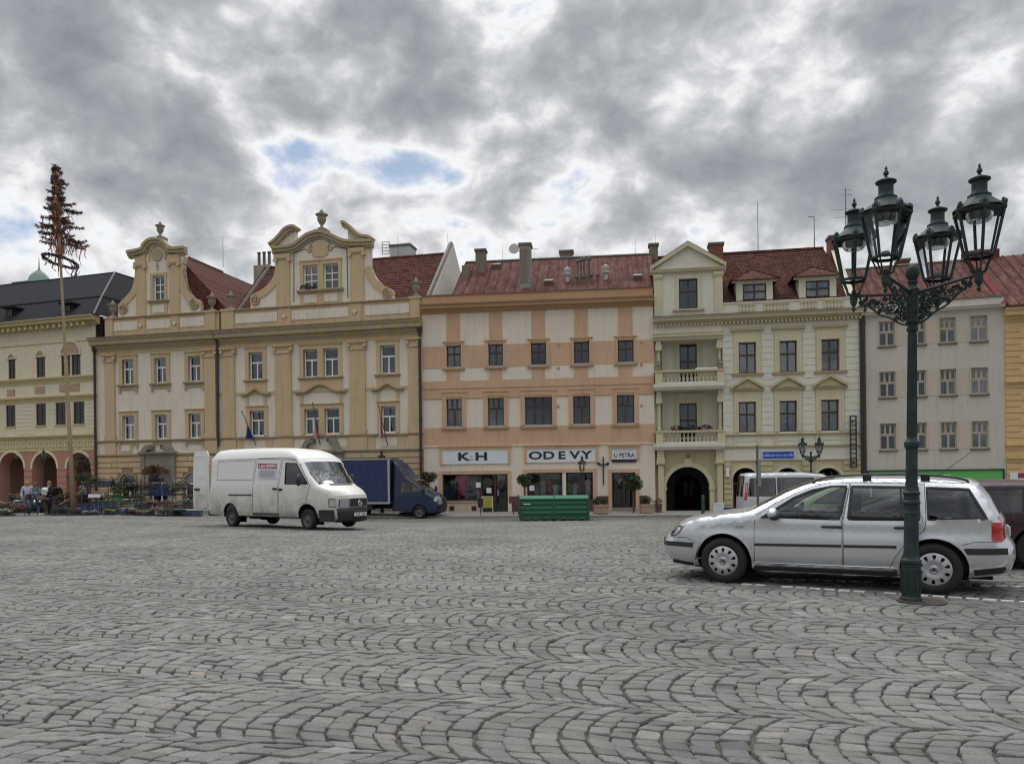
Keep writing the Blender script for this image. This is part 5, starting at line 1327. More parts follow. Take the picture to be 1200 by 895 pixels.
# flowers on the lower balcony
def flower_clump(loc, w, h, n, cols, label, cat='plant', name='flower_box', rz=0, box=None, group=None, d=.12):
 root = empty(name, loc, rz, label, cat, group)
 if box: MB().box(-w/2, w/2, -d, d, -box[0], 0).build('planter_box', box[1], root)
 for j, (cname, c_) in enumerate(cols):
  m = MB()
  for k in range(n):
   x = random.uniform(-w/2, w/2); y = random.uniform(-d, d); z = random.uniform(0, h)*(1-.5*abs(x)/(w/2)); a = random.uniform(0, 6.28); s_ = random.uniform(.5, 1)*.07
   q = Vector((math.cos(a), math.sin(a), random.uniform(-.5, .5)))*s_; r_ = Vector((-math.sin(a), math.cos(a), random.uniform(.3, 1)))*s_*.8
   p = Vector((x, y, z+.02)); m.add([p-q, p+r_, p+q, p-r_], [(0, 1, 2, 3)])
  tag(m.build(cname, mat('leafcol_%d_%d_%d' % tuple(int(v*200) for v in c_), c_, .8, var=.35, vscale=20), root), kind='stuff')
 return root
GREENL = ('foliage', (.055, .075, .03)); GREEND = ('foliage', (.03, .045, .02))
for zx, w, col, lb in ((178, .7, (.12, .04, .05), 'dull red flowers left on the lower balcony rail'), (240, .9, (.06, .07, .05), 'low dark greenery in the middle of the lower balcony rail'), (312, .75, (.15, .02, .02), 'dark red flowers right on the lower balcony rail')):
 x = k2(zx, 420)[0]; flower_clump(K.world(x, -.2, zb1t+.05), w, .28, 55, [GREEND, ('blossoms', col)], lb, 'flowers', rz=K.root.rotation_euler.z)
MB().box(k2(262, 100)[0], k2(365, 100)[0], -.34, -.12, zb2t+.04, zb2t+.12).build('handrail_cloth', M_PVC, K.root)
# ground floor of the bay: columns and arched passage
pa = k2(125, 700)[0]; pb = k2(335, 700)[0]; zt = k2(230, 597)[1]; rr_ = (pb-pa)/2
passage = (pa, pb, -.5, zt-rr_, rr_)
m = MB(); wall_panel(m, 0, xbay, -.5, zs1a, [passage], .3, .7); m.add([(0, .3, -.5), (0, .3, zs1a), (0, 6, zs1a), (0, 6, -.5), (xbay, .3, -.5), (xbay, .3, zs1a), (xbay, 0, zs1a), (xbay, 0, -.5)], [(0, 1, 2, 3), (4, 5, 6, 7)]); m.build('passage_wall', K_YB, K.root)
m = MB(); cxp = (pa+pb)/2; oa = arc2(cxp, zt-rr_, rr_+.24, rr_+.24, 180, 0, 22); ia = arc2(cxp, zt-rr_, rr_, rr_, 180, 0, 22)
for k in range(22): m.prism([oa[k], oa[k+1], ia[k+1], ia[k]], .2, .31)
for s_ in (-1, 1): xx = cxp+s_*(rr_+.12); m.box(xx-.12, xx+.12, .2, .31, -.4, zt-rr_); m.box(xx-.17, xx+.17, .16, .31, zt-rr_-.1, zt-rr_+.08)
m.box(cxp-.2, cxp+.2, .14, .31, zt, zt+.42); m.build('passage_arch', C_STONE if False else K_Y, K.root)
m = MB(); x, z = k2(232, 545); m.blob((x, .2, z), (.1, .08, .1), 8, 5); m.build('head_relief', C_STONE, K.root)
for xc0 in (x1l-pw, x1r-.12):
 a = xc0; b = xc0+pw+.1; m = MB(); zc_ = zs1a-.72
 m.box(a, b, -.1, .32, zc_, zc_+.28).box(a+.03, b-.03, -.06, .32, zc_+.28, zs1a); m.mold(a-.06, b+.06, [(.3, zc_-.08), (-.12, zc_-.08), (-.17, zc_), (.3, zc_)])
 m.build('capital', K_Y, K.root); m = MB(); m.box(a+.08, b-.06, -.02, .32, .55, zc_-.08); m.box(a+.02, b, -.08, .32, -.5, .55); m.build('column', K_Y, K.root)
# passage tunnel: dark vaulted interior with a second arch and daylight doors at the back
m = MB(); n = 14; zz_ = zt-rr_
for y0, y1 in ((1.0, 9.0),):
 prof = [(pa-.25, -.5), (pa-.25, zz_)]+arc2(cxp, zz_, rr_+.25, rr_+.25, 180, 0, n)[1:-1]+[(pb+.25, zz_), (pb+.25, -.5)]
 for k in range(len(prof)-1): m.add([(prof[k][0], y0, prof[k][1]), (prof[k+1][0], y0, prof[k+1][1]), (prof[k+1][0], y1, prof[k+1][1]), (prof[k][0], y1, prof[k][1])], [(0, 1, 2, 3)])
m.add([(pa-.3, 9, -.5), (pb+.3, 9, -.5), (pb+.3, 9, zt+.5), (pa-.3, 9, zt+.5)], [(0, 1, 2, 3)]); m.add([(pa-.25, .9, -.02), (pb+.25, .9, -.02), (pb+.25, 9, -.02), (pa-.25, 9, -.02)], [(0, 1, 2, 3)])
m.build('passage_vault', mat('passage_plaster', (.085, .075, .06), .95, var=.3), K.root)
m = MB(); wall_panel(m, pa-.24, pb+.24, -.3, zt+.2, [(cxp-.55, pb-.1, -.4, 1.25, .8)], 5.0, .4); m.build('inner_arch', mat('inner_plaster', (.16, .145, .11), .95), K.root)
for dx in (.35, .72): MB().box(cxp+dx-.12, cxp+dx+.12, 8.9, 8.95, .6, 1.6).build('back_pane', mat('pale_pane', (.25, .27, .22), .4), K.root)
# upper storey gable of the bay
za1 = k1(250, 440)[1]; zap = k1(257, 287)[1]; wK = rk1(203, 477, 300, 634)
zg0 = zc_b+.05
m = MB(); xl_, xr_ = .05, k1(430, 550)[0]
wall_panel(m, xl_, xr_, zg0, za1, [wK], .0, .3); m.add([(xl_, 0, zg0), (xl_, 5, zg0), (xl_, 5, za1), (xl_, 0, za1), (xr_, 0, zg0), (xr_, 5, zg0), (xr_, 5, za1), (xr_, 0, za1)], [(0, 1, 2, 3), (7, 6, 5, 4)]); m.build('attic_storey', K_W, K.root)
m = MB(); frame_band(m, wK, .2, -.06, 0, 'LRT'); m.build('window_surround', K_Y, K.root); MB().box(wK[0]-.35, wK[1]+.35, -.14, 0, wK[2]-.12, wK[2]-.02).build('sill', K_YB, K.root)
add_window(K, *wK, 'B', curtain='full')
for a, b in ((xl_, xl_+.42), (xr_-.42, xr_)):
 m = MB(); m.box(a, b, -.09, 0, zg0, za1-.35); m.mold(a-.05, b+.05, [(0, za1-.35), (-.13, za1-.35), (-.18, za1-.2), (-.13, za1-.1), (0, za1-.1)]); m.build('pilaster', K_Y, K.root)
cxg = (xl_+xr_)/2; e = (xr_-xl_)/2+.18; m = MB()
m.mold(cxg-e, cxg+e, cornice_prof(za1-.1, za1+.14, .28))
for s_ in (-1, 1): m.prism([(cxg+s_*e, za1+.14), (cxg, zap-.24), (cxg, zap), (cxg+s_*(e+.02), za1+.36)], -.28, .3)
m.build('pediment', K_Y, K.root); MB().prism([(cxg-e+.1, za1+.14), (cxg+e-.1, za1+.14), (cxg, zap-.2)], -.06, .2).build('pediment_field', K_W, K.root)
m = MB()
for s_ in (-1, 1): m.add([(cxg+s_*e, -.3, za1+.36), (cxg, -.3, zap+.02), (cxg, 5.5, zap+.02), (cxg+s_*e, 5.5, za1+.36)], [(0, 1, 2, 3)])
m.build('pediment_roof', C_CAP, K.root)
# roof with dormers
xrl = k1(432, 500)[0]; ker = zat-.15; ky = 5.5; kz = K.Z(860, 298, ky)
xre = K.X(985, 292, ky)
m = MB(); roof_slope(m, -.2, KL-.05, .4, ker, ky, kz, x0b=-.2, x1b=KL-.6); roof_slope(m, -.2, KL-.05, 2*ky, ker, ky, kz, x1b=KL-.6); m.build('roof', K_TILE, K.root)
tile_rows(K.root, xrl, KL-.1, .4, ker+.03, ky, kz+.03, K_TILE, 26, clip=lambda t: (xrl, KL-.1-.5*t))
MB().tube([(-.2, ky, kz+.05), (KL-.6, ky, kz+.05)], .1, 6).build('ridge_tiles', K_TILE, K.root)
def dormer(Wl, r, eaveL, eaveR, zev, zpk, y0, parent_mat, dep=3.0):
 """hipped dormer: front wall with window, side cheeks and three-sided tile roof"""
 a, b, c, d = r; xa, xb3 = a-.34, b+.34; cx = (eaveL+eaveR)/2
 m = MB(); wall_panel(m, xa, xb3, c-.1, zev, [r], y0, .12); m.add([(xa, y0, c-.1), (xa, y0+dep, c-.1), (xa, y0+dep, zev), (xa, y0, zev), (xb3, y0, c-.1), (xb3, y0+dep, c-.1), (xb3, y0+dep, zev), (xb3, y0, zev)], [(0, 1, 2, 3), (7, 6, 5, 4)])
 o = m.build('dormer', K_W, Wl.root); add_window(Wl, *r, 'B', y=y0+.06, curtain='full')
 MB().box(eaveL+.1, eaveR-.1, y0-.32, y0+.02, zev-.1, zev).build('dormer_eave', K_W, o)
 m = MB(); f = y0-.4; A_, B_, C_, D_ = (eaveL, f, zev), (eaveR, f, zev), (cx, f+1.25, zpk), (cx, f+dep, zpk)
 m.add([A_, B_, C_, D_, (eaveR, f+dep, zev), (eaveL, f+dep, zev)], [(0, 1, 2), (1, 4, 3, 2), (0, 2, 3, 5)]); m.add([(eaveL, f, zev-.08), (eaveR, f, zev-.08), (eaveR, f, zev), (eaveL, f, zev)], [(0, 1, 2, 3)])
 m.build('dormer_roof', K_TILE, o)
 m = MB()
 for p, q in ((A_, C_), (B_, C_), (C_, D_)): m.tube([p, q], .07, 5)
 m.build('hip_tiles', K_TILE, o)
dr = [rk1(535, 503, 658, 601, .9), rk1(863, 486, 988, 588, .9)]
dormer(K, dr[0], k1(472, 490, .5)[0], k1(728, 480, .5)[0], k1(600, 487, .9)[1], k1(592, 428, 1.8)[1], .9, K_TILE)
dormer(K, dr[1], k1(797, 470, .5)[0], k1(1052, 462, .5)[0], k1(925, 468, .9)[1], k1(912, 412, 1.8)[1], .9, K_TILE)
M_RBRICK = mat('red_brick', (.19, .075, .05), .9, var=.25, vscale=6, bump=.7, bscale=18)
chimney(K, 831, 847.5, 284, 4.2, kz-3, M_RBRICK); chimney(K, 972, 981.5, 275.5, 4.6, kz-3, M_RBRICK)
# gable wall of the taller roof end
MB().add([(KL-.5, .4, ker), (KL-.02, .4, ker), (KL-.02, ky, kz+.5), (KL-.35, ky, kz+.5)], [(0, 1, 2, 3)]).build('verge_wall', K_W, K.root)
mast(K, 888.5, 298, 236, ky, .028, extra=lambda m, x, a, b, d: None)
mast(K, 954.5, 293, 254, ky, .035, extra=lambda m, x, a, b, d: m.tube([(x, d, b), (x-.35, d, b+.02)], .02, 4))
def tvmast(m, x, z0, z1, d):
 for f, w, n in ((.62, .75, 4), (.48, .55, 3), (.88, .3, 3), (.97, .22, 3)): yagi(m, x-.1 if f < .8 else x+.1, z0, z1, d, n, w, f)
mast(K, 991.5, 285, 221, ky+.5, .04, 'tv_antenna', tvmast)
for zx in (1148, 1168): x = k2(zx-1148+1055 if False else (1053 if zx == 1148 else 1068), 300)[0]; downpipe(K, x, .1, zcor0+.1, -.12, .07)
# street sign, wall lamp, vertical sign frame
M_BLUE = mat('enamel_blue', (.012, .06, .36), .35)
r = rk2(585, 525, 732, 557, -.1); s_ = MB().box(r[0]-.06, r[1]+.06, -.12, -.035, r[2]-.06, r[3]+.06).build('street_sign', mat('enamel_white', (.55, .6, .68), .4), None); s_.location = K.root.location; s_.rotation_euler = K.root.rotation_euler
tag(s_, 'long blue square name sign on the cream wall above the arches', 'sign'); MB().box(r[0], r[1], -.135, -.12, r[2], r[3]).build('sign_face', M_BLUE, s_)
text_obj('lettering', 'Valdštejnovo náměstí', .235, s_, ((r[0]+r[1])/2, -.14, (r[2]+r[3])/2), mat('sign_lettering', (.5, .62, .8), .5), .004, .88)
x, z0 = k2(1012, 600); z1 = k2(1012, 357)[1]; m = MB(); m.box(x-.17, x-.11, -.3, -.22, z0, z1).box(x+.11, x+.17, -.3, -.22, z0, z1)
for z in lin(z0, z1, 12): m.box(x-.17, x+.17, -.29, -.23, z-.03, z+.03)
for z in (z0+.3, z1-.3): m.tube([(x, 0, z), (x, -.26, z)], .03, 5)
m.build('sign_frame', M_BLACK, K.root)
r = rk2(410, 600, 424, 645, -.2); MB().box(r[0], r[1], -.3, -.1, r[2], r[3]).build('light_box', mat('light_box_white', (.75, .75, .72), .4), K.root)
x, z = k2(1000, 548); MB().box(x-.08, x+.08, -.12, 0, 1.4, 1.7).build('fuse_box', M_BLACK, K.root)

# ================================================================== GREY HOUSE
G_W = stucco('grey_plaster', (.53, .495, .42), .07, .22)
G = Wall(1010, 22.3, 1178, 23.4, 'plain_house', 'plain beige grey house with rows of four faded windows above a green shopfront', 'house')
def g_(zx, zy, y=0): return G.q(980+zx/3.727, 340+zy/3.727, y)
def rg(a, c, b, d, y=0): return G.R(980+a/3.727, 340+c/3.727, 980+b/3.727, 340+d/3.727, y)
rows = []
for zl_, zr__, h0, h1 in ((130, 116, 0, 0),): pass
cols = [(188, 259), (322, 392), (453, 524), (588, 662)]
rowsz = [(130, 240, 118, 232), (352, 467, 343, 460), (579, 698, 575, 695)]
gw = []
for t0, b0, t1, b1 in rowsz:
 zt0 = (g_(222, t0)[1]+g_(625, t1)[1])/2; zb0_ = (g_(222, b0)[1]+g_(625, b1)[1])/2
 gw.append([(g_(a, 400)[0], g_(b, 400)[0], zb0_+.04, zt0) for a, b in cols])
gcor = g_(450, 92)[1]; gtop = g_(450, 47)[1]; gf0, gf1 = .0, g_(430, 786)[1]
gsh = (g_(136, 800)[0], g_(733, 800)[0], 0.05, gf1+.04)
m = MB(); wall_panel(m, 0.0, G.L-.005, -.5, gtop, [r for q in gw for r in q]+[gsh], 0, .3); m.add([(G.L-.005, 0, -.5), (G.L-.005, 8, -.5), (G.L-.005, 8, gtop), (G.L-.005, 0, gtop)], [(3, 2, 1, 0)]); m.add([(.0, 0, 6), (.0, 8, 6), (.0, 8, gtop), (.0, 0, gtop)], [(0, 1, 2, 3)]); m.build('wall', G_W, G.root)
G_F = stucco('beige_band_plaster', (.51, .455, .365), .05, .1)
for i, q in enumerate(gw):
 for j, r in enumerate(q):
  add_window(G, *r, 'G', y=.10, curtain='full' if (i+j) % 3 else 'sides')
  MB().box(r[0]-.06, r[1]+.06, -.09, .1, r[2]-.09, r[2]-.02).build('sill', C_CAP, G.root)
  m = MB(); frame_band(m, r, .06, -.02, 0, 'LRT'); m.build('window_surround', G_F, G.root)
 for j in range(3): MB().box(q[j][1]+.08, q[j+1][0]-.08, -.012, 0, q[j][2]-.02, q[j][3]+.04).build('plaster_panel', G_F, G.root)
MB().mold(-.02, G.L, cornice_prof(gcor-.12, gcor+.14, .3)).build('cornice', G_W, G.root); MB().box(0, G.L, -.04, .3, gtop, gtop+.06).build('parapet_coping', C_CAP, G.root)
M_GREEN = mat('shop_green', (.10, .42, .09), .5, var=.05)
a, b, c, d = gsh; m = MB(); frame_band(m, (a+.06, b-.06, c+.06, d-.06), .06, -.1, .1); m.build('shopfront_frame', M_BLACK, G.root); MB().box(a+.06, b-.06, -.04, .1, d-.85, d-.06).build('fascia', M_GREEN, G.root)
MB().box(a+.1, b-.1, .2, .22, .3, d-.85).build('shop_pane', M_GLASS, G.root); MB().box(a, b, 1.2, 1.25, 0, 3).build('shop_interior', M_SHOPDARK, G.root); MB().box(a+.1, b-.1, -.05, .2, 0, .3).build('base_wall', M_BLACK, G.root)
gy, gzr = 6, G.Z(1090, 309, 6)
m = MB(); roof_slope(m, -.3, G.L-.02, .3, gtop-.1, gy, gzr); roof_slope(m, -.3, G.L-.02, 2*gy, gtop-.1, gy, gzr); m.build('roof', O_RED, G.root)
seams(G.root, -.1, G.L-.1, .32, gtop-.08, gy, gzr+.02, .42, O_RED)
MB().tube([(-.3, gy, gzr+.03), (G.L, gy, gzr+.03)], .08, 5).build('ridge_cap', C_CAP, G.root)
chimney(G, 1052, 1066, 303, 6.2, gzr-.5, M_RBRICK); m = MB();
MB().box(0, .25, .2, 11, gtop-.5, gtop+.5).build('fire_wall', G_W, G.root)
downpipe(G, .10, .1, gcor+.2, -.12, .08)

# ================================================================== RIGHT OCHRE HOUSE
H_Y = stucco('yellow_plaster', (.60, .43, .21), .07, .12); H_L = stucco('pale_yellow_plaster', (.64, .50, .28), .06, .1)
Hh = Wall(1178, 23.4, 1300, 24.15, 'corner_house', 'yellow house with quoins and red sheet roof cut by the right edge', 'house')
def h_(zx, zy, y=0): return Hh.q(980+zx/3.727, 340+zy/3.727, y)
hc = h_(790, 112)[1]
m = MB(); m.box(.0, Hh.L, 0, 6, -.5, hc); m.build('wall', H_L, Hh.root)
MB().mold(-.02, Hh.L, cornice_prof(hc-.3, hc+.35, .5)).build('cornice', H_Y, Hh.root); MB().box(0, Hh.L, -.52, -.4, hc+.36, hc+.46).build('gutter', O_RED, Hh.root)
zq = lin(.3, hc-.5, 30)
for k in range(29):
 w = .95 if k % 2 else .68; MB().box(.02, w, -.05, 0, zq[k]+.02, zq[k+1]-.02).build('quoin', H_Y, Hh.root)
for zy in (405, 680, 737): z = h_(790, zy)[1]; MB().mold(0, Hh.L, ledge_prof(z-.08, z+.1, .2)).build('ledge', H_Y, Hh.root)
for zy0, zy1 in ((215, 330), (490, 670)):
 z0, z1 = h_(830, zy1)[1], h_(830, zy0)[1]
 r = (1.55, 2.5, z0+.1, z1); MB().box(r[0]-.25, r[1]+.25, -.08, 0, z0-.1, z1+.2).build('window_surround', H_L, Hh.root); MB().mold(r[0]-.4, r[1]+.4, cornice_prof(z1+.3, z1+.5, .25)).build('window_cornice', H_Y, Hh.root)
 add_window(Hh, *r, 'B', y=-.1)
x, z = h_(805, 800); MB().box(x-.5, Hh.L, -.12, 0, z-.4, z+.05).build('shop_sign', M_SIGN, Hh.root); MB().box(x-.15, x+.28, -.14, -.12, z-.22, z+.03).build('sign_square', mat('magenta', (.28, .02, .08), .5), Hh.root)
hy, hzr = 6, Hh.Z(1190, 301, 6)
m = MB(); roof_slope(m, -.05, Hh.L, -.2, hc+.4, hy, hzr+.1); m.build('roof', O_RED, Hh.root); seams(Hh.root, .2, Hh.L, -.2, hc+.42, hy, hzr+.12, .5, O_RED)
MB().tube([(.0, -.1, hc+.55), (.0, hy, hzr+.3)], .16, 5).build('verge_flashing', mat('red_flashing', (.16, .033, .026), .85, var=.2, spec=.15), Hh.root)
MB().box(-.2, 1.6, hy-.2, hy+.4, hzr-.2, hzr+.5).build('ridge_box', mat('red_flashing', (.22, .045, .035)), Hh.root)

# ================================================================== LEFT HOTEL WITH ARCADE
L_W = stucco('straw_plaster', (.67, .60, .45), .06, .16); L_Y = stucco('straw_trim', (.55, .455, .26), .08, .2); L_R = stucco('salmon_plaster', (.43, .225, .165), .09, .15)
L_SL = mat('slate', (.020, .021, .024), .9, var=.22, vscale=1.5, bump=.3, bscale=8, spec=.12); M_SHUT = mat('shutter_brown', (.055, .035, .028), .7, var=.2, vscale=9)
Lh = Wall(-70, 17.05, 113, 18.5, 'arcade_house', 'straw coloured building with dark mansard roof above a salmon arcade', 'building')
def l_(zx, zy, y=0): return Lh.q(zx/5.267, 370+zy/5.267, y)
def rl(a, c, b, d, y=0): return Lh.R(a/5.267, 370+c/5.267, b/5.267, 370+d/5.267, y)
LL = Lh.L
ups = [rl(52, 278, 95, 397), rl(225, 252, 278, 378), rl(378, 240, 434, 366), rl(441, 236, 497, 362)]
los = [rl(37, 556, 95, 690), rl(222, 543, 283, 677), rl(343, 534, 405, 670), rl(453, 528, 521, 663)]
ups = level([ups])[0]; los = level([los])[0]
dxw = ups[1][0]-ups[0][0]
ups.insert(0, (ups[0][0]-dxw, ups[0][1]-dxw, ups[0][2], ups[0][3])); los.insert(0, (los[0][0]-dxw, los[0][1]-dxw, los[0][2], los[0][3]))
lev = lambda zy0, zy1, x=300: Lh.Z(x/5.267, 370+(zy0+zy1)/2/5.267)
z_eave = l_(300, 75)[1]; z_s1 = l_(300, 385)[1]; z_s2 = l_(300, 500)[1]; z_s3 = l_(300, 742)[1]; z_fr = l_(300, 835)[1]
ar = []
for a, b in ((-37, -12), (1, 26.5), (39.5, 65), (80, 105)):
 xa, z = Lh.q(a, 530); xb4 = Lh.q(b, 530)[0]; r = (xb4-xa)/2+.12; ar.append((xa-.12, xb4+.12, -.4, Lh.Z((a+b)/2, 530)-r, r))
m = MB(); wall_panel(m, 0, LL-.02, z_fr, z_eave, ups+los, 0, .3); m.add([(LL-.02, 0, 0), (LL-.02, 9, 0), (LL-.02, 9, z_eave), (LL-.02, 0, z_eave)], [(3, 2, 1, 0)]); m.build('wall', L_W, Lh.root)
m = MB(); wall_panel(m, 0, LL-.02, -.5, z_fr, ar, 0, .75); m.build('arcade_wall', L_R, Lh.root)
m = MB()
for h in ar:
 a, b, c, d, r = h; cx = (a+b)/2; oa = arc2(cx, d, (b-a)/2+.14, r+.14, 180, 0, 14); ia = arc2(cx, d, (b-a)/2, r, 180, 0, 14)
 m = MB()
 for k in range(14): m.prism([oa[k], oa[k+1], ia[k+1], ia[k]], -.05, .0)
 m.build('arch_moulding', L_W, Lh.root)
# pier blocks
ps = [(0, ar[0][0])]+[(ar[i][1], ar[i+1][0]) for i in range(3)]+[(ar[3][1], LL-.02)]
for a, b in ps:
 if b-a < .1: continue
 for k in range(9): z0 = .1+k*.40; MB().box(a+.02, b-.02, -.045, 0, z0+.02, z0+.38).build('rustic_block', L_R, Lh.root) if z0+.4 < ar[0][3]+.35 else None
# arcade passage
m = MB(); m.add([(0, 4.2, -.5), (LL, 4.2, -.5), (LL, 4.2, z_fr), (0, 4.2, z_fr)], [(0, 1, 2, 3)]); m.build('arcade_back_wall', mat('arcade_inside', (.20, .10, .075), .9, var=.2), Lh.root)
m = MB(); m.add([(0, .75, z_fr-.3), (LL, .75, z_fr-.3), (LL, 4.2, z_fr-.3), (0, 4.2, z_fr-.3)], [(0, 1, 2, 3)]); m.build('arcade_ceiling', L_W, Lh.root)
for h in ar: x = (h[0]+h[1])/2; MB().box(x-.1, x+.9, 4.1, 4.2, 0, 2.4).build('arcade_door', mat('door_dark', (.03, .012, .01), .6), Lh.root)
# frieze of little squares
MB().box(0, LL-.02, -.03, 0, z_fr, z_s3-.1).build('frieze', L_Y, Lh.root)
sq = MB(); frame_band(sq, (-.13, .13, -.13, .13), .045, -.05, 0); sqm = sq.mesh('frieze_square', L_W)
n = int(LL/.52)
for k in range(n): link('frieze_square', sqm, Lh.root, (.3+k*.52, -.03, (z_fr+z_s3-.1)/2))
for z, o_, h in ((z_s3, .22, .16), (z_s2, .2, .22), (z_s1, .2, .22)): MB().mold(0, LL, ledge_prof(z-h, z+.05, o_)).build('ledge', L_Y, Lh.root)
for z in (z_s2-.36, z_s1-.36): MB().box(0, LL-.02, -.04, 0, z, z+.14).build('band', L_Y, Lh.root)
MB().mold(0, LL, ledge_prof(l_(300, 172)[1]-.03, l_(300, 172)[1]+.03, .05)).build('string_course', L_Y, Lh.root)
for k in range(8):
 z = z_s3+.15+k*(z_s2-.5-z_s3)/8
 cur = 0
 for r in los+[(LL, LL+1, 0, 0)]:
  a, b = cur, r[0]-.08
  if r[2]-.1 < z < r[3]+.1 or r[0] >= LL:
   pass
  MB().box(a+.02, min(b, LL-.05), -.02, 0, z+.02, z+.02+(z_s2-.5-z_s3)/8-.04).build('render_course', L_W, Lh.root) if b-a > .1 else None
  cur = r[1]+.08
for r in ups:
 add_window(Lh, *r, 'L', y=.05)
for i, r in enumerate([ups[0], ups[1], ups[2], (ups[3][0], ups[4][1], ups[3][2], ups[3][3])]):
 cx = (r[0]+r[1])/2; R_ = (r[1]-r[0])/2; rz = min(R_*1.15, .85) if i < 3 else .85; m = MB(); oa = arc2(cx, r[3], R_+.1, rz+.1, 180, 0, 12); ia = arc2(cx, r[3], R_-.02, rz-.02, 180, 0, 12)
 for k in range(12): m.prism([oa[k], oa[k+1], ia[k+1], ia[k]], -.07, 0)
 m.box(r[0]-.1, r[1]+.1, -.06, 0, r[3], r[3]+.06); m.build('window_hood', L_W, Lh.root)
 m = MB(); m.prism([(r[0], r[3]+.06)]+arc2(cx, r[3]+.06, R_-.06, rz-.12, 180, 0, 12)+[(r[1], r[3]+.06)], -.02, 0); m.build('tympanum', mat('faded_fresco', (.40, .27, .19), .9, var=.35, vscale=6, var2=(.5, .45, .35)), Lh.root)
for r in los: add_window(Lh, *r, 'L', y=.05); MB().box(r[0]-.05, r[1]+.05, -.06, 0, r[2]-.08, r[2]).build('sill', L_Y, Lh.root)
for a, c, b, d in ((45, 455, 92, 495), (218, 436, 278, 480), (368, 420, 492, 468)):
 r = rl(a, c, b, d); MB().box(r[0], r[1], -.035, 0, r[2], r[3]).build('relief_panel', mat('faded_fresco', (.4, .27, .19)), Lh.root)
MB().mold(-.2, LL+.35, cornice_prof(z_eave-.05, z_eave+.45, .75)).build('eaves_cornice', L_Y, Lh.root)
bm = MB().box(-.07, .07, -.5, 0, -.15, .06).mesh('bracket', L_Y)
n = int(LL/.48)
for k in range(n): link('bracket', bm, Lh.root, (.2+k*.48, -.05, z_eave-.0))
# mansard roof rings
zb_ = Lh.Z(60, 354, 1.3); ztp = Lh.Z(60, 329, 5.0)
def ring(o, z): return [(-2, -o, z), (LL+.45-(0 if o > 0 else -o), -o, z), (LL+.45+o if o <= 0 else LL+.45, 14, z), (-2, 14, z)]
m = MB(); e0, e1, e2 = [(-2, -.6, z_eave+.48), (LL+.5, -.6, z_eave+.48), (LL+.5, 15, z_eave+.48)], [(-2, 1.2, zb_), (LL-.7, 1.2, zb_), (LL-.7, 15, zb_)], [(-2, 4.8, ztp), (LL-3.2, 4.8, ztp), (LL-3.2, 15, ztp)]
for p, q in ((e0, e1), (e1, e2)):
 for i in range(2): m.add([p[i], p[i+1], q[i+1], q[i]], [(0, 1, 2, 3)])
m.add([e2[0], e2[1], e2[2], (-2, 15, ztp)], [(0, 1, 2, 3)]); m.build('roof', L_SL, Lh.root)
MB().box(LL-.1, LL+1.6, 1.0, 12, 2, z_eave+.5).box(LL-.01, LL+.45, .06, .99, z_eave-3, z_eave+.44).build('side_wall', L_SL, Lh.root); MB().tube([e0[1], e1[1], e2[1]], .06, 5).build('hip_flashing', mat('zinc_strip', (.10, .10, .105), .5), Lh.root); MB().tube([e1[0], e1[1], e1[2]], .07, 5).build('roof_break', L_SL, Lh.root); MB().tube([e2[0], e2[1], e2[2]], .06, 5).build('ridge_cap', L_SL, Lh.root)
for a, b in ((6.5, 16.5), (74, 84.5)):
 x0, z1 = Lh.q(a, 362 if a < 50 else 357, -.0); x1, z0 = Lh.q(b, 383 if a < 50 else 376, .0)
 m = MB(); m.box(x0, x1, .0, 2.2, z0, z1); o = m.build('dormer', L_SL, Lh.root); MB().box(x0-.15, x1+.15, -.25, 2.4, z1, z1+.1).build('dormer_roof', L_SL, o); add_window(Lh, x0+.12, x1-.12, z0+.1, z1-.08, 'L', y=-.06)
chimney(Lh, 15, 32, 330, 7, ztp-.5, M_RBRICK, dep=1)
# far church dome behind the roof
p = at(46, 332, 95); dome = empty('church_tower', (p.x, p.y, p.z-14), 0, 'small green copper dome peeping over the slate roof', 'tower')
MB().box(-1.3, 1.3, -1.3, 1.3, 0, 13.6).build('tower', L_W, dome); M_COP = mat('verdigris', (.15, .23, .20), .7, var=.15)
m = MB(); m.lathe([(1.45, 13.6), (1.45, 13.9), (1.3, 14.1), (1.05, 14.8), (.6, 15.3), (.2, 15.6), (.08, 15.9), (.03, 17.2)], 14); m.build('dome', M_COP, dome, smooth=True)

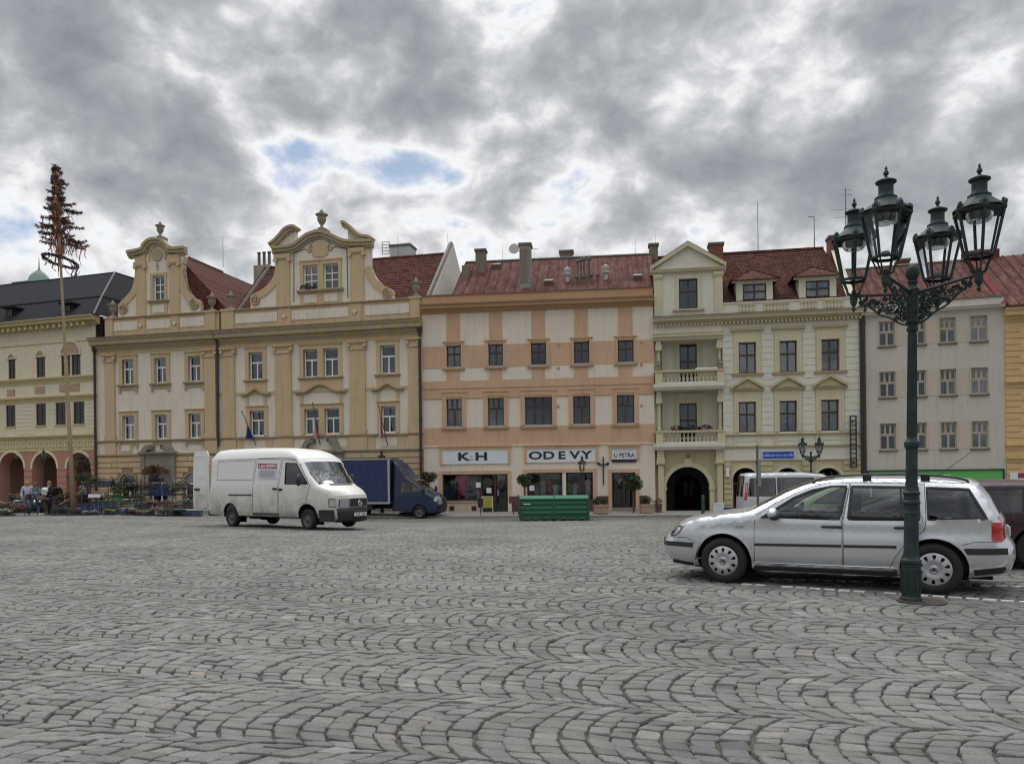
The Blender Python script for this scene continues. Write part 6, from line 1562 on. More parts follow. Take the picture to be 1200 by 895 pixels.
# ================================================================== VEHICLES
def densify(pts, step=.05, closed=False):
 out = []; n = len(pts); rng_ = range(n if closed else n-1)
 for i in rng_:
  a, b = pts[i], pts[(i+1) % n]; k = max(1, int(math.hypot(b[0]-a[0], b[1]-a[1])/step))
  out += [(a[0]+(b[0]-a[0])*j/k, a[1]+(b[1]-a[1])*j/k) for j in range(k)]
 if not closed: out.append(tuple(pts[-1]))
 return out
def pip(p, poly):
 c = False; j = len(poly)-1
 for i in range(len(poly)):
  if (poly[i][1] > p[1]) != (poly[j][1] > p[1]) and p[0] < (poly[j][0]-poly[i][0])*(p[1]-poly[i][1])/(poly[j][1]-poly[i][1])+poly[i][0]: c = not c
  j = i
 return c
class Body:
 def __init__(s, root, sil, half, zb, arches, r=.07, crown=.04, bow=None, step=.055, smooth_sil=2):
  """sil: (x,z) from the lower front lip over the roof to the lower rear lip, with optional corner flags"""
  s.root = root; s.raw = sil; s.zb = zb; s.arches = arches; s.r = r; s.crown = crown
  s.sil = sil; s.halff = half; s.bow = bow or (lambda x, z: 0); s.step = step
  s.S = np.array(sil)
 def delta(s, x, z):
  a = s.S[:-1]; b = s.S[1:]; p = np.array([x, z]); ab = b-a; t = np.clip(((p-a)*ab).sum(1)/np.maximum((ab**2).sum(1), 1e-9), 0, 1)
  return float(np.sqrt(((a+ab*t[:, None]-p)**2).sum(1)).min())
 def half(s, x, z):
  d = s.delta(x, z); y = s.halff(x, z); r = s.r
  if d < r: y -= r*(1-math.sqrt(max(0, 1-(1-d/r)**2)))*.9
  return y
 def P(s, x, z, side, off=0): return (x, side*(s.half(x, z)+off), z)
 def outline(s):
  """closed side outline with wheel arches cut out"""
  x1, z1 = s.sil[-1]; x0, z0 = s.sil[0]; bot = [(x1, z1)]
  for (cx, cz, r) in sorted(s.arches):
   a0 = math.degrees(math.asin(max(-1, min(1, (s.zb-cz)/r)))); bot += arc2(cx, cz, r, r, 180-a0, a0, 16)
  bot.append((x0, z0)); return bot
 def side(s, regions, base_mat, names=('body_side',), glass_off=-.012):
  """regions: list of (name, polygon, material, kind) kind: 'glass','panel'"""
  out = densify(s.sil, s.step)+densify(s.outline(), s.step)[1:-1]
  vs = [Vector(p) for p in out]; n = len(vs); edges = [(i, (i+1) % n) for i in range(n)]
  for nm, poly, m_, kind in regions:
   q = densify(poly, s.step, True); b = len(vs); vs += [Vector(p) for p in q]; edges += [(b+i, b+(i+1) % len(q)) for i in range(len(q))]
  xs = [p[0] for p in out]; zs = [p[1] for p in out]; g = s.step*1.35
  x = min(xs)+g/2; row = 0
  while x < max(xs):
   z = min(zs)+g/2+(g/2 if row % 2 else 0)
   while z < max(zs):
    if pip((x, z), out): vs.append(Vector((x, z)))
    z += g
   x += g; row += 1
  ov, oe, of, *_ = delaunay_2d_cdt(vs, edges, [], 0, 1e-4)
  groups = {}
  for f in of:
   c = ((sum(ov[i].x for i in f)/len(f)), (sum(ov[i].y for i in f)/len(f)))
   if not pip(c, out): continue
   key = -1
   for k, (nm, poly, m_, kind) in enumerate(regions):
    if pip(c, poly):
     key = k
     if kind == 'glass': break
   if key == -1: key = -1
   groups.setdefault(key, []).append(f)
  objs = []
  for sd in (-1, 1):
   for key, fs in groups.items():
    used = {}; V = []; FF = []
    kind = regions[key][3] if key >= 0 else 'body'
    off = glass_off if kind == 'glass' else 0
    for f in fs:
     idx = []
     for i in f:
      if i not in used: used[i] = len(V); V.append(s.P(ov[i].x, ov[i].y, sd, off))
      idx.append(used[i])
     FF.append(tuple(idx) if sd == -1 else tuple(idx[::-1]))
    m = MB().add(V, FF); nm = regions[key][0] if key >= 0 else names[0]; mt = regions[key][2] if key >= 0 else base_mat
    o = m.build(nm, mt, s.root, smooth=True); objs.append((key, sd, o))
  return objs
 def band(s, name, poly2, w, mtl, off=.004, sides=(-1, 1), closed=True, parent=None, th=.0):
  """ribbon lying on the side surface along a polyline"""
  q = densify(poly2, s.step*.8, closed); n = len(q)
  for sd in sides:
   V = []; FF = []
   for i in range(n):
    a = q[i-1] if (closed or i) else q[i]; b = q[(i+1) % n] if (closed or i < n-1) else q[i]
    dx, dz = b[0]-a[0], b[1]-a[1]; l = math.hypot(dx, dz) or 1; nx, nz = -dz/l*w/2, dx/l*w/2
    for sg, o_ in ((-1, 0), (-1, off), (1, off), (1, 0)): V.append(s.P(q[i][0]+nx*sg, q[i][1]+nz*sg, sd, o_))
   for i in range(n if closed else n-1):
    j = (i+1) % n
    for k in range(3): f = (i*4+k, j*4+k, j*4+k+1, i*4+k+1); FF.append(f if sd == 1 else f[::-1])
   MB().add(V, FF).build(name, mtl, parent or s.root, smooth=False)
 def strip(s, name, i0, i1, mtl, t0=-1, t1=1, off=0, nt=14, parent=None, sub=3):
  """surface across the car following silhouette points i0..i1"""
  pts = s.sil[i0:i1+1]; q = []
  for i in range(len(pts)-1): q += [(pts[i][0]+(pts[i+1][0]-pts[i][0])*k/sub, pts[i][1]+(pts[i+1][1]-pts[i][1])*k/sub) for k in range(sub)]
  q.append(pts[-1]); V = []; FF = []; m = nt+1
  for i, (x, z) in enumerate(q):
   a = q[max(i-1, 0)]; b = q[min(i+1, len(q)-1)]; dx, dz = b[0]-a[0], b[1]-a[1]; l = math.hypot(dx, dz) or 1; nx, nz = dz/l, -dx/l
   hy = s.half(x, z)
   for k in range(m):
    t = t0+(t1-t0)*k/nt; c = 1-t*t*t*t*.35-.65*t*t
    V.append((x+s.bow(x, z)*c+nx*off, t*hy, z+s.crown*c*(1 if z > .5 else 0)+nz*off))
  for i in range(len(q)-1):
   for k in range(nt): FF.append((i*m+k, i*m+k+1, (i+1)*m+k+1, (i+1)*m+k))
  return MB().add(V, FF).build(name, mtl, parent or s.root, smooth=True)
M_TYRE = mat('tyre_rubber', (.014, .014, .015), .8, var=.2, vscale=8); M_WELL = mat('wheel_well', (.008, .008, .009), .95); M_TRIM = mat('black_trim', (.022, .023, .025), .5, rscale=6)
M_CARGL = glassmat('car_glass', (.50, .56, .54), .015, 1.5, .93); M_DARKGL = glassmat('dark_car_glass', (.12, .13, .13), .015, 1.5, .93)
M_CHROME = mat('chrome', (.75, .75, .75), .15, metal=1); M_LAMPGL = mat('lamp_glass', (.42, .44, .46), .12, metal=.5, coat=.8); M_TAIL = mat('tail_lamp', (.40, .012, .015), .2, coat=.6)
M_GAP = mat('panel_gap', (.02, .02, .02), .8); M_SEAT = mat('seat_cloth', (.05, .052, .056), .9, var=.15); M_INT = mat('car_interior', (.035, .036, .04), .85)
def wheel(root, x, y, r, w, style, side, cap=None):
 """side -1 = outer face towards -y"""
 e = link('wheel', None, root, (x, y, r*.965))
 m = MB(); ri = r*.63; o = w/2
 m.lathe([(ri, -o*.8), (ri*1.02, -o), (r*.80, -o*1.02), (r*.93, -o*.94), (r*.985, -o*.72), (r, -o*.3), (r, o*.3), (r*.985, o*.72), (r*.93, o*.94), (r*.8, o*1.02), (ri*1.02, o), (ri, o*.8)], 36, axis='y', cap=False)
 for k in range(4): pass
 m.build('tyre', M_TYRE, e, smooth=True)
 so = side
 if style == 'cap':                                   # pressed cover with a ring of slots
  m = MB(); n = 80; rad = [0, .22, .23, .30, .42, .56, .64, .86, .93, 1.0]; dep = [.030, .030, .022, .024, .034, .040, .036, .022, .018, .004]
  Ro = ri*1.03; V = []
  for a_, d in zip(rad, dep):
   for k in range(n): t = 2*math.pi*k/n; V.append((Ro*max(a_, .001)*math.cos(t), so*(o*.86+d), Ro*max(a_, .001)*math.sin(t)))
  FF = []
  for i in range(len(rad)-1):
   for k in range(n):
    slot = (i in (6, )) and (k % 8) in (3, 4, 5)
    if i == 6 and slot: continue
    if i == 5 and (k % 8) in (4,): continue
    f = (i*n+k, i*n+(k+1) % n, (i+1)*n+(k+1) % n, (i+1)*n+k); FF.append(f if so < 0 else f[::-1])
  m.add(V, FF).build('hubcap', cap or mat('hubcap_silver', (.46, .46, .47), .38, metal=.5, var=.12, vscale=14), e, smooth=True)
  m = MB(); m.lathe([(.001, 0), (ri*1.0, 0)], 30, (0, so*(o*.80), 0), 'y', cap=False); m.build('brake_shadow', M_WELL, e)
  m = MB(); m.lathe([(ri*.20, so*(o*.86+.031)), (ri*.20, so*(o*.86+.036)), (.001, so*(o*.86+.037))], 20, axis='y', cap=False); m.build('hub_emblem', M_TRIM, e)
  m = MB(); em = ri*.16; yy = so*(o*.86+.040)
  m.tube([(em*math.cos(R(a)), yy, em*math.sin(R(a))) for a in range(0, 361, 20)], .0022, 4)
  for pts in (((-.55, .75), (-.2, -.05), (0, .45), (.2, -.05), (.55, .75)), ((-.9, .3), (-.45, -.8), (0, .1), (.45, -.8), (.9, .3))): m.tube([(em*a, yy, em*b) for a, b in pts], .0024, 4)
  m.build('hub_letters', M_CHROME, e)
 else:
  m = MB(); n = 28
  prof = [(ri*1.02, o*.84), (ri*.94, o*.80), (ri*.90, o*.45), (ri*.66, o*.40), (ri*.50, o*.62), (ri*.30, o*.62), (ri*.26, o*.85), (.001, o*.86)]
  V = [(a*math.cos(2*math.pi*k/n), so*d, a*math.sin(2*math.pi*k/n)) for a, d in prof for k in range(n)]
  FF = [(i*n+k, i*n+(k+1) % n, (i+1)*n+(k+1) % n, (i+1)*n+k) for i in range(len(prof)-1) for k in range(n) if not (i == 3 and k % 4 == 1)]
  m.add(V, FF if so < 0 else [f[::-1] for f in FF]).build('rim', cap or mat('steel_rim', (.10, .095, .09), .6, var=.3, vscale=8), e, smooth=True)
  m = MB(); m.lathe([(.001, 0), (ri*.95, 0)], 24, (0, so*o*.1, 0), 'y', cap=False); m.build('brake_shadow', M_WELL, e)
 return e
def well(root, cx, cz, r, W_, y0):
 m = MB(); n = 14; pts = arc2(cx, cz, r+.015, r+.015, 180, 0, n)
 for sd in (-1, 1):
  for k in range(n): m.add([(pts[k][0], sd*W_, pts[k][1]), (pts[k+1][0], sd*W_, pts[k+1][1]), (pts[k+1][0], sd*y0, pts[k+1][1]), (pts[k][0], sd*y0, pts[k][1])], [(0, 1, 2, 3)])
  m.add([(p[0], sd*y0, p[1]) for p in pts]+[(cx+r, sd*y0, .15), (cx-r, sd*y0, .15)], [tuple(range(n+3))])
 return m.build('wheel_arch_liner', M_WELL, root)
def seat(root, x, y, z, bench=None, w=.5, col=None):
 m = MB(); b = w if bench is None else bench
 m.box(x-.05, x+.45, y-b/2, y+b/2, z, z+.16); sec = [(x-.02, z+.1), (x+.1, z+.12), (x-.05, z+.62), (x-.17, z+.62)]
 mm = [(p[0], y-b/2, p[1]) for p in sec]+[(p[0], y+b/2, p[1]) for p in sec]; m.add(mm, [(0, 1, 2, 3), (7, 6, 5, 4), (0, 4, 5, 1), (1, 5, 6, 2), (2, 6, 7, 3), (3, 7, 4, 0)])
 ks = [y] if bench is None else [y-b*.3, y+b*.3]
 for k in ks: m.blob((x-.15, k, z+.74), (.06, .13, .10), 8, 5); m.tube([(x-.13, k, z+.6), (x-.14, k, z+.7)], .012, 5)
 return m.build('seat', col or M_SEAT, root)
def place(root, P0, P1, track_half, rear_x=0):
 """put a vehicle so that its near wheels stand on the ground points P0 (rear) and P1 (front); local +x forward"""
 u = Vector((P1.x-P0.x, P1.y-P0.y, 0)).normalized(); n = Vector((-u.y, u.x, 0))
 far = n if n.y > 0 else -n
 c = P0+far*track_half; root.location = (c.x, c.y, P0.z); pitch = math.atan2(P1.z-P0.z, (P1-P0).length)
 root.rotation_euler = (0, -pitch, math.atan2(u.y, u.x))
def plate(root, x, z, w, h, front=1, y=0, chars='', tilt=0):
 o = MB().box(x-.006, x+.006, y-w/2, y+w/2, z, z+h).build('number_plate', mat('plate_white', (.62, .62, .60), .5), root)
 m = MB(); rnd = random.Random(len(chars)+3)
 for k in range(7):
  if k == 3: continue
  yy = y-w/2+w*(.14+.78*k/7); ww = w*.07; a = front
  xx = x+front*.007
  m.box(min(xx, xx+.002*a), max(xx, xx+.002*a), yy, yy+ww*.35, z+h*.2, z+h*.8); m.box(min(xx, xx+.002*a), max(xx, xx+.002*a), yy+ww*.35, yy+ww, z+h*(.2 if k % 2 else .65), z+h*(.38 if k % 2 else .8)); m.box(min(xx, xx+.002*a), max(xx, xx+.002*a), yy+ww*.7, yy+ww, z+h*.3, z+h*.7)
 m.build('plate_marks', M_BLACK, o); return o

# ---------------------------------------------------------------- silver estate car
P_SIL = mat('silver_paint', (.70, .715, .74), .27, metal=.80, coat=.8, var=.03, vscale=2)
def silver_estate():
 root = empty('parked_car', (0, 0, 0), 0, 'silver estate car with ribbed wheel covers parked behind the tall lamp post', 'car')
 sil = [(3.20, .205), (3.34, .27), (3.395, .36), (3.405, .45), (3.405, .53), (3.365, .575), (3.30, .60), (3.25, .69), (3.175, .755), (3.06, .808), (2.83, .872), (2.55, .918), (2.28, .948), (2.17, .972),
           (1.95, 1.09), (1.72, 1.215), (1.51, 1.305), (1.36, 1.352), (1.15, 1.383), (.80, 1.397), (.30, 1.387), (-.10, 1.366), (-.33, 1.34), (-.43, 1.29), (-.54, 1.13), (-.64, .94), (-.685, .86), (-.70, .66), (-.75, .61), (-.785, .545), (-.79, .42), (-.75, .30), (-.66, .25)]
 def half(x, z):
  y = .862
  if z > .90: y -= .27*(z-.90)+.12*(z-.9)**2
  if z < .42: y -= .07*((.42-z)/.22)**2
  y += .012*math.exp(-((z-.845)/.05)**2)-.006*math.exp(-((z-.74)/.05)**2)-.045*abs((z-.60)/.42)**2.2*(z < .9)
  if x > 2.3: y -= .20*((x-2.3)/1.1)**2.4
  if x < -.25: y -= .10*((-.25-x)/.6)**2
  return y
 def bow(x, z): return .11 if x > 3.0 else (.11*max(0, (x-2.0)/1.0) if x > 2.0 and z < 1.0 else (.07 if x > 1.3 else (-.07 if x < -.3 else 0)))
 B_ = Body(root, sil, half, .205, [(2.53, .30, .372), (.02, .30, .372)], r=.055, crown=.045, bow=bow)
 fwin = [(1.99, .905), (1.83, 1.015), (1.62, 1.155), (1.40, 1.252), (1.17, 1.300), (.985, 1.302), (1.07, .885)]
 rwin = [(.925, 1.302), (.955, .887), (.165, .892), (.18, 1.285)]
 qwin = [(.085, 1.282), (-.355, 1.262), (-.535, .915), (.07, .897)]
 fdoor = [(2.085, .93), (2.115, .80), (2.12, .285), (1.035, .285), (1.035, .87), (.945, 1.345), (1.15, 1.355), (1.40, 1.30), (1.64, 1.20), (1.90, 1.055)]
 rdoor = [(.935, 1.350), (1.022, .87), (1.022, .285), (.50, .285), (.43, .44), (.33, .585), (.20, .70), (.115, .77), (.095, .88), (.11, 1.33)]
 fdoor = fdoor
 B_.side([('door', fdoor, P_SIL, 'panel'), ('door', rdoor, P_SIL, 'panel'), ('side_window', fwin, M_CARGL, 'glass'), ('side_window', rwin, M_CARGL, 'glass'), ('side_window', qwin, M_DARKGL, 'glass'), ('tail_lamp', [(-.575, .872), (-.72, .872), (-.74, .655), (-.575, .655)], M_TAIL, 'panel'), ('headlamp', [(3.09, .745), (3.2, .78), (3.30, .68), (3.33, .60), (3.22, .615), (3.14, .68)], M_LAMPGL, 'panel')], P_SIL)
 for w in (fwin, rwin, qwin): B_.band('window_seal', w, .026, M_TRIM, .003)
 for d in (fdoor, rdoor): B_.band('door_gap', d, .007, M_GAP, .0012)
 B_.band('door_gap', [(2.085, .93), (2.16, .965)], .007, M_GAP, .0012, closed=False)
 B_.band('pillar_trim', [(.985, 1.29), (1.055, .90)], .035, M_TRIM, .002, closed=False); B_.band('pillar_trim', [(.925, 1.29), (.96, .90)], .03, M_TRIM, .002, closed=False); B_.band('window_bar', [(.37, 1.28), (.36, .90)], .022, M_TRIM, .003, closed=False)
 B_.band('rub_strip', [(2.11, .535), (1.045, .548)], .034, M_TRIM, .014, closed=False); B_.band('rub_strip', [(1.015, .548), (.42, .556)], .034, M_TRIM, .014, closed=False)
 B_.band('sill_moulding', [(2.13, .255), (.46, .262)], .05, P_SIL, .018, closed=False)
 B_.band('underside_shadow', [(2.10, .213), (.45, .213)], .02, M_TRIM, .004, closed=False)
 for cx in (2.53, .02): B_.band('arch_lip', arc2(cx, .30, .385, .385, 190, -14, 22) if False else arc2(cx, .30, .384, .384, 184, -4, 22), .024, P_SIL, .012, closed=False)
 # bumper strips and cut lines
 B_.band('bumper_strip', [(3.385, .50), (3.20, .50), (2.96, .495)], .065, M_TRIM, .012, closed=False); B_.band('bumper_strip', [(-.30, .525), (-.55, .53), (-.74, .54)], .075, M_TRIM, .012, closed=False)
 B_.band('panel_gap', [(3.32, .60), (3.05, .595), (2.92, .53)], .007, M_GAP, .0012, closed=False); B_.band('panel_gap', [(-.68, .645), (-.40, .64), (-.28, .60)], .007, M_GAP, .0012, closed=False)
 B_.band('bumper_valance', [(-.72, .32), (-.40, .27)], .07, M_TRIM, .006, closed=False); B_.band('bumper_valance', [(3.30, .245), (2.98, .215)], .05, M_TRIM, .004, closed=False)
 # lamps wrapping round the corner
 B_.band('headlamp_rim', [(3.10, .745), (3.18, .752), (3.27, .67), (3.31, .615), (3.22, .622), (3.15, .68)], .014, M_TRIM, .004); B_.band('headlamp_bulb', [(3.185, .70), (3.155, .72)], .05, M_CHROME, .006, closed=False)
 B_.band('indicator', [(2.36, .765), (2.26, .765)], .032, M_LAMPGL, .008, closed=False)
 # door handles and mirrors
 for sd in (-1, 1):
  for x, z in ((1.17, .785), (.34, .79)):
   y = B_.half(x, z); m = MB(); m.tube([(x+.10, sd*(y+.005), z), (x+.07, sd*(y+.03), z+.004), (x-.07, sd*(y+.03), z+.004), (x-.10, sd*(y+.005), z)], [.014, .018, .018, .014], 8); m.lathe([(.02, 0), (.02, .012)], 10, (x-.115, sd*y if sd > 0 else -y-.012, z), 'y'); m.build('door_handle', M_TRIM, root, smooth=True)
  y = B_.half(1.86, .93); m = MB(); m.blob((1.85, sd*(y+.14), .955), (.07, .115, .075), 12, 8); o = m.build('wing_mirror', P_SIL, root, smooth=True)
  m = MB(); m.blob((1.835, sd*(y+.13), .915), (.075, .11, .05), 10, 6); m.tube([(1.9, sd*(y-.01), .90), (1.86, sd*(y+.08), .91)], .03, 6); m.build('mirror_base', M_TRIM, root, smooth=True)
  m = MB(); m.prism([(2.04, .885), (1.90, .99), (1.84, .885)], y-.0, y+.012) ;
  for i, v in enumerate(m.v): m.v[i] = (v[0], sd*v[1], v[2])
  m.build('mirror_triangle', M_TRIM, root)
 # across the car
 B_.strip('front_bumper', 0, 6, P_SIL); B_.strip('number_strip', 3, 4, M_TRIM, -.9, .9, .012); B_.strip('grille', 6, 8, M_TRIM, -.45, .45, .004); B_.strip('headlamp', 6, 8, M_LAMPGL, -1, -.46, .006, 5); B_.strip('headlamp', 6, 8, M_LAMPGL, .46, 1, .006, 5); B_.strip('nose_panel', 6, 8, P_SIL, -1, 1, -.01)
 B_.strip('bonnet', 8, 13, P_SIL); B_.strip('windscreen', 13, 18, M_CARGL, -.93, .93, .0); B_.strip('a_pillar', 13, 18, P_SIL, -1, -.93, 0, 2); B_.strip('a_pillar', 13, 18, P_SIL, .93, 1, 0, 2)
 B_.strip('roof', 18, 22, P_SIL); B_.strip('tailgate_frame', 22, 23, P_SIL); B_.strip('rear_window', 23, 25, M_DARKGL, -.86, .86); B_.strip('d_pillar', 23, 25, P_SIL, -1, -.86, 0, 2); B_.strip('d_pillar', 23, 25, P_SIL, .86, 1, 0, 2)
 B_.strip('tailgate', 25, 27, P_SIL, -.8, .8); B_.strip('tail_lamp', 25, 27, M_TAIL, -1, -.8, 0, 3); B_.strip('tail_lamp', 25, 27, M_TAIL, .8, 1, 0, 3); B_.strip('rear_bumper', 27, 32, P_SIL)
 plate(root, 3.53, .42, .52, .11, 1); plate(root, -.80, .68, .52, .11, -1)
 # roof rails
 for sd in (-1, 1):
  pts = [(1.40, 1.345), (1.30, 1.40), (1.10, 1.432), (.5, 1.445), (.0, 1.425), (-.28, 1.385), (-.36, 1.345)]
  m = MB(); m.tube([(x, sd*(B_.half(x, min(z, 1.33))-.035), z) for x, z in smooth_pts(pts, 4)], .013, 6)
  for x in (.75, .1): m.box(x-.05, x+.05, sd*(B_.half(x, 1.33)-.05)-.012, sd*(B_.half(x, 1.33)-.05)+.012, 1.37, 1.43)
  m.build('roof_rail', M_TRIM, root, smooth=True)
 m = MB(); m.tube([(-.02, .0, 1.40), (-.42, .0, 1.72)], [.006, .003], 5); m.build('aerial', M_TRIM, root)
 for x in (2.53, .02):
  for sd in (-1, 1): wheel(root, x, sd*.765, .312, .20, 'cap', sd)
  well(root, x, .30, .372, .84, .55)
 m = MB(); m.box(-.6, 3.0, -.56, .56, .17, .26); m.box(.42, 2.13, -.82, .82, .19, .24); m.build('floor_pan', M_WELL, root)
 m = MB(); m.box(-.62, .40, -.60, .60, .26, .62); m.build('boot_floor', M_INT, root)
 for sd in (-1, 1): seat(root, 1.15, sd*.36, .42);
 seat(root, .45, 0, .48, bench=1.2)
 m = MB(); m.box(1.68, 2.3, -.72, .72, .55, .90); m.build('dashboard', M_INT, root); m = MB(); m.tube([(1.62-.05*math.sin(R(a)), .36+.19*math.cos(R(a)), .90+.18*math.sin(R(a))) for a in range(0, 361, 20)], .014, 5); m.tube([(1.62, .36, .9), (1.8, .36, .8)], .03, 5); m.build('steering_wheel', M_INT, root)
 m = MB(); m.box(-.62, .05, -.62, .62, .80, .83); m.build('load_cover', M_INT, root)
 return root
car = silver_estate(); place(car, gpt(1097, 696.5), gpt(844, 682.5), .862)
car.location.x -= 0

# ---------------------------------------------------------------- white high-roof van
def dirty_white():
 m = bpy.data.materials.new('dirty_white_paint'); m.use_nodes = True; t = NT(m.node_tree); p = t.n['Principled BSDF']; o = t.new('ShaderNodeTexCoord').outputs['Object']
 s_ = t.new('ShaderNodeSeparateXYZ'); t.l.new(o, s_.inputs[0]); hgt = t.mapr(s_.outputs[2], .35, 1.5, 1, 0)
 n1 = t.noise(o, 1.6, 6, .7); n2 = t.noise(t.vmath('MULTIPLY', o, (1, 1, .35)), 6, 5, .7)
 d = t.math('MULTIPLY', t.math('POWER', hgt, .7), t.mapr(n1, .25, .65, .25, 1.25)); d = t.math('MULTIPLY', d, t.mapr(n2, .3, .7, .6, 1.2), clamp=True)
 c = t.mix(t.math('MULTIPLY', d, .8), (.72, .715, .675), (.25, .21, .145)); t.l.new(c, p.inputs['Base Color']); p.inputs['Roughness'].default_value = .42; p.inputs['Coat Weight'].default_value = .2
 return m
P_WH = dirty_white()
def white_van():
 root = empty('delivery_van', (0, 0, 0), 0, 'dirty white high-roof delivery van with its rear door swung open', 'van')
 sil = [(4.70, .27), (4.80, .31), (4.84, .42), (4.84, .60), (4.80, .66), (4.86, .72), (4.875, .98), (4.82, 1.10), (4.62, 1.27), (4.42, 1.405), (4.35, 1.47), (4.10, 1.80), (3.80, 2.21), (3.66, 2.35), (3.35, 2.53), (2.9, 2.66), (2.3, 2.72), (1.0, 2.76), (-.5, 2.77), (-.80, 2.74), (-.93, 2.64), (-1.0, 2.42), (-1.07, 1.6), (-1.12, 1.1), (-1.15, .50), (-1.12, .42)]
 sil = [(x+.42*min(1, max(0, (x-4.2)/.5))-.28*min(1, max(0, (-.3-x)/.4)), z) for x, z in sil]
 def half(x, z):
  y = .965
  if z > 1.1: y -= .045*(z-1.1)
  if z > 2.40: y -= .42*(z-2.40)+.5*max(0, z-2.6)
  if z < .5: y -= .03
  y -= .012*math.exp(-((z-1.09)/.03)**2)
  if x > 3.7: y -= .15*((x-3.7)/1.15)**2
  return y
 def bow(x, z): return .32 if (x > 4.3 and z < 1.5) else (.22 if x > 3.3 else 0)
 B_ = Body(root, sil, half, .40, [(4.14, .42, .43), (-.04, .42, .43)], r=.06, crown=.03, bow=bow, step=.09)
 win = [(3.05, 2.20), (3.62, 2.18), (3.93, 1.80), (4.17, 1.50), (3.02, 1.50)]
 door = [(2.90, 2.33), (2.72, 1.5), (2.70, .44), (3.70, .44), (3.76, .62), (3.95, .86), (4.14, .90), (4.14, 1.10), (4.26, 1.45), (3.98, 1.88), (3.70, 2.28)]
 slide = [(1.50, 2.38), (1.28, 1.5), (1.25, .44), (2.62, .44), (2.64, 1.5), (2.82, 2.33)]
 B_.side([('front_door', door, P_WH, 'panel'), ('sliding_door', slide, P_WH, 'panel'), ('side_window', win, M_CARGL, 'glass')], P_WH)
 B_.band('window_seal', win, .035, M_TRIM, .004)
 for d in (door, slide): B_.band('door_gap', d, .016, M_GAP, .002)
 B_.band('roof_gutter', [(-.95, 2.43), (2.9, 2.42), (3.60, 2.36), (3.85, 2.14)], .03, P_WH, .02, closed=False)
 B_.band('pressed_panel', [(-.82, 2.33), (1.40, 2.33), (1.26, 1.66), (-.88, 1.66)], .016, M_GAP, .001); B_.band('pressed_panel', [(1.6, 1.66), (2.62, 1.66)], .014, M_GAP, .001, closed=False)
 B_.band('crease', [(-1.10, 1.10), (4.1, 1.08)], .016, M_GAP, .001, closed=False); B_.band('door_rail', [(-.15, 1.13), (1.22, 1.13)], .045, M_TRIM, .015, closed=False)
 B_.band('rocker_panel', [(1.25, .47), (2.68, .47)], .1, mat('primer_grey', (.10, .10, .095), .7, var=.3), .01, closed=False)
 for cx in (4.14, -.04): B_.band('arch_lip', arc2(cx, .42, .445, .445, 180, 0, 22), .03, P_WH, .012, closed=False)
 B_.band('bumper_corner', [(5.2, .36), (4.64, .36)], .20, M_TRIM, .02, closed=False); B_.band('bumper_corner', [(5.2, .55), (4.64, .55)], .20, M_TRIM, .02, closed=False)
 for sd in (-1, 1):
  for x, z in ((2.80, 1.32), (2.50, 1.34)):
   y = B_.half(x, z); MB().box(x-.10, x+.10, min(sd*y, sd*(y+.035)), max(sd*y, sd*(y+.035)), z-.035, z+.035).build('door_handle', M_TRIM, root)
  y = B_.half(4.0, 1.5); m = MB(); m.blob((4.0, sd*(y+.22), 1.62), (.09, .10, .19), 10, 8); m.tube([(4.05, sd*y, 1.55), (4.0, sd*(y+.2), 1.52)], .025, 6); m.build('wing_mirror', M_TRIM, root, smooth=True)
  B_.band('indicator', [(5.25, .87), (5.04, .87)], .24, mat('indicator_glass', (.42, .40, .36), .2, coat=.5), .01, sides=(sd,), closed=False)
 B_.strip('front_bumper', 0, 4, M_TRIM, off=.03); B_.strip('nose_panel', 4, 7, P_WH); B_.strip('grille', 5, 6, M_TRIM, -.55, .55, .012); [(B_.strip('headlamp_frame', 5, 6, M_TRIM, a, b, .012, 5), B_.strip('headlamp', 5, 6, M_LAMPGL, a+.03, b-.03, .02, 5)) for a, b in ((-.99, -.56), (.56, .99))]; B_.band('lamp_gap', [(5.25, 1.0), (5.02, 1.0), (5.02, .74), (5.25, .74)], .02, M_TRIM, .012, closed=False)
 B_.strip('bonnet', 7, 10, P_WH); B_.strip('wiper_grille', 9, 10, M_TRIM, -.62, .5, .008); B_.strip('windscreen', 10, 12, M_CARGL, -.92, .92); B_.strip('a_pillar', 10, 12, P_WH, -1, -.92, 0, 2); B_.strip('a_pillar', 10, 12, P_WH, .92, 1, 0, 2)
 B_.strip('windscreen_seal', 12, 12+1, P_WH); B_.strip('roof', 13, 20, P_WH)
 m = MB(); bx = 5.60
 m.tube([(bx+.035+.0*math.cos(R(a)), .085*math.cos(R(a)), .85+.085*math.sin(R(a))) for a in range(0, 361, 24)], .010, 5)
 for pts in (((-.55, .75), (-.2, -.05), (0, .45), (.2, -.05), (.55, .75)), ((-.9, .3), (-.45, -.8), (0, .1), (.45, -.8), (.9, .3))): m.tube([(bx+.035, .075*a, .85+.075*b) for a, b in pts], .008, 4)
 m.build('grille_emblem', M_CHROME, root)
 m = MB(); m.tube([(4.72, -.1, 1.45), (4.58, -.35, 1.53), (4.54, -.75, 1.52)], .012, 4); m.tube([(4.72, .3, 1.45), (4.6, .0, 1.53)], .012, 4); m.build('wiper', M_TRIM, root)
 plate(root, 5.645, .44, .52, .115, 1)
 # rear: frame, load space
 m = MB();
 m.box(-1.34, -1.2, -.86, .86, 2.36, 2.48); m.build('rear_header', P_WH, root); MB().box(-1.48, -1.33, -.92, .92, .36, .55).build('rear_bumper', M_TRIM, root)
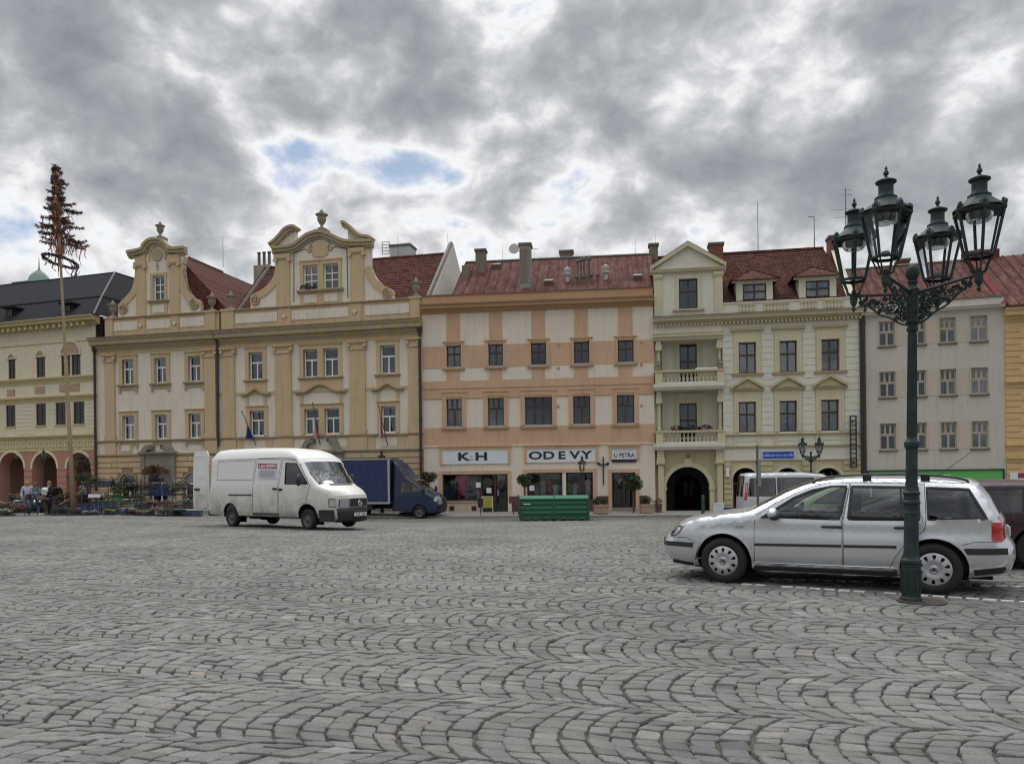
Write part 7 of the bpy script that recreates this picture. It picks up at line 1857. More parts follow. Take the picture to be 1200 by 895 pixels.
 m = MB(); m.add([(-1.0, -.86, .55), (2.6, -.86, .55), (2.6, -.86, 2.4), (-1.0, -.86, 2.4), (-1.0, .86, .55), (2.6, .86, .55), (2.6, .86, 2.4), (-1.0, .86, 2.4)], [(0, 1, 2, 3), (7, 6, 5, 4), (1, 5, 6, 2), (0, 4, 5, 1), (3, 2, 6, 7)]); m.build('load_space', mat('load_space', (.12, .12, .11), .9), root)
 def reardoor(sd, ang):
  m = MB(); w = .86; L_ = [(0, .55), (-w*.96, .55), (-w, .7), (-w, 1.2), (-w*.96, 2.3), (-w*.88, 2.70), (-w*.80, 2.76), (-.10, 2.76), (-.03, 2.6), (0, 1.2)]
  m.prism([(p[0], p[1]) for p in L_], -.03, .03); o = m.build('rear_door', P_WH, root); o.location = (-1.41, sd*.90, 0); o.rotation_euler = (0, 0, R(ang))
  for z0, z1 in ((.66, 1.05), (1.15, 1.72), (1.84, 2.55)):
   m = MB(); frame_band(m, (-w+.18, -.14, z0, z1), .02, -.045, -.03); m.build('door_pressing', P_WH, o)
  MB().box(-.75, -.5, -.075, -.03, 1.3, 1.37).build('door_handle', M_TRIM, o); return o
 reardoor(-1, 8); reardoor(1, -100)
 for x in (4.14, -.04):
  for sd in (-1, 1): wheel(root, x, sd*.84, .345, .21, 'steel', sd)
  well(root, x, .42, .43, .93, .6)
 m = MB(); m.box(-1.0, 4.4, -.60, .60, .33, .56); m.box(.5, 3.6, -.92, .92, .40, .48); m.lathe([(.16, 0), (.16, .8)], 12, (1.6, -.3, .30), 'x') if False else None; m.build('chassis', M_WELL, root)
 m = MB(); m.tube([(.6, -.55, .38), (1.3, -.55, .38)], .11, 10); m.build('silencer', M_WELL, root)
 for y in (-.45, .25): seat(root, 3.3, y, .95, bench=.9 if y > 0 else None)
 m = MB(); m.box(4.0, 4.5, -.75, .75, .9, 1.39); m.build('dashboard', M_INT, root); MB().box(4.2, 4.35, -.62, -.45, 1.392, 1.396).build('paper_notice', mat('dash_paper', (.35, .35, .34), .9), root)
 MB().add([(2.85, -.88, .6), (2.85, .88, .6), (2.85, .88, 2.4), (2.85, -.88, 2.4)], [(0, 1, 2, 3)]).build('bulkhead', M_INT, root)
 # poster with red heading on the sliding door
 y = lambda z, x=2.0: -B_.half(x, z)-.012
 m = MB(); m.add([(1.56, y(2.23), 2.23), (2.58, y(2.20), 2.20), (2.56, y(1.72), 1.72), (1.52, y(1.72), 1.72)], [(3, 2, 1, 0)]); p_ = m.build('poster', mat('poster_white', (.60, .60, .66), .6), root)
 m = MB(); m.add([(1.57, y(2.23)-.003, 2.22), (2.58, y(2.23)-.003, 2.19), (2.58, y(2.03)-.003, 2.03), (1.55, y(2.03)-.003, 2.06)], [(3, 2, 1, 0)]); m.build('poster_heading', mat('poster_red', (.40, .03, .05), .6), p_)
 m = MB(); rnd = random.Random(6); x = 1.62
 while x < 2.5:
  w = rnd.uniform(.03, .07); m.box(x, x+w, y(2.12)-.009, y(2.12)-.004, 2.08, 2.08+rnd.choice((.08, .10))); x += w+rnd.choice((.012, .012, .012, .05))
 m.build('heading_marks', mat('poster_white', (.6, .6, .66)), p_)
 for zr, c_, nm in ((1.97, (.25, .25, .3), 'text_line'), (1.91, (.25, .25, .3), 'text_line'), (1.84, (.12, .10, .22), 'text_line'), (1.77, (.40, .1, .2), 'text_line')):
  m = MB(); x = 1.62+rnd.uniform(0, .1)
  while x < 2.45: w = rnd.uniform(.05, .12); m.box(x, x+w, y(zr)-.006, y(zr)-.001, zr-.014, zr+.014); x += w+.02
  m.build(nm, mat('print_%d_%d' % (c_[0]*100, c_[2]*100), c_, .7), p_)
 return root
def gzpt(px, py): return gpt(px, py)
van = white_van(); place(van, gpt(271.7, 616.7), gpt(367.5, 620.9), .945)

# ---------------------------------------------------------------- generic one-box / two-box cars seen partly
def generic_car(label, paint, sil, idx, W_, wins, doors, arches, tumble=.25, beltz=.9, glass=None, bowf=.12, wr=.31, lights=True, name='parked_car', cat='car', steel=False, step=.08):
 """idx: dict of silhouette index ranges for the cross strips"""
 root = empty(name, (0, 0, 0), 0, label, cat); glass = glass or M_CARGL
 xf = max(p[0] for p in sil); xr = min(p[0] for p in sil)
 def half(x, z):
  y = W_
  if z > beltz: y -= tumble*(z-beltz)
  if z < .42: y -= .05*((.42-z)/.2)**2
  if x > xf-1.0: y -= .16*((x-xf+1.0)/1.0)**2.3
  if x < xr+.6: y -= .09*((xr+.6-x)/.6)**2
  return y
 def bow(x, z): return bowf if x > xf-1.2 else (-.06 if x < xr+.5 else (.06 if x > (xf+xr)/2 else 0))
 B_ = Body(root, sil, half, sil[0][1], [(a, r*.97, r+.055) for a, r in arches], r=.06, crown=.045, bow=bow, step=step)
 B_.side([('door', d, paint, 'panel') for d in doors]+[('side_window', w, glass, 'glass') for w in wins], paint)
 for w in wins: B_.band('window_seal', w, .028, M_TRIM, .003)
 for d in doors: B_.band('door_gap', d, .009, M_GAP, .0012)
 for nm, (a, b, m_, t0, t1, off) in idx: B_.strip(nm, a, b, paint if m_ == 'P' else {'G': glass, 'T': M_TRIM, 'L': M_LAMPGL, 'R': M_TAIL}[m_], t0, t1, off)
 for a, r in arches:
  for sd in (-1, 1): wheel(root, a, sd*(W_-.10), r, .2, 'steel' if steel else 'cap', sd)
  well(root, a, r*.97, r+.055, W_-.03, W_-.33)
 m = MB(); m.box(xr+.3, xf-.3, -W_+.3, W_-.3, .17, .30); m.build('floor_pan', M_WELL, root)
 for d in doors:
  x = min(p[0] for p in d)+.16; z = beltz-.12
  for sd in (-1, 1): y = B_.half(x, z); MB().box(x-.09, x+.09, min(sd*y, sd*(y+.03)), max(sd*y, sd*(y+.03)), z-.018, z+.018).build('door_handle', M_TRIM, root)
 return root, B_
# pale green people carrier behind the estate car
P_GR = mat('pale_green_paint', (.50, .58, .36), .35, coat=.5, var=.03)
silg = [(3.25, .22), (3.38, .35), (3.40, .55), (3.34, .66), (3.15, .80), (2.75, .92), (2.50, .99), (2.05, 1.20), (1.62, 1.37), (1.35, 1.425), (.9, 1.45), (.2, 1.455), (-.35, 1.44), (-.50, 1.38), (-.62, 1.15), (-.72, .92), (-.76, .60), (-.76, .35), (-.70, .25)]
gdoor = [(2.35, .95), (2.38, .30), (1.22, .30), (1.22, .9), (1.16, 1.40), (1.60, 1.34)]; gdoor2 = [(1.20, .90), (1.20, .30), (.5, .30), (.35, .62), (.28, .9), (.25, 1.40), (1.14, 1.40)]
gwin = [[(2.28, .99), (1.95, 1.17), (1.62, 1.31), (1.24, 1.36), (1.26, .95)], [(1.18, .95), (1.16, 1.36), (.34, 1.37), (.34, .95)], [(.24, 1.37), (-.35, 1.35), (-.52, .96), (.24, .95)]]
IDX = [('front_bumper', (0, 3, 'P', -1, 1, 0)), ('headlamp', (3, 4, 'L', -1, -.5, 0)), ('headlamp', (3, 4, 'L', .5, 1, 0)), ('grille', (3, 4, 'T', -.5, .5, 0)), ('bonnet', (4, 6, 'P', -1, 1, 0)), ('windscreen', (6, 9, 'G', -.92, .92, 0)), ('a_pillar', (6, 9, 'P', -1, -.92, 0)), ('a_pillar', (6, 9, 'P', .92, 1, 0)),
       ('roof', (9, 13, 'P', -1, 1, 0)), ('rear_window', (13, 15, 'G', -.88, .88, 0)), ('d_pillar', (13, 15, 'P', -1, -.88, 0)), ('d_pillar', (13, 15, 'P', .88, 1, 0)), ('tailgate', (15, 16, 'P', -1, 1, 0)), ('rear_bumper', (16, 18, 'P', -1, 1, 0))]
gcar, _b = generic_car('pale lime green car glimpsed behind and through the silver estate', P_GR, silg, IDX, .84, gwin, [gdoor, gdoor2], [(2.52, .30), (.0, .30)])
for sd in (-1, 1): seat(gcar, 1.3, sd*.36, .42)
seat(gcar, .5, 0, .45, bench=1.2); MB().box(1.9, 2.5, -.7, .7, .6, .92).build('dashboard', M_INT, gcar);
def put(root, X, Y, head, z=None): root.location = (X, Y, gz(X, Y) if z is None else z); root.rotation_euler = (0, 0, R(head))
put(gcar, 7.95, 15.0, 176); gcar.location.z -= .04
# dark red car at the right edge
P_MR = mat('maroon_paint', (.040, .006, .010), .3, metal=.0, coat=.4)
silm = [(3.40, .20), (3.52, .32), (3.55, .50), (3.48, .62), (3.25, .74), (2.85, .83), (2.35, .90), (2.05, 1.02), (1.55, 1.20), (1.20, 1.275), (.8, 1.305), (.2, 1.305), (-.30, 1.275), (-.55, 1.20), (-.74, 1.00), (-.86, .86), (-.90, .55), (-.90, .35), (-.84, .25)]
mdoor = [(2.20, .85), (2.22, .30), (1.15, .30), (1.15, .82), (1.05, 1.25), (1.5, 1.16)]; mdoor2 = [(1.12, .82), (1.12, .30), (.55, .30), (.38, .60), (.20, .82), (.10, 1.25), (1.02, 1.25)]
mwin = [[(2.05, .88), (1.6, 1.10), (1.3, 1.19), (1.09, 1.20), (1.14, .85)], [(1.07, .85), (1.03, 1.215), (.17, 1.215), (.2, .85)], [(.09, 1.21), (-.40, 1.17), (-.62, .90), (.12, .85)]]
mcar, _b = generic_car('dark red car parked beyond the silver estate and cut by the right edge', P_MR, silm, IDX, .85, mwin, [mdoor, mdoor2], [(2.62, .31), (.0, .31)], glass=M_DARKGL, beltz=.84)
for sd in (-1, 1): seat(mcar, 1.2, sd*.36, .35)
seat(mcar, .45, 0, .38, bench=1.2)
put(mcar, 8.05, 12.15, 162)
# silver minibus with dark windows
P_SV = mat('pale_silver_paint', (.52, .54, .56), .35, metal=.35, coat=.4)
sils = [(3.75, .25), (3.95, .40), (3.98, .70), (3.85, .95), (3.45, 1.08), (3.15, 1.15), (2.75, 1.45), (2.35, 1.76), (2.10, 1.86), (1.5, 1.91), (.5, 1.92), (-.55, 1.91), (-.80, 1.87), (-.86, 1.80), (-.93, 1.3), (-.96, .95), (-.98, .60), (-.97, .40), (-.92, .30)]
swin = [[(2.95, 1.12), (2.55, 1.45), (2.28, 1.68), (1.85, 1.70), (1.85, 1.05)], [(1.75, 1.02), (1.75, 1.72), (.35, 1.73), (.35, 1.02)], [(.27, 1.02), (.27, 1.73), (-.70, 1.72), (-.80, 1.02)]]
sdoor = [(3.0, 1.1), (3.05, .35), (1.80, .35), (1.80, 1.76), (2.3, 1.72)]; sdoor2 = [(1.76, .35), (1.76, 1.78), (.42, 1.79), (.42, .60), (.47, .35)]
bus, _b = generic_car('silver minibus with dark tinted windows standing before the sand coloured arches', P_SV, sils, IDX, .93, swin, [sdoor, sdoor2], [(3.05, .33), (.0, .33)], tumble=.10, glass=M_DARKGL, name='minibus', cat='minibus')
_b.band('tail_lamp', [(-.83, 1.55), (-.90, .85)], .10, M_TAIL, .01, closed=False); _b.band('reflector', [(-.84, 1.50), (-.88, 1.15)], .03, M_LAMPGL, .014, closed=False)
put(bus, 10.35, 31.6, -6)
# dark violet car in the arcade
P_VI = mat('dark_violet_paint', (.035, .020, .045), .3, coat=.6)
acar, _b = generic_car('dark violet car standing in front of the salmon arcade', P_VI, silg, IDX, .84, gwin, [gdoor, gdoor2], [(2.52, .30), (.0, .30)], glass=M_DARKGL, step=.12)
put(acar, -27.9, 46.0, -75)

# ---------------------------------------------------------------- blue box truck
P_BL = mat('blue_paint', (.008, .020, .055), .4, coat=.25, var=.05); P_BT = mat('blue_tarpaulin', (.016, .03, .095), .6, var=.10, vscale=1.2, bump=.3, bscale=3)
silt = [(4.52, .28), (4.62, .42), (4.64, .70), (4.58, .98), (4.44, 1.12), (4.16, 1.27), (4.00, 1.36), (3.58, 1.72), (3.18, 2.02), (2.98, 2.15), (2.75, 2.50), (2.50, 2.80), (2.28, 2.95), (2.20, 2.96), (2.19, 2.0), (2.18, 1.0), (2.18, .45)]
IDT = [('front_bumper', (0, 2, 'T', -1, 1, .01)), ('headlamp', (2, 4, 'L', -1, -.55, 0)), ('headlamp', (2, 4, 'L', .55, 1, 0)), ('grille', (2, 4, 'T', -.55, .55, 0)), ('bonnet', (4, 6, 'P', -1, 1, 0)), ('windscreen', (6, 8, 'G', -.93, .93, 0)), ('a_pillar', (6, 8, 'P', -1, -.93, 0)), ('a_pillar', (6, 8, 'P', .93, 1, 0)), ('wind_deflector', (8, 13, 'P', -1, 1, 0)), ('cab_back', (13, 16, 'P', -1, 1, 0))]
twin_ = [[(3.86, 1.38), (3.52, 1.66), (3.22, 1.90), (2.72, 1.92), (2.68, 1.34)]]; tdoor = [(4.05, 1.20), (4.02, .95), (3.85, .80), (3.30, .72), (3.22, .45), (2.55, .45), (2.50, 1.2), (2.60, 1.95), (3.12, 1.93)]
truck, tb = generic_car('blue delivery truck with tarpaulin box body and wind deflector', P_BL, silt, IDT, .96, twin_, [tdoor], [(3.665, .34)], tumble=.06, beltz=1.2, name='box_truck', cat='truck', steel=True, bowf=.15)
tb.band('headlamp', [(4.60, .92), (4.44, .99)], .17, M_LAMPGL, .01, closed=False)
for sd in (-1, 1):
 m = MB(); m.blob((3.95, sd*1.13, 1.46), (.08, .09, .19), 8, 6); m.build('wing_mirror', M_TRIM, truck, smooth=True)
 wheel(truck, 0, sd*.86, .34, .25, 'steel', sd)
MB().box(-1.9, 2.12, -1.05, 1.05, .85, 3.05).build('tarpaulin', P_BT, truck)
m = MB()
for x0, x1 in ((2.03, 2.14), (-1.92, -1.82)):
 for sd in (-1, 1): m.box(x0, x1, sd*1.06-.02, sd*1.06+.02, .78, 3.08)
for sd in (-1, 1): m.box(-1.92, 2.14, sd*1.065-.02, sd*1.065+.02, .76, .86); m.box(-1.92, 2.14, sd*1.04-.02, sd*1.04+.02, 3.04, 3.10)
m.build('body_frame', mat('aluminium', (.42, .42, .40), .4, metal=.5), truck)
for k in range(9): x = -1.6+k*.42; MB().box(x, x+.03, -1.058, -1.05, .87, 3.03).build('tarpaulin_fold', P_BT, truck)
MB().box(-1.9, 2.2, -.4, .4, .5, .76).build('chassis', M_WELL, truck); MB().box(.5, 1.1, -.9, -.4, .45, .8).build('side_locker', M_TRIM, truck); MB().box(2.2, 2.5, -.9, .9, .4, .5).build('floor_pan', M_WELL, truck)
seat(truck, 2.75, -.4, .8); seat(truck, 2.75, .4, .8, bench=.9)
cpt = at(492, 607.5, 39.4); th = R(-11); ux, uy = math.cos(th), math.sin(th)
truck.location = (cpt.x-3.665*ux-(-uy)*(-.86), cpt.y-3.665*uy+ux*.86, gz(cpt.x, cpt.y)); truck.rotation_euler = (0, 0, th)

# ================================================================== PAVEMENT
def pavement(walls, out=3.9, h=.09):
 pts = [(w.a, w.n, w.g) for w in walls]+[(walls[-1].b, walls[-1].n, walls[-1].g)]
 V = []; F = []
 for i, (p, n, g) in enumerate(pts):
  q = p-n*out; zq = gz(q.x, q.y); V += [(q.x, q.y, zq-.2), (q.x, q.y, zq+h), (q.x+n.x*.14, q.y+n.y*.14, zq+h+.003), (p.x+n.x*.3, p.y+n.y*.3, gz(p.x, p.y)+h+.02)]
 for i in range(len(pts)-1):
  for k in range(3): F.append((i*4+k, (i+1)*4+k, (i+1)*4+k+1, i*4+k+1))
 return tag(MB().add(V, F).build('pavement', M_PAVE), kind='structure')
pav = pavement([Lh, A, B, O, K, G, Hh])
# kerb stones in front of the shops
ks = MB().box(-.46, .46, -.08, .08, -.16, .02).mesh('kerb_stone', C_STONE)
for Wl in (O, K, G):
 n = int(Wl.L/.95)
 for k in range(n):
  p = Wl.world((k+.5)*Wl.L/n, -3.9, 0); o = link('kerb_stone', ks, pav, (p.x, p.y, gz(p.x, p.y)+.075), (0, 0, Wl.root.rotation_euler.z))

# ================================================================== LAMPS
M_IRON = mat('green_black_iron', (.017, .032, .032), .62, metal=.0, spec=.35, var=.35, vscale=9, bump=.5, bscale=60, var2=(.05, .07, .066)); M_LGL = glassmat('lantern_glass', (.95, .97, .97), .03, 1.18, .985); M_BOWL = glassmat('lamp_bowl_glass', (.62, .64, .63), .3, 1.3, .9)
def lantern(root, x, y, z, s=1.0, full=True, rot=0):
 e = link('lantern', None, root, (x, y, z)); e.rotation_euler = (0, 0, rot); e.scale = (s*.89, s*.89, s)
 hx = lambda r, zz, k, o=0: (r*math.cos(math.pi*(k+o)/3), r*math.sin(math.pi*(k+o)/3), zz)
 m = MB()
 m.lathe([(.008, -.20), (.028, -.17), (.018, -.14), (.045, -.09), (.05, -.02), (.03, .02), (.03, .05)], 10)
 for k in range(6): m.tube([hx(.03, .0, k), hx(.085, .02, k), hx(.10, .07, k), hx(.135, .14, k), hx(.155, .175, k)], [.010, .012, .010, .010, .012], 5)
 m.lathe([(.14, .165), (.172, .165), (.178, .18), (.172, .195), (.14, .195)], 6, cap=False); m.build('bracket_cage', M_IRON, e)
 m = MB()
 for k in range(6): m.tube([hx(.160, .185, k), hx(.272, .65, k)], .0185, 4)
 m.lathe([(.255, .635), (.29, .635), (.30, .655), (.29, .675), (.25, .675)], 6, cap=False); m.build('frame', M_IRON, e)
 for k in range(6):
  a, b, c, d = hx(.158, .19, k), hx(.158, .19, k+1), hx(.268, .64, k+1), hx(.268, .64, k); MB().add([a, b, c, d], [(0, 1, 2, 3)]).build('pane', M_LGL, e)
 m = MB(); m.lathe([(.29, .67), (.26, .70), (.19, .745), (.135, .79), (.118, .815)], 12, cap=False); m.lathe([(.125, .80), (.130, .825), (.098, .84), (.085, .87), (.085, .965), (.095, .975), (.118, .985), (.122, 1.0), (.08, 1.02), (.03, 1.04), (.014, 1.06), (.034, 1.085), (.024, 1.115), (.01, 1.13), (.018, 1.14), (.004, 1.17)], 12)
 for k in range(6):
  p = hx(.275, .68, k); m.blob((p[0], p[1], p[2]+.012), (.026, .026, .045), 7, 5, .15); m.blob((p[0]*.93, p[1]*.93, p[2]+.04), (.02, .02, .03), 6, 4, .15)
  for j in range(1, 6):
   a = hx(.285, .675, k); b = hx(.285, .675, k+1); t = j/6; q = [a[i]+(b[i]-a[i])*t for i in range(3)]; m.tube([(q[0], q[1], q[2]), (q[0]*.97, q[1]*.97, q[2]+.03+.014*(j % 2))], [.013, .003], 4)
 m.build('lamp_cap', M_IRON, e, smooth=False)
 m = MB(); m.lathe([(.155, .655), (.15, .60), (.125, .555), (.11, .545), (.10, .56), (.12, .64)], 14, cap=False); m.build('reflector_bowl', M_BOWL, e, smooth=True)
 m = MB(); m.lathe([(.05, .20), (.05, .245), (.03, .25)], 8); m.build('burner', mat('ballast_grey', (.25, .25, .24), .6), e)
 return e
def scrollwork(m, L, z1, z0, plane):
 """filigree bracket between the post and the arm in a vertical plane (cos,sin)"""
 c, s_ = plane; P3 = lambda r, z: (r*c, r*s_, z)
 def spiral(r0, z, rad, a0, turns, sg, th=.011):
  n = int(16*turns); m.tube([P3(r0+rad*(1-.82*i/n)*math.cos(a0+sg*2*math.pi*turns*i/n), z+rad*(1-.82*i/n)*math.sin(a0+sg*2*math.pi*turns*i/n)) for i in range(n+1)], [th*(1-.35*i/n) for i in range(n+1)], 4)
  m.blob(P3(r0, z), (.013, .013, .013), 5, 4)
 low = smooth_pts([(.055, z0-.13), (.14, z0-.10), (.25, z0-.02), (.36, z0+.03), (.46, z0+.12), (.56, z0+.20), (.62, z0+.30)], 3); m.tube([P3(r, z) for r, z in low], .012, 5)
 for r0, z, rad, a0, t, sg in ((.13, z0+.03, .062, 0, 1.4, 1), (.13, z0+.15, .05, 2, 1.4, -1), (.23, z0+.085, .058, 3.5, 1.5, 1), (.22, z0+.195, .040, 1, 1.3, -1), (.32, z0+.12, .050, 0, 1.5, -1), (.31, z0+.215, .032, 3, 1.3, 1),
                                  (.40, z0+.17, .044, 4, 1.4, 1), (.475, z0+.205, .036, 0, 1.3, -1), (.54, z0+.245, .028, 2, 1.3, 1), (.10, z0-.05, .036, 1, 1.3, -1), (.18, z0-.03, .032, 3, 1.2, 1), (.385, z0+.075, .028, 2, 1.2, 1), (.60, z0+.215, .028, 5, 1.2, -1)):
  spiral(r0, z, rad, a0, t, sg)
 for r, z, r2, z2 in ((.09, z0+.1, .18, z0+.02), (.18, z0+.13, .27, z0+.16), (.27, z0+.03, .36, z0+.09), (.36, z0+.2, .44, z0+.13), (.44, z0+.23, .50, z0+.18)): m.tube([P3(r, z), P3((r+r2)/2+.012, (z+z2)/2+.02), P3(r2, z2)], .009, 4)
 rd_ = random.Random(5)
 for k in range(60): r = rd_.uniform(.08, .55); z = z0-.06+r*.45+rd_.uniform(-.06, .13)*(1-r); m.add([P3(r, z), P3(r+.022, z+.012), P3(r+.03, z+.035), P3(r+.004, z+.022)], [(0, 1, 2, 3)])
def big_lamp(loc, rot, label, scale=1.0, four=True):
 root = empty('street_lamp', loc, rot, label, 'street lamp', 'ornate four-armed lamps'); root.scale = (scale,)*3
 m = MB(); m.lathe([(.145, -.03), (.145, .018), (.135, .022)], 24); m.build('base_plate', mat('rusty_iron', (.06, .04, .032), .8, var=.3), root)
 m = MB(); m.lathe([(.122, .02), (.122, .05), (.108, .065), (.106, .40), (.112, .415), (.112, .43)], 8);
 for k in range(8): a = math.pi*(k+.5)/4; pr = .104; ux, uy = math.cos(a), math.sin(a); tx, ty = -uy, ux; q = [(pr*ux+tx*w-.0*ux, pr*uy+ty*w, z) for w, z in ((-.026, .10), (.026, .10), (.026, .37), (-.026, .37))]; m.tube(q+[q[0]], .004, 4)
 m.build('pedestal', M_IRON, root)
 m = MB(); m.lathe([(.095, .43), (.108, .445), (.108, .475), (.09, .495), (.082, .52), (.078, .60), (.074, .98), (.079, 1.0), (.079, 1.02), (.074, 1.03), (.074, 1.10), (.092, 1.115), (.092, 1.14), (.078, 1.155), (.075, 1.21), (.09, 1.225), (.09, 1.245), (.072, 1.26), (.064, 1.30), (.060, 1.73), (.074, 1.755), (.080, 1.775), (.080, 1.81), (.066, 1.83), (.050, 1.86), (.048, 2.2), (.043, 3.06), (.058, 3.075), (.062, 3.10), (.050, 3.115), (.050, 3.14), (.072, 3.165), (.072, 3.185), (.056, 3.20), (.056, 3.25), (.064, 3.28), (.064, 3.52), (.072, 3.54), (.050, 3.57), (.042, 3.60), (.056, 3.625), (.052, 3.64), (.03, 3.65)], 18)
 for k in range(10): a = 2*math.pi*k/10; m.tube([(.05*math.cos(a), .05*math.sin(a), 1.88), (.0435*math.cos(a), .0435*math.sin(a), 3.04)], .006, 4)
 m.build('post', M_IRON, root, smooth=False)
 m = MB(); m.blob((0, 0, 3.735), (.073, .073, .098), 16, 12); m.lathe([(.03, 3.63), (.045, 3.65)], 12); m.build('finial', M_IRON, root, smooth=True)
 for k in range(4):
  a = math.pi/2*k; c, s_ = math.cos(a), math.sin(a); m = MB()
  m.tube([(.05*c, .05*s_, 3.50), (.35*c, .35*s_, 3.545), (.66*c, .66*s_, 3.585)], [.021, .018, .018], 6); scrollwork(m, .66, 3.55, 3.28, (c, s_)); m.build('arm', M_IRON, root, smooth=False)
  lantern(root, .68*c, .68*s_, 3.60, 1.0, rot=a)
 return root
lp = gpt(1067.5, 705); L1 = big_lamp((lp.x, lp.y, lp.z), R(-50), 'tall dark green iron lamp post with four lanterns in front of the silver estate')
L1.rotation_euler = (Matrix.Rotation(.017, 3, 'Y') @ Matrix.Rotation(R(-50), 3, 'Z')).to_euler()
cvr = MB(); cvr.lathe([(.26, 0), (.26, .012)], 24, cap=True); o = cvr.build('manhole_cover', mat('rusty_iron', (.06, .04, .032)), None); o.location = (lp.x+.12, lp.y-.0, lp.z+.0); tag(o, 'round iron cover in the cobbles at the foot of the tall lamp', 'cover')
def lampcopy(px, py_top, D, rot, label, h=4.77):
 c = copy_tree(L1); p = at(px, py_top, D); z = gz(p.x, p.y)+.05; s_ = (p.z-z)/h; c.location = (p.x, p.y, z); c.rotation_euler = (0, 0, rot); c.scale = (s_,)*3; c['label'] = label; return c
lampcopy(950, 511, 39.0, R(25), 'four-lantern lamp post standing before the cream house and blue name sign')
M_IR2 = M_IRON
def single_lamp(px, pyt, D, label, h=None):
 p = at(px, pyt, D); z0 = gz(p.x, p.y)+.03; root = empty('street_lamp', (p.x, p.y, z0), 0, label, 'street lamp', 'single lantern lamp posts'); H = p.z-z0
 m = MB(); m.lathe([(.16, 0), (.16, .08), (.11, .12), (.10, .7), (.13, .75), (.08, .85), (.055, .95), (.045, H-1.05), (.07, H-1.0), (.05, H-.93)], 10); m.build('post', M_IRON, root); lantern(root, 0, 0, H-.93, .8); return root
single_lamp(682, 532.5, 38.6, 'single lantern lamp post in front of the ODEVY shop board')
single_lamp(51, 525.5, 43.5, 'single lantern lamp post before the salmon arcade left of the maypole'); single_lamp(447, 526.5, 42.8, 'single lantern lamp post showing above the blue truck')

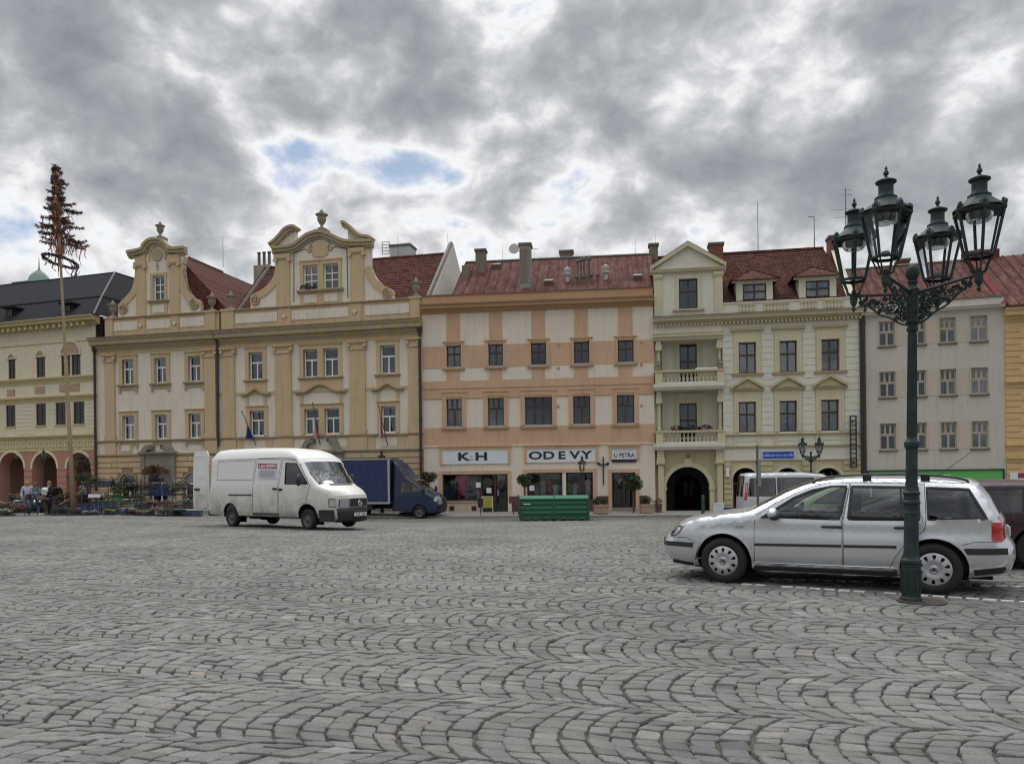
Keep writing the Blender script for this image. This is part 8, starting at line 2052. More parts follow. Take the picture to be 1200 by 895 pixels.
# ================================================================== MAYPOLE
def maypole():
 b = at(86.5, 602, 38.2); t = at(65, 191, 38.2); b.z = gz(b.x, b.y)
 root = empty('maypole', b, 0, 'tall peeled maypole topped with a ribboned dead spruce and a hanging wreath', 'maypole')
 ax = (t-b); H = ax.length; u = ax.normalized(); P = lambda h: u*h
 m = MB(); m.tube([P(-.1), P(4), P(8), P(11.5), P(H*.985)], [.112, .10, .082, .062, .02], 9); m.build('trunk', mat('peeled_wood', (.36, .27, .16), .75, var=.25, vscale=3, streak=.2), root, smooth=True)
 hc0 = (at(72, 288, 38.2)-b).length; M_ND = mat('dead_needles', (.17, .09, .06), .9, var=.5, vscale=6, var2=(.24, .10, .06)); M_ND2 = mat('green_needles', (.06, .072, .048), .9, var=.4, vscale=6)
 rnd = random.Random(21); bm1, bm2, rb = MB(), MB(), MB()
 n = 92
 for i in range(n):
  f = (i+rnd.uniform(-.4, .4))/n; f = min(max(f, 0), 1); h = hc0+(H-hc0)*f*.985; a = i*2.399+rnd.uniform(-1, 1); f = min(1, max(0, f+rnd.uniform(-.04, .04))); h = hc0+(H-hc0)*f*.985
  L = (1.52*(1-f)**1.05+.10)*rnd.uniform(.35, 1.12); side = math.cos(a); L *= 1.12 if side > .2 else (.72 if side < -.2 else .9)
  L = min(L, 1.55); base = P(h); pts = [base]
  dirv = Vector((math.cos(a), math.sin(a), .35))
  for k in range(1, 7): s = k/6; pts.append(base+Vector((math.cos(a)*L*s, math.sin(a)*L*s, L*(.45*s-.75*s*s+.40*s**4)+rnd.uniform(-.03, .03))))
  bt = bm1 if rnd.random() < .75 else bm2; bt.tube(pts, [.022*(1-.8*k/6) for k in range(7)], 4)
  for j in range(int(34+95*L)):
   s = rnd.uniform(.18, 1)**.8; k = min(5, int(s*6)); p = pts[k]+(pts[k+1]-pts[k])*(s*6-k); tl = rnd.uniform(.08, .26)*(1.15-.4*s); sd = rnd.choice((-1, 1))
   d = Vector((math.cos(a+sd*rnd.uniform(.3, 1.4)), math.sin(a+sd*rnd.uniform(.3, 1.4)), rnd.uniform(-1.4, .3))).normalized()*tl; w = d.cross(Vector((rnd.uniform(-1, 1), rnd.uniform(-1, 1), rnd.uniform(-1, 1)))).normalized()*rnd.uniform(.010, .026)
   bt.add([p, p+d*.5+w, p+d, p+d*.5-w], [(0, 1, 2, 3)])
  if rnd.random() < .8:
   for _ in range(3):
    s = rnd.uniform(.1, .95); k = min(5, int(s*6)); p = pts[k]; l = rnd.uniform(.3, 1.0)*(1.1-.5*f); sw = rnd.uniform(-.12, .12); w = Vector((rnd.uniform(.010, .018), .01, 0)); q = []
    for z in range(5): q.append(p+Vector((sw*z/4+.04*math.sin(z*1.7+i), .03*math.cos(z+i), -l*z/4)))
    for z in range(4): rb.add([q[z]-w, q[z]+w, q[z+1]+w, q[z+1]-w], [(0, 1, 2, 3)])
 tag(bm1.build('branches', M_ND, root), kind='stuff'); tag(bm2.build('branches', M_ND2, root), kind='stuff'); tag(rb.build('ribbons', mat('ribbon_faded', (.36, .17, .12), .8, var=.5, vscale=2, var2=(.50, .38, .28)), root), kind='stuff')
 # trunk bound with long orange and pale ribbons
 rb = MB()
 for k in range(60):
  h0 = hc0+rnd.uniform(.0, 1)*(H-hc0)*.72; a = rnd.uniform(0, 6.28); l = rnd.uniform(.7, 1.7); r_ = rnd.uniform(.06, .28); w = Vector((.014, .006, 0)); q = [P(h0)+Vector((r_*math.cos(a)*(z/5), r_*math.sin(a)*z/5, -l*z/5)) for z in range(6)]
  for z in range(5): rb.add([q[z]-w, q[z]+w, q[z+1]+w, q[z+1]-w], [(0, 1, 2, 3)])
 tag(rb.build('ribbons', mat('ribbon_orange', (.42, .16, .07), .8, var=.5, vscale=3, var2=(.45, .36, .3)), root), kind='stuff')
 # wreath: ring bound with twigs, slightly tipped
 hw = (at(73, 306, 38.2)-b).length; c = P(hw); wr = MB(); rb = MB(); Rw = .74; ca, sa = math.cos(R(14)), math.sin(R(14))
 def W3(a, rr, dz=0): x, y, z = rr*math.cos(a), rr*math.sin(a), dz; z += -.17*x-.16*y; return c+Vector((x, y, z))
 wr.tube([W3(R(a), Rw) for a in range(0, 361, 12)], .055, 6)
 for k in range(520):
  a = rnd.uniform(0, 6.283); p = W3(a, Rw+rnd.uniform(-.07, .07), rnd.uniform(-.07, .07)); d = Vector((rnd.uniform(-1, 1), rnd.uniform(-1, 1), rnd.uniform(-1, 1))).normalized()*rnd.uniform(.05, .12); w = d.cross(Vector((0, .3, 1))).normalized()*.022; wr.add([p-d, p+w, p+d, p-w], [(0, 1, 2, 3)])
 wr.build('wreath', mat('wreath_dark', (.045, .025, .045), .9, var=.5, vscale=7, var2=(.05, .06, .035)), root)
 for k in range(12): a = R(k*30); rb.tube([W3(a, Rw+.06, -.05), W3(a+.12, Rw+.07, .06), W3(a+.2, Rw-.05, .05)], .02, 4)
 for a, l in ((-.15, .95), (.1, .6), (1.2, .3), (2.6, .35), (3.4, .3), (4.4, .3), (5.2, .5), (5.9, .7)):
  p = W3(a, Rw, -.05); w = Vector((.02, .02, 0)); q = [p+Vector((.08*math.sin(z*1.3+a*3), .03*z, -l*z/5)) for z in range(6)]
  for z in range(5): rb.add([q[z]-w, q[z]+w, q[z+1]+w, q[z+1]-w], [(0, 1, 2, 3)])
 tag(rb.build('ribbons', mat('ribbon_purple', (.16, .08, .14), .8, var=.5, vscale=4, var2=(.55, .50, .50)), root), kind='stuff')
 m = MB()
 for k in range(4): m.tube([W3(R(90*k+20), Rw), P(hw+1.2)], .006, 3)
 m.build('wreath_cord', M_BLACK, root)
 m = MB(); p = c+Vector((.45, 0, -.05)); q = smooth_pts([(0, 0), (.25, -.35), (.55, -.62), (1.1, -.72), (1.45, -.45)], 4); m.tube([c+Vector((.1+x*.6, .0, -.1+z*.9)) for x, z in q], .014, 4); m.build('loose_ribbon', M_BLACK, root)
maypole()

# ================================================================== GREEN CONTAINER
def container():
 a, b = at(608.5, 609, 36.3), at(690.5, 611, 36.0); a.z = b.z = gz(1.5, 36); u = (b-a); L = u.length; u.normalize()
 M_CG = mat('container_green', (.022, .125, .068), .5, var=.12, vscale=2, streak=.25, rscale=4); M_CGD = mat('container_green_dark', (.012, .085, .05), .6, var=.2)
 root = empty('waste_container', (a.x, a.y, (a.z+b.z)/2), math.atan2(u.y, u.x), 'long low green metal waste container standing before the ODEVY shop', 'container'); H = 1.12; Dp = 1.5
 m = MB(); m.add([(.04, 0, .12), (L-.04, 0, .12), (L-.04, Dp, .12), (.04, Dp, .12), (.0, -.08, H-.1), (L, -.08, H-.1), (L, Dp, H-.1), (0, Dp, H-.1)], [(0, 3, 2, 1), (0, 1, 5, 4), (1, 2, 6, 5), (2, 3, 7, 6), (3, 0, 4, 7)]); m.build('body', M_CG, root)
 for zz0, yy in ((.30, -.03), (.52, -.045), (.76, -.065)):
  for x0, x1 in ((.10, L/2-.06), (L/2+.06, L-.10)): MB().add([(x0, yy-.0, zz0), (x1, yy-.0, zz0), (x1, yy-.045, zz0+.03), (x0, yy-.045, zz0+.03), (x0, yy-.045, zz0+.12), (x1, yy-.045, zz0+.12), (x1, yy-.02, zz0+.16), (x0, yy-.02, zz0+.16)], [(0, 1, 2, 3), (3, 2, 5, 4), (4, 5, 6, 7)]).build('pressed_rib', M_CG, root)
 for x in (.03, L/2, L-.03): m = MB(); m.add([(x-.05, -.04, .1), (x+.05, -.04, .1), (x+.05, -.13, H-.06), (x-.05, -.13, H-.06), (x-.05, .02, .1), (x+.05, .02, .1), (x+.05, 0, H-.06), (x-.05, 0, H-.06)], [(0, 1, 2, 3), (1, 5, 6, 2), (4, 0, 3, 7), (3, 2, 6, 7)]); m.build('stanchion', M_CG, root)
 m = MB(); m.tube([(-.02, -.12, H-.09), (L+.02, -.12, H-.09)], .045, 8); m.build('top_rail', M_CG, root)
 for x0, x1 in ((.03, L/2-.02), (L/2+.02, L-.03)):
  m = MB(); m.add([(x0, -.1, H-.06), (x1, -.1, H-.06), (x1, Dp*.5, H+.06), (x0, Dp*.5, H+.06), (x1, Dp, H-.06), (x0, Dp, H-.06)], [(0, 1, 2, 3), (3, 2, 4, 5)]); m.build('lid', mat('lid_green', (.06, .20, .13), .45, var=.2), root)
 for k in range(8): x = .12+k*(L-.24)/7; MB().box(x-.09, x+.09, -.02, .3, .0, .125).build('foot', M_CGD, root)
 m = MB(); m.tube([(L-.02, -.14, H-.05), (L-.0, -.14, .0)], .03, 6); m.build('side_post', M_CG, root); MB().box(.22, .55, -.125, -.118, .78, .82).build('label_strip', M_PVC, root); m = MB(); m.tube([(-.03, .0, .3), (-.03, -.1, H+.12)], .035, 6); m.build('lifting_lug', M_CGD, root)
container()

# ================================================================== TREES AND PLANTERS
def leaf_blob(m, c, r, n, size, rnd):
 for _ in range(n):
  while True:
   v = Vector((rnd.uniform(-1, 1), rnd.uniform(-1, 1), rnd.uniform(-1, 1)))
   if .25 < v.length < 1: break
  p = Vector(c)+Vector((v.x*r[0], v.y*r[1], v.z*r[2])); a = Vector((rnd.uniform(-1, 1), rnd.uniform(-1, 1), rnd.uniform(-1, 1))).normalized()*size*rnd.uniform(.6, 1.2); b = a.cross(Vector((rnd.uniform(-1, 1), rnd.uniform(-1, 1), 1))).normalized()*size*.55
  m.add([p-a, p+b, p+a, p-b], [(0, 1, 2, 3)])
def topiary(px, pyc, D, w, h, col, label, seed):
 p = at(px, pyc, D); z0 = gz(p.x, p.y)+.08; root = empty('ball_tree', (p.x, p.y, z0), 0, label, 'tree', 'small ball-headed trees'); rnd = random.Random(seed); zc = p.z-z0
 m = MB(); m.tube([(0, 0, 0), (.02, .01, zc*.5), (0, 0, zc-.1)], [.05, .045, .035], 7)
 for k in range(6): a = k*1.05; m.tube([(0, 0, zc-.35), (math.cos(a)*w*.3, math.sin(a)*w*.3, zc+rnd.uniform(-.1, .2))], [.02, .008], 4)
 m.build('trunk', mat('bark', (.09, .06, .045), .9, var=.3, vscale=12), root)
 m = MB()
 for k in range(13): a = rnd.uniform(0, 6.28); rr = rnd.uniform(.15, .62); leaf_blob(m, (math.cos(a)*rr*w*.5, math.sin(a)*rr*w*.5, zc+rnd.uniform(-.55, .55)*h*.5), (w*.24*rnd.uniform(.8, 1.2), w*.24, h*.26*rnd.uniform(.8, 1.2)), 150, .048, rnd)
 m.build('crown', mat('crown_%d' % seed, col, .75, var=.45, vscale=6, var2=tuple(c*.55 for c in col)), root)
topiary(502.5, 558, 41.0, .95, .72, (.10, .072, .038), 'brownish ball-headed tree between the blue truck and the K & H window', 1)
topiary(614.5, 563, 40.6, .98, .80, (.045, .072, .030), 'green ball-headed tree left of the ODEVY window, over the container', 2)
topiary(742, 564.5, 40.4, 1.10, .95, (.045, .075, .030), 'green ball-headed tree right of the U PETRA doorway', 3)
M_PLB = mat('terracotta_box', (.36, .235, .17), .85, var=.15, vscale=4)
def planter(px, py, D, w, h, label, seed, pal=(.04, .055, .03)):
 p = at(px, py, D); z0 = gz(p.x, p.y)+.08; root = empty('planter_box', (p.x, p.y, z0), 0, label, 'planter'); m = MB();
 m.box(-w/2, w/2, -w/2, w/2, .05, h); m.box(-w/2-.03, w/2+.03, -w/2-.03, w/2+.03, h-.09, h+.01)
 for sx in (-1, 1):
  for sy in (-1, 1): m.box(sx*(w/2-.04)-.05, sx*(w/2-.04)+.05, sy*(w/2-.04)-.05, sy*(w/2-.04)+.05, 0, .06)
 m.build('box', M_PLB, root); rnd = random.Random(seed); m = MB()
 for k in range(7): leaf_blob(m, (rnd.uniform(-.4, .4)*w, rnd.uniform(-.4, .4)*w, h+rnd.uniform(.05, .3)), (.18, .18, .2), 60, .05, rnd)
 tag(m.build('foliage', mat('planter_leaf', pal, .8, var=.5, vscale=9), root), kind='stuff')
planter(704.5, 604, 39.9, .72, .50, 'square terracotta planter between the container and the U PETRA door', 5); planter(757.5, 606, 39.9, .58, .50, 'square terracotta planter right of the U PETRA door', 6)
def at_ground(px, D):
 p = at(px, 600, D); return Vector((p.x, p.y, gz(p.x, p.y)+.08))
def pot(px, D, r, h, col, label, plant=None, seed=1):
 p = at_ground(px, D); root = empty('flower_pot', p, 0, label, 'flower pot'); m = MB(); m.lathe([(r*.7, 0), (r, h), (r*1.1, h), (r*1.1, h+.04), (r*.9, h+.04)], 12); m.build('pot', mat('pot_%d_%d' % (col[0]*100, col[2]*100), col, .8, var=.2), root)
 m = MB(); rnd = random.Random(seed); leaf_blob(m, (0, 0, h+.15), (r*1.3, r*1.3, .2), 80, .05, rnd); m.build('foliage', mat('pot_leaf', plant or (.06, .07, .03), .8, var=.5, vscale=9), root)
pot(772.5, 40.6, .17, .42, (.14, .08, .05), 'brown pot at the left foot of the arched passage', seed=2); pot(768, 40.9, .13, .34, (.40, .38, .34), 'pale pot beside the brown one near the passage', seed=3)
# bollard, notice board, sign post, bin
p = at_ground(824, 39.2); m = MB(); m.lathe([(.11, 0), (.11, .08), (.085, .12), (.075, .70), (.10, .74), (.10, .80), (.07, .84), (.085, .88), (.05, .95), (.01, .97)], 12); o = m.build('bollard', mat('bollard_green', (.03, .055, .055), .5, var=.2), None); o.location = p; tag(o, 'dark green bollard standing in front of the arched passage', 'bollard')
p = at_ground(842, 39.6); m = MB(); m.box(-.22, .22, -.02, .02, .12, .50); o = m.build('notice_board', mat('notice_white', (.62, .66, .74), .5), None); o.location = p; tag(o, 'small white board on feet right of the arched passage', 'board')
f = MB(); f.box(-.25, -.22, -.04, .04, 0, .53).box(.22, .25, -.04, .04, 0, .53).box(-.22, .22, -.03, .03, .50, .53); f.build('frame', M_PVC, o); m = MB()
for z in (.42, .34, .22): m.box(-.17, .15, -.026, -.021, z, z+.02)
m.build('text_line', M_GREYL, o)
p = at_ground(853, 39.8); m = MB(); m.box(-.3, .3, -.2, .2, 0, .26).box(-.32, .32, -.22, .22, .2, .28); o = m.build('crate', mat('navy_crate', (.03, .045, .12), .6), None); o.location = p; tag(o, 'navy crate on the pavement beside the small white board', 'crate')
pt = at(887.3, 522, 27.5); z0 = gz(pt.x, pt.y); root = empty('sign_post', (pt.x, pt.y, z0), R(4), 'thin grey green sign post with its sign seen edge-on, before the minibus', 'sign post'); Hh_ = pt.z-z0
m = MB(); m.lathe([(.075, 0), (.045, .05), (.042, Hh_), (.02, Hh_+.03)], 10); m.build('post', mat('post_grey_green', (.085, .10, .09), .6, var=.15), root); m = MB(); m.box(-.012, .012, -.30, -.04, Hh_-1.45, Hh_-.5); m.build('sign_plate', mat('sign_back', (.22, .23, .23), .5), root)
for z in (Hh_-.6, Hh_-1.3): m = MB(); m.lathe([(.06, z-.03), (.06, z+.03)], 10); m.build('clamp', M_BLACK, root)
p = at_ground(563, 40.3); root = empty('litter_bin', p, 0, 'small dark litter bin on a thin post outside the K & H shop', 'litter bin'); m = MB(); m.tube([(0, 0, 0), (0, 0, .9)], .025, 6); m.build('post', C_CAP, root); m = MB(); m.lathe([(.13, .42), (.15, .85), (.16, .87), (.13, .87)], 12); m.build('bin', M_BLACK, root)
p = at_ground(602, 40.2); m = MB(); m.box(-.24, .24, -.1, .1, .62, .98).box(-.03, .03, -.03, .03, 0, .62); o = m.build('menu_box', mat('brown_box', (.11, .04, .03), .6), None); o.location = p; tag(o, 'brown box on a post left of the green container', 'box')

# ================================================================== FLAGS on house B
def flag(pb, ptop, out, cloth, label):
 """pole from a wall bracket up and outwards; cloth hangs in folds. cloth: (x0,y0,x1,y1 px) and bands"""
 a = B.q(*pb, -.08); b = B.q(*ptop, -out); o3 = lambda s, y, z: Vector((s, y, z))
 root = empty('flag', B.world(a[0], -.08, a[1]), B.root.rotation_euler.z, label, 'flag', 'flags on the ochre house'); d = Vector((b[0]-a[0], -out+.08, b[1]-a[1]))
 m = MB(); m.tube([(0, 0, 0), tuple(d)], .022, 6); m.blob(tuple(d), (.04, .04, .05), 7, 5); m.build('flag_pole', mat('pole_dark', (.05, .035, .03), .6), root); m = MB(); m.tube([(0, .08, -.12), (0, 0, 0), (0, .08, .0)], .035, 6); m.build('bracket', C_CAP, root)
 q0, q1, w, bands = cloth; top = d*q0; L_ = q1; n = len(bands); W_ = w; rows_ = 12; cols_ = 12
 for bi, (mt, f0, f1) in enumerate(bands):
  V = []; F = []
  for i in range(rows_+1):
   t = i/rows_
   for k in range(cols_+1):
    s = f0+(f1-f0)*k/cols_; wdt = W_*(.35+.65*t**.8); x = (s-.3)*wdt; y = .07*math.sin(s*11+t*2)*(.3+t); z = -L_*t*(1-.12*abs(s-.4)); att = d*(q0-.30*s*(1-t)*.6); V.append((att.x*(1) +x*t+.0, att.y+y, att.z+z))
  for i in range(rows_):
   for k in range(cols_): F.append((i*(cols_+1)+k, i*(cols_+1)+k+1, (i+1)*(cols_+1)+k+1, (i+1)*(cols_+1)+k))
  MB().add(V, F).build('cloth', mt, root, smooth=True)
FB = mat('flag_blue', (.012, .022, .13), .85); FR = mat('flag_red', (.36, .03, .03), .85); FW = mat('flag_white', (.55, .54, .54), .85)
flag((299.5, 520), (283.5, 482), .75, (.60, .85, .72, [(FB, 0, 1)]), 'dark blue flag hanging at the left of the ochre house over the van')
flag((374.5, 518), (366.5, 472), .75, (.80, 1.60, .42, [(FB, 0, .30), (FW, .30, .62), (FR, .62, 1.0)]), 'blue, white and red flag hanging before the twin windows of the ochre house')
flag((454, 520), (443.5, 476), .70, (.86, 1.55, .36, [(FW, 0, .5), (FR, .5, 1.0)]), 'white and red flag hanging at the right end of the ochre house')
m = MB(); p = A.q(90+97, 552, -.3); rnd = random.Random(31)
for k in range(420):
 a = rnd.uniform(math.pi, 2*math.pi) if k % 3 else rnd.uniform(0, math.pi); l = rnd.uniform(.25, .95); q = Vector((l*math.cos(a)*1.0, rnd.uniform(-.3, .2), .15+l*math.sin(a)*.35-.25*abs(math.cos(a))*l)); w = Vector((.012, 0, .02)); m.add([Vector((0, 0, .1)), q*.6+w+Vector((0, 0, .12)), q, q*.6-w], [(0, 1, 2, 3)])
o = m.build('hanging_plant', mat('rusty_plant', (.13, .065, .030), .85, var=.5, vscale=6), None); o.location = A.world(p[0], -.7, p[1]); tag(o, 'rusty brown hanging plant in front of the stone portal', 'plant')

# ================================================================== MARKET STALLS
M_CRB = mat('crate_blue', (.018, .045, .11), .6, var=.35, vscale=3); M_CRD = mat('crate_dark', (.02, .025, .035), .6, var=.2); M_CRG = mat('crate_green', (.02, .20, .06), .55); M_CRK = mat('crate_grey', (.14, .14, .13), .7, var=.2); M_SOIL = mat('soil', (.035, .026, .02), .95)
def crate_mesh(w, d, h, mt):
 m = MB(); t = .02
 for z0, z1 in ((0, .035), (h*.30, h*.42), (h*.55, h*.67), (h*.82, h)):
  m.box(-w/2, w/2, -d/2, -d/2+t, z0, z1); m.box(-w/2, w/2, d/2-t, d/2, z0, z1); m.box(-w/2, -w/2+t, -d/2+t, d/2-t, z0, z1); m.box(w/2-t, w/2, -d/2+t, d/2-t, z0, z1)
 for k in range(6):
  x = -w/2+.02+(w-.06)*k/5; m.box(x, x+.025, -d/2+.003, -d/2+t-.003, 0, h); m.box(x, x+.025, d/2-t+.003, d/2-.003, 0, h)
 for y in (-d/2+.01, d/2-.03):
  for x in (-w/2+.003, w/2-t+.003): m.box(x, x+t-.006, y, y+.02, 0, h)
 m.box(-w/2+t, w/2-t, -d/2+t, d/2-t, .0, .03); return m.mesh('crate', mt)
CR = {'blue': crate_mesh(.6, .4, .28, M_CRB), 'dark': crate_mesh(.6, .4, .26, M_CRD), 'green': crate_mesh(.5, .36, .24, M_CRG), 'grey': crate_mesh(.6, .4, .16, M_CRK)}
def crate(px, D, z, kind, label, rot=0):
 p = at(px, 600, D); o = link('crate', CR[kind], None, (p.x, p.y, gz(p.x, p.y)+z), (0, 0, R(rot))); return tag(o, label, 'crate', 'plastic crates at the flower market')
def plants(px, D, z, w, h, col, col2, label, seed, name='plant_tray', n=5, tray=True, cat='plants'):
 p = at(px, 600, D); root = empty(name, (p.x, p.y, gz(p.x, p.y)+z), R(random.Random(seed).uniform(-8, 8)), label, cat, 'flower trays at the market'); rnd = random.Random(seed)
 if tray:
  m = MB(); m.box(-w/2, w/2, -.2, .2, 0, .07); m.build('tray', M_CRD, root)
 m = MB()
 for k in range(n*2): leaf_blob(m, (rnd.uniform(-.42, .42)*w, rnd.uniform(-.15, .15), .08+h*rnd.uniform(.2, .6)), (w*.16, .12, h*.35), 42, .04, rnd)
 m.build('foliage', mat('mk_%d_%d_%d' % tuple(int(c*300) for c in col), col, .8, var=.45, vscale=8), root); m = MB()
 for k in range(70): q = Vector((rnd.uniform(-.5, .5)*w, rnd.uniform(-.2, .2), .08+h*rnd.uniform(.35, 1))); m.blob(q, (.022, .022, .018), 5, 3)
 tag(m.build('blossoms', mat('mkb_%d_%d_%d' % tuple(int(c*300) for c in col2), col2, .8), root), kind='stuff'); return root
GR1, GR2, RD, PK, WHT, YL, BR = (.06, .09, .035), (.035, .05, .025), (.20, .02, .03), (.30, .17, .16), (.42, .42, .38), (.35, .33, .05), (.13, .075, .045)
T_ = [(6, 37.4, .0, .75, .28, GR1, WHT, 'tray of pale flowers at the left edge of the market, on the cobbles'), (8, 38.4, .35, .8, .28, GR1, WHT, 'raised tray of whitish flowers at the left edge of the market'), (15.5, 37.9, .22, .5, .28, GR2, (.25, .08, .04), 'tray of rust red flowers left of the two women'),
      (26, 37.8, .15, .7, .32, BR, (.30, .10, .06), 'tray of orange brown flowers just left of the two women'), (50, 38.0, .60, .55, .18, BR, PK, 'tray of pinkish flowers on a stand between the women and the person in black'), (88, 37.2, .0, .68, .24, GR2, RD, 'tray of dark red flowers on the cobbles at the foot of the maypole'),
      (106, 36.9, .0, .70, .17, GR1, WHT, 'flat tray of white flowers on the cobbles right of the maypole'), (128, 37.0, .0, .45, .22, GR1, YL, 'small tray of yellow green plants on the cobbles'), (145, 37.5, .34, 1.5, .38, (.045, .055, .025), GR1, 'long tray of olive plants on blue crates before the arched window'),
      (160, 38.2, .66, 1.0, .32, (.05, .05, .028), BR, 'raised row of brownish plants before the stone portal'), (176, 37.6, .50, .55, .14, BR, (.40, .20, .05), 'tray with orange flowers on the middle stand'), (182, 36.9, .0, .62, .42, BR, PK, 'clump of pinkish heather on the cobbles, left of the mossy one'),
      (196, 36.9, .0, .62, .34, GR1, (.09, .12, .04), 'clump of mossy green plants on the cobbles before the open van door'), (191, 37.6, .42, .8, .26, (.11, .06, .055), PK, 'tray of dull purple heather on the stand beside the van'), (213, 37.8, .48, 1.1, .30, GR1, WHT, 'tray of white flowers on the sloping stand next to the van door'),
      (221, 38.4, .75, .5, .2, GR1, RD, 'small raised tray by the open van door')]
T_ += [(68, 37.6, .0, .6, .34, GR2, (.05, .07, .10), 'dark leafy tray on the cobbles between the table and the maypole'), (76, 38.9, .55, .9, .6, GR2, GR1, 'dark bushy plants on the crates left of the maypole'), (118, 38.4, .58, .8, .5, (.05, .065, .03), PK, 'bushy plants with pink dots on the blue crates beside the foam box'),
  (152, 37.1, .0, .7, .3, GR2, WHT, 'low dark green tray on the cobbles before the olive plants'), (168, 36.8, .0, .6, .2, BR, YL, 'low brown and yellow tray on the cobbles left of the heather'), (205, 37.2, .25, .9, .35, BR, PK, 'tray of mixed heather above the dark crate by the van'), (140, 38.9, .85, .8, .5, GR1, YL, 'green and yellow plants on the lower rack shelf behind the green crate'),
  (172, 38.8, 1.0, .8, .55, GR2, RD, 'dark plants with red dots on the rack left of the blue crates'), (205, 38.9, 1.0, .9, .5, BR, GR1, 'brownish plants on the rack right of the blue crates'), (222, 38.6, .35, .8, .4, GR2, WHT, 'dark green plants low beside the open van door'), (0, 37.9, .1, .9, .5, GR2, RD, 'dark plants cut by the left edge of the photo'), (20, 38.8, .62, .8, .4, GR2, PK, 'raised dark tray with pink dots behind the rust red flowers'),
  (112, 39.0, 1.38, .9, .45, GR2, GR1, 'leafy plants on the top shelf of the left rack'), (150, 39.0, 1.38, 1.0, .55, GR2, PK, 'bushy dark plants topping the left rack before the arched window'), (214, 39.1, 1.3, .9, .4, GR1, WHT, 'leafy plants high on the rack next to the van door')]
for i, (px, D, z, w, h, c1, c2, lb) in enumerate(T_): plants(px, D, z, w, h, c1, c2, lb, 40+i)
CRS = [(84, 38.6, 0, 'dark', 'dark crate on the cobbles behind the maypole foot'), (76, 38.5, 0, 'dark', 'dark crate left of the maypole foot'), (76, 38.5, .27, 'dark', 'dark crate stacked on another left of the maypole'), (99, 37.8, 0, 'blue', 'blue crate right of the maypole foot, left end of the blue row'),
       (99, 37.8, .29, 'blue', 'blue crate stacked at the left end of the blue row'), (113, 37.9, .0, 'blue', 'second blue crate from the left in the front row'), (113, 37.9, .29, 'blue', 'blue crate stacked second from the left'), (128, 38.0, .29, 'blue', 'blue crate stacked third from the left'), (128, 38.0, 0, 'blue', 'third blue crate from the left in the front row'),
       (143, 38.1, .0, 'blue', 'fourth blue crate from the left under the olive plants'), (136, 38.5, .60, 'green', 'bright green crate on top of the blue ones'), (158, 37.6, 0, 'dark', 'dark crate under the olive plants'), (165, 37.4, 0, 'blue', 'blue crate before the stone portal, left one'), (172, 37.2, 0.0, 'blue', 'blue crate before the stone portal, right one'),
       (168, 37.5, .29, 'dark', 'dark crate stacked on the pair before the portal'), (205, 37.8, 0, 'dark', 'dark crate under the sloping stand'), (213, 37.4, 0, 'dark', 'dark crate left of the last blue crate by the van'), (228, 37.3, 0, 'blue', 'last blue crate on the right, behind the van wheel'), (126, 39.0, 1.40, 'blue', 'blue crate high on the rack shelf, left one'),
       (120, 39.0, 1.40, 'dark', 'dark crate high on the rack shelf beside the blue one'), (181, 38.9, .95, 'blue', 'blue crate on the rack before the portal, left lower one'), (189, 38.9, .95, 'blue', 'blue crate on the rack before the portal, middle lower one'), (197, 38.9, .95, 'blue', 'blue crate on the rack before the portal, right lower one'),
       (182, 38.9, 1.24, 'dark', 'dark crate topping the stack before the portal'), (190, 38.9, 1.24, 'blue', 'blue crate topping the stack before the portal'), (64, 38.8, 0, 'dark', 'dark crate beside the person in black'), (8, 38.6, .06, 'grey', 'grey crate under the raised pale flowers')]
for c in CRS: crate(*c[:4], c[4], random.uniform(-4, 4))
p = at(113, 600, 38.4); o = MB().box(-.3, .3, -.2, .2, 0, .16).build('foam_box', mat('foam_white', (.80, .80, .80), .7), None); o.location = (p.x, p.y, gz(p.x, p.y)+.85); tag(o, 'bright white foam box on the table right of the grey-shirted seller', 'box')
def rack(x0, x1, D, H, bars, label, name='display_rack'):
 a, b = at(x0, 600, D), at(x1, 600, D); u = (b-a); u.z = 0; L = u.length; root = empty(name, (a.x, a.y, gz(a.x, a.y)), math.atan2(u.y, u.x), label, 'rack'); m = MB(); n = max(2, int(L/1.1)+1)
 for k in range(n):
  for y in (0, .6): MB().box(L*k/(n-1)-.02, L*k/(n-1)+.02, y-.02, y+.02, 0, H).build('leg', C_CAP, root)
 for z in bars:
  for y in (0, .6): MB().box(-.02, L+.02, y-.015, y+.015, z-.018, z+.018).build('rail', C_CAP, root)
 return root
rack(96, 158, 38.9, 1.72, (.82, 1.1, 1.38), 'dark metal shelf rack behind the left blue crates'); rack(160, 232, 39.0, 1.75, (.55, .93, 1.3, 1.6), 'dark metal shelf rack before the stone portal, reaching to the van')
rack(44, 55, 38.1, .60, (.58,), 'small low table between the standing people', 'low_table')
MB_ = MB(); MB_.box(0, 2.6, 0, .6, .0, .03)
for px, D, z, w, h, lb, cc in ((147, 39.1, 1.02, .9, .7, 'dark leafy shrub on the rack before the arched window', (.025, .032, .022)), (157, 39.1, 1.0, .45, .5, 'smaller dark shrub at the end of the left rack', (.04, .045, .03)), (134, 39.2, 1.05, .35, .8, 'slim grey green shrub on the left rack', (.07, .08, .06)), (185, 39.3, 1.5, .9, .45, 'blackish plants topping the rack before the portal', (.02, .024, .02))):
 plants(px, D, z, w, h, cc, cc, lb, int(px), 'potted_shrub', 7, False, 'plant')
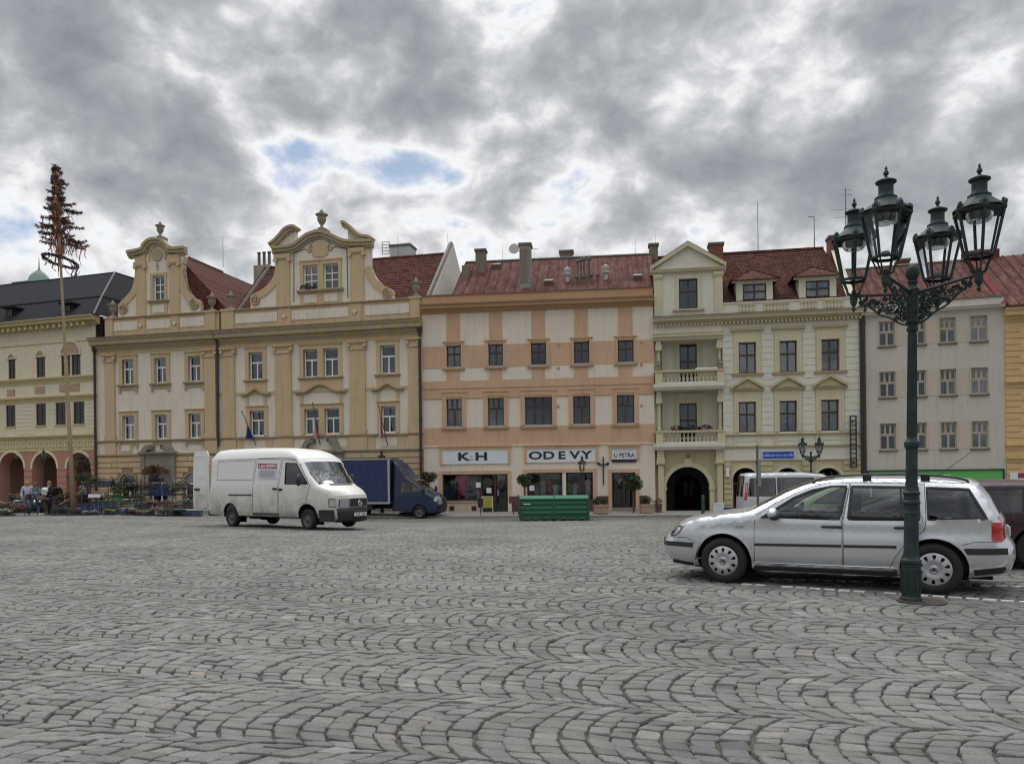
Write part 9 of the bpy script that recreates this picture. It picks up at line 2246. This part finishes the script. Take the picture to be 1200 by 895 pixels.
# big hanging basket in the right arch, reed mats and a bamboo bundle
plants(97, 40.2, 2.15, 1.1, .9, (.085, .05, .03), (.06, .09, .03), 'large russet and green hanging plant in front of the right arch', 77, 'hanging_plant', 9, False, 'plant'); plants(93, 39.8, 1.6, 1.3, .5, (.06, .085, .04), GR1, 'pale green hanging plant just below the russet one', 78, 'hanging_plant', 8, False, 'plant')
p = at(92, 588, 38.4); m = MB(); rnd = random.Random(9)
for k in range(16): m.tube([(-.75+rnd.uniform(-.05, .05), rnd.uniform(-.1, .1), -.25+rnd.uniform(0, .08)), (.55, rnd.uniform(-.1, .1), .5+rnd.uniform(-.06, .12))], .018, 4)
o = m.build('cane_bundle', mat('cane', (.22, .19, .08), .8, var=.3), None); o.location = (p.x-.2, p.y, p.z+.05); tag(o, 'slanting bundle of yellow canes beside the maypole foot', 'canes')

# ================================================================== PEOPLE
def skin_mesh(name, joints, edges, mtl, parent, sub=2, root=0):
 me = bpy.data.meshes.new(name); me.from_pydata([j[0] for j in joints], edges, []); o = bpy.data.objects.new(name, me); COL.objects.link(o)
 md = o.modifiers.new('skin', 'SKIN'); md.use_smooth_shade = True
 for i, j in enumerate(joints): r = j[1] if isinstance(j[1], tuple) else (j[1], j[1]); me.skin_vertices[0].data[i].radius = r
 me.skin_vertices[0].data[root].use_root = True
 s = o.modifiers.new('sub', 'SUBSURF'); s.levels = sub; s.render_levels = sub
 dg = bpy.context.evaluated_depsgraph_get(); ev = o.evaluated_get(dg); nm = bpy.data.meshes.new_from_object(ev); nm.name = name
 bpy.data.objects.remove(o); bpy.data.meshes.remove(me); nm.materials.clear(); nm.materials.append(mtl)
 for p_ in nm.polygons: p_.use_smooth = True
 return link(name, nm, parent)
SKIN = mat('skin', (.50, .30, .21), .6)
def person(px, D, face, H, J, cols, label, hair, extra=None, bag=False):
 """J: joint dict in units of a 1.7 m figure; face = heading in degrees (0 = looks along +x)"""
 p = at(px, 600, D); root = empty('person', (p.x, p.y, gz(p.x, p.y)), R(face), label, 'person'); root.scale = (H/1.7,)*3
 d = dict(pelvis=(0, 0, .93), waist=(0, 0, 1.06), chest=(0, 0, 1.28), neck=(0, 0, 1.44), head=(.02, 0, 1.55), top=(.01, 0, 1.66), hl=(0, .095, .90), hr=(0, -.095, .90), kl=(.03, .10, .49), kr=(.03, -.10, .49), al=(-.02, .10, .08), ar=(-.02, -.10, .08), tl=(.14, .11, .03), tr=(.14, -.11, .03),
             sl=(0, .185, 1.39), sr=(0, -.185, 1.39), el=(-.02, .25, 1.12), er=(-.02, -.25, 1.12), wl=(.12, .24, .90), wr=(.12, -.24, .90)); d.update(J); V = Vector
 hand = lambda w, e: V(w)+(V(w)-V(e)).normalized()*.085
 j = [(d['pelvis'], (.135, .10)), (d['waist'], (.115, .085)), (d['chest'], (.145, .10)), (d['neck'], .048), (d['head'], (.078, .09)), (d['top'], (.06, .07)), (d['hl'], .085), (d['kl'], .055), (d['al'], .038), (d['tl'], .032), (d['hr'], .085), (d['kr'], .055), (d['ar'], .038), (d['tr'], .032),
         (d['sl'], .055), (d['el'], .038), (d['wl'], .026), (d['sr'], .055), (d['er'], .038), (d['wr'], .026)]
 e = [(0, 1), (1, 2), (2, 3), (3, 4), (4, 5), (0, 6), (6, 7), (7, 8), (8, 9), (0, 10), (10, 11), (11, 12), (12, 13), (2, 14), (14, 15), (15, 16), (2, 17), (17, 18), (18, 19)]
 for wk, ek, wi in (('wl', 'el', 16), ('wr', 'er', 19)):
  w = V(d[wk]); dr_ = (w-V(d[ek])).normalized(); b = len(j); j.append((tuple(w+dr_*.045), (.030, .018))); e.append((wi, b)); sdv = dr_.cross(V((1, 0, .2))).normalized()
  for k, (o_, l) in enumerate(((-.024, .07), (-.008, .08), (.008, .078), (.024, .062))): c = len(j); j.append((tuple(w+dr_*(.06+l*.5)+sdv*o_), .0085)); j.append((tuple(w+dr_*(.05+l)+sdv*o_+V((.01, 0, 0))), .007)); e += [(b, c), (c, c+1)]
  c = len(j); j.append((tuple(w+dr_*.05+V((.035, 0, .01))), .009)); e.append((b, c))
 skin_mesh('body', j, e, SKIN, root, 2)
 def clothes(name, keys, ed, mt, grow): return skin_mesh(name, [(d[k], r) for k, r in keys], ed, mt, root, 2)
 clothes('trousers', [('pelvis', (.150, .118)), ('hl', .10), ('kl', .070), ('al', .058), ('hr', .10), ('kr', .070), ('ar', .058), ('waist', (.122, .095))], [(0, 1), (1, 2), (2, 3), (0, 4), (4, 5), (5, 6), (0, 7)], cols[1], 0)
 clothes('jacket', [('chest', (.172, .125)), ('waist', (.145, .112)), ('pelvis', (.165, .13)), ('neck', (.07, .07)), ('sl', .072), ('el', .056), ('wl', .042), ('sr', .072), ('er', .056), ('wr', .042)], [(0, 1), (1, 2), (0, 3), (0, 4), (4, 5), (5, 6), (0, 7), (7, 8), (8, 9)], cols[0], 0)
 for a, t in (('al', 'tl'), ('ar', 'tr')): skin_mesh('shoe', [((V(d[a])+V((-.03, 0, -.035)))[:], .045), ((V(d[a])*.4+V(d[t])*.6)[:], .043), (d[t], .036)], [(0, 1), (1, 2)], cols[2], root, 2)
 h = V(d['head']); m = MB(); m.blob((h.x-.025, h.y, h.z+.045), (.105, .10, .115), 14, 10)
 if hair[1]: m.blob((h.x-.06, h.y, h.z-.06), (.07, .095, .15), 12, 8); m.blob((h.x-.03, h.y+.07, h.z-.04), (.05, .035, .13), 8, 6); m.blob((h.x-.03, h.y-.07, h.z-.04), (.05, .035, .13), 8, 6)
 m.build('hair', mat('hair_%d' % int(hair[0][0]*100), hair[0], .7, var=.3, vscale=20), root, smooth=True)
 m = MB(); m.blob((h.x+.088, h.y, h.z+.0), (.018, .014, .022), 8, 6); m.build('nose', SKIN, root, smooth=True); m = MB()
 for s_ in (-1, 1): m.blob((h.x+.077, h.y+s_*.032, h.z+.025), (.008, .011, .007), 6, 4)
 m.build('eyes', M_BLACK, root); MB().blob((h.x+.080, h.y, h.z-.045), (.006, .024, .006), 6, 4).build('mouth', mat('lips', (.30, .10, .09), .6), root)
 m = MB()
 for s_ in (-1, 1): m.blob((h.x-.005, h.y+s_*.088, h.z+.0), (.018, .010, .028), 7, 5)
 m.build('ears', SKIN, root, smooth=True)
 if bag: m = MB(); m.box(-.12, .12, -.34, -.22, .80, 1.08); m.build('bag', M_BLACK, root); m = MB(); m.tube([(0, -.28, 1.06), (.05, -.20, 1.3), (.02, .1, 1.44)], .012, 4); m.build('strap', M_BLACK, root)
 return root
JEAN = mat('blue_jeans', (.075, .115, .17), .9, var=.2, vscale=9); JEAN2 = mat('pale_jeans', (.12, .17, .22), .9, var=.2, vscale=9); LBL = mat('pale_blue_top', (.38, .43, .52), .9, var=.15, vscale=9); DNM = mat('denim_jacket', (.17, .21, .29), .9, var=.3, vscale=12); BLK = mat('black_coat', (.018, .018, .022), .9); WHS = mat('white_shoe', (.72, .72, .70), .6); GRY = mat('grey_shirt', (.20, .21, .24), .9, var=.1)
person(32.3, 38.3, -60, 1.70, dict(el=(.06, .24, 1.13), wl=(.26, .16, 1.10), er=(.0, -.25, 1.12), wr=(.14, -.22, .93), kl=(.10, .10, .50), al=(.02, .10, .08), tl=(.17, .10, .03)), (LBL, JEAN2, WHS), 'fair-haired woman in pale blue top and jeans, left of the pair at the stall', ((.28, .19, .11), True))
person(40.0, 38.0, -25, 1.66, dict(waist=(.03, 0, 1.06), chest=(.06, 0, 1.27), neck=(.10, 0, 1.42), head=(.15, 0, 1.52), top=(.15, 0, 1.63), sl=(.06, .18, 1.37), sr=(.06, -.18, 1.37), el=(.18, .22, 1.14), wl=(.36, .12, 1.16), er=(.16, -.23, 1.12), wr=(.34, -.12, 1.14), kl=(.22, .10, .52), al=(.20, .10, .10), tl=(.35, .10, .04), kr=(-.06, -.10, .48), ar=(-.28, -.10, .10), tr=(-.13, -.10, .03)), (DNM, JEAN, WHS), 'woman with brown hair and denim jacket stepping forward, right of the pair', ((.10, .06, .04), True), bag=True)
c3 = person(58.0, 38.6, -110, 1.70, dict(el=(.06, .25, 1.14), wl=(.25, .10, 1.20), er=(.06, -.25, 1.14), wr=(.25, -.10, 1.18)), (BLK, BLK, BLK), 'person in a black coat holding a white bundle at the chest', ((.22, .13, .08), True))
m = MB(); m.blob((.24, 0, 1.24), (.12, .21, .15), 10, 7, .08); m.blob((.26, -.02, 1.08), (.10, .17, .12), 10, 6, .08); o = m.build('bundle', mat('white_bundle', (.68, .68, .66), .8, var=.12, vscale=9), None, smooth=True); o.location = c3.location; o.rotation_euler = c3.rotation_euler; tag(o, 'white bundle carried by the person in black', 'bundle')
person(98.5, 39.4, 100, 1.72, dict(chest=(.05, 0, 1.27), neck=(.09, 0, 1.41), head=(.14, 0, 1.50), top=(.15, 0, 1.60), el=(.12, .24, 1.12), wl=(.30, .18, .98), er=(.12, -.24, 1.12), wr=(.30, -.18, .98)), (GRY, BLK, BLK), 'stall keeper in a grey shirt seen from behind, right of the maypole', ((.05, .035, .03), False))
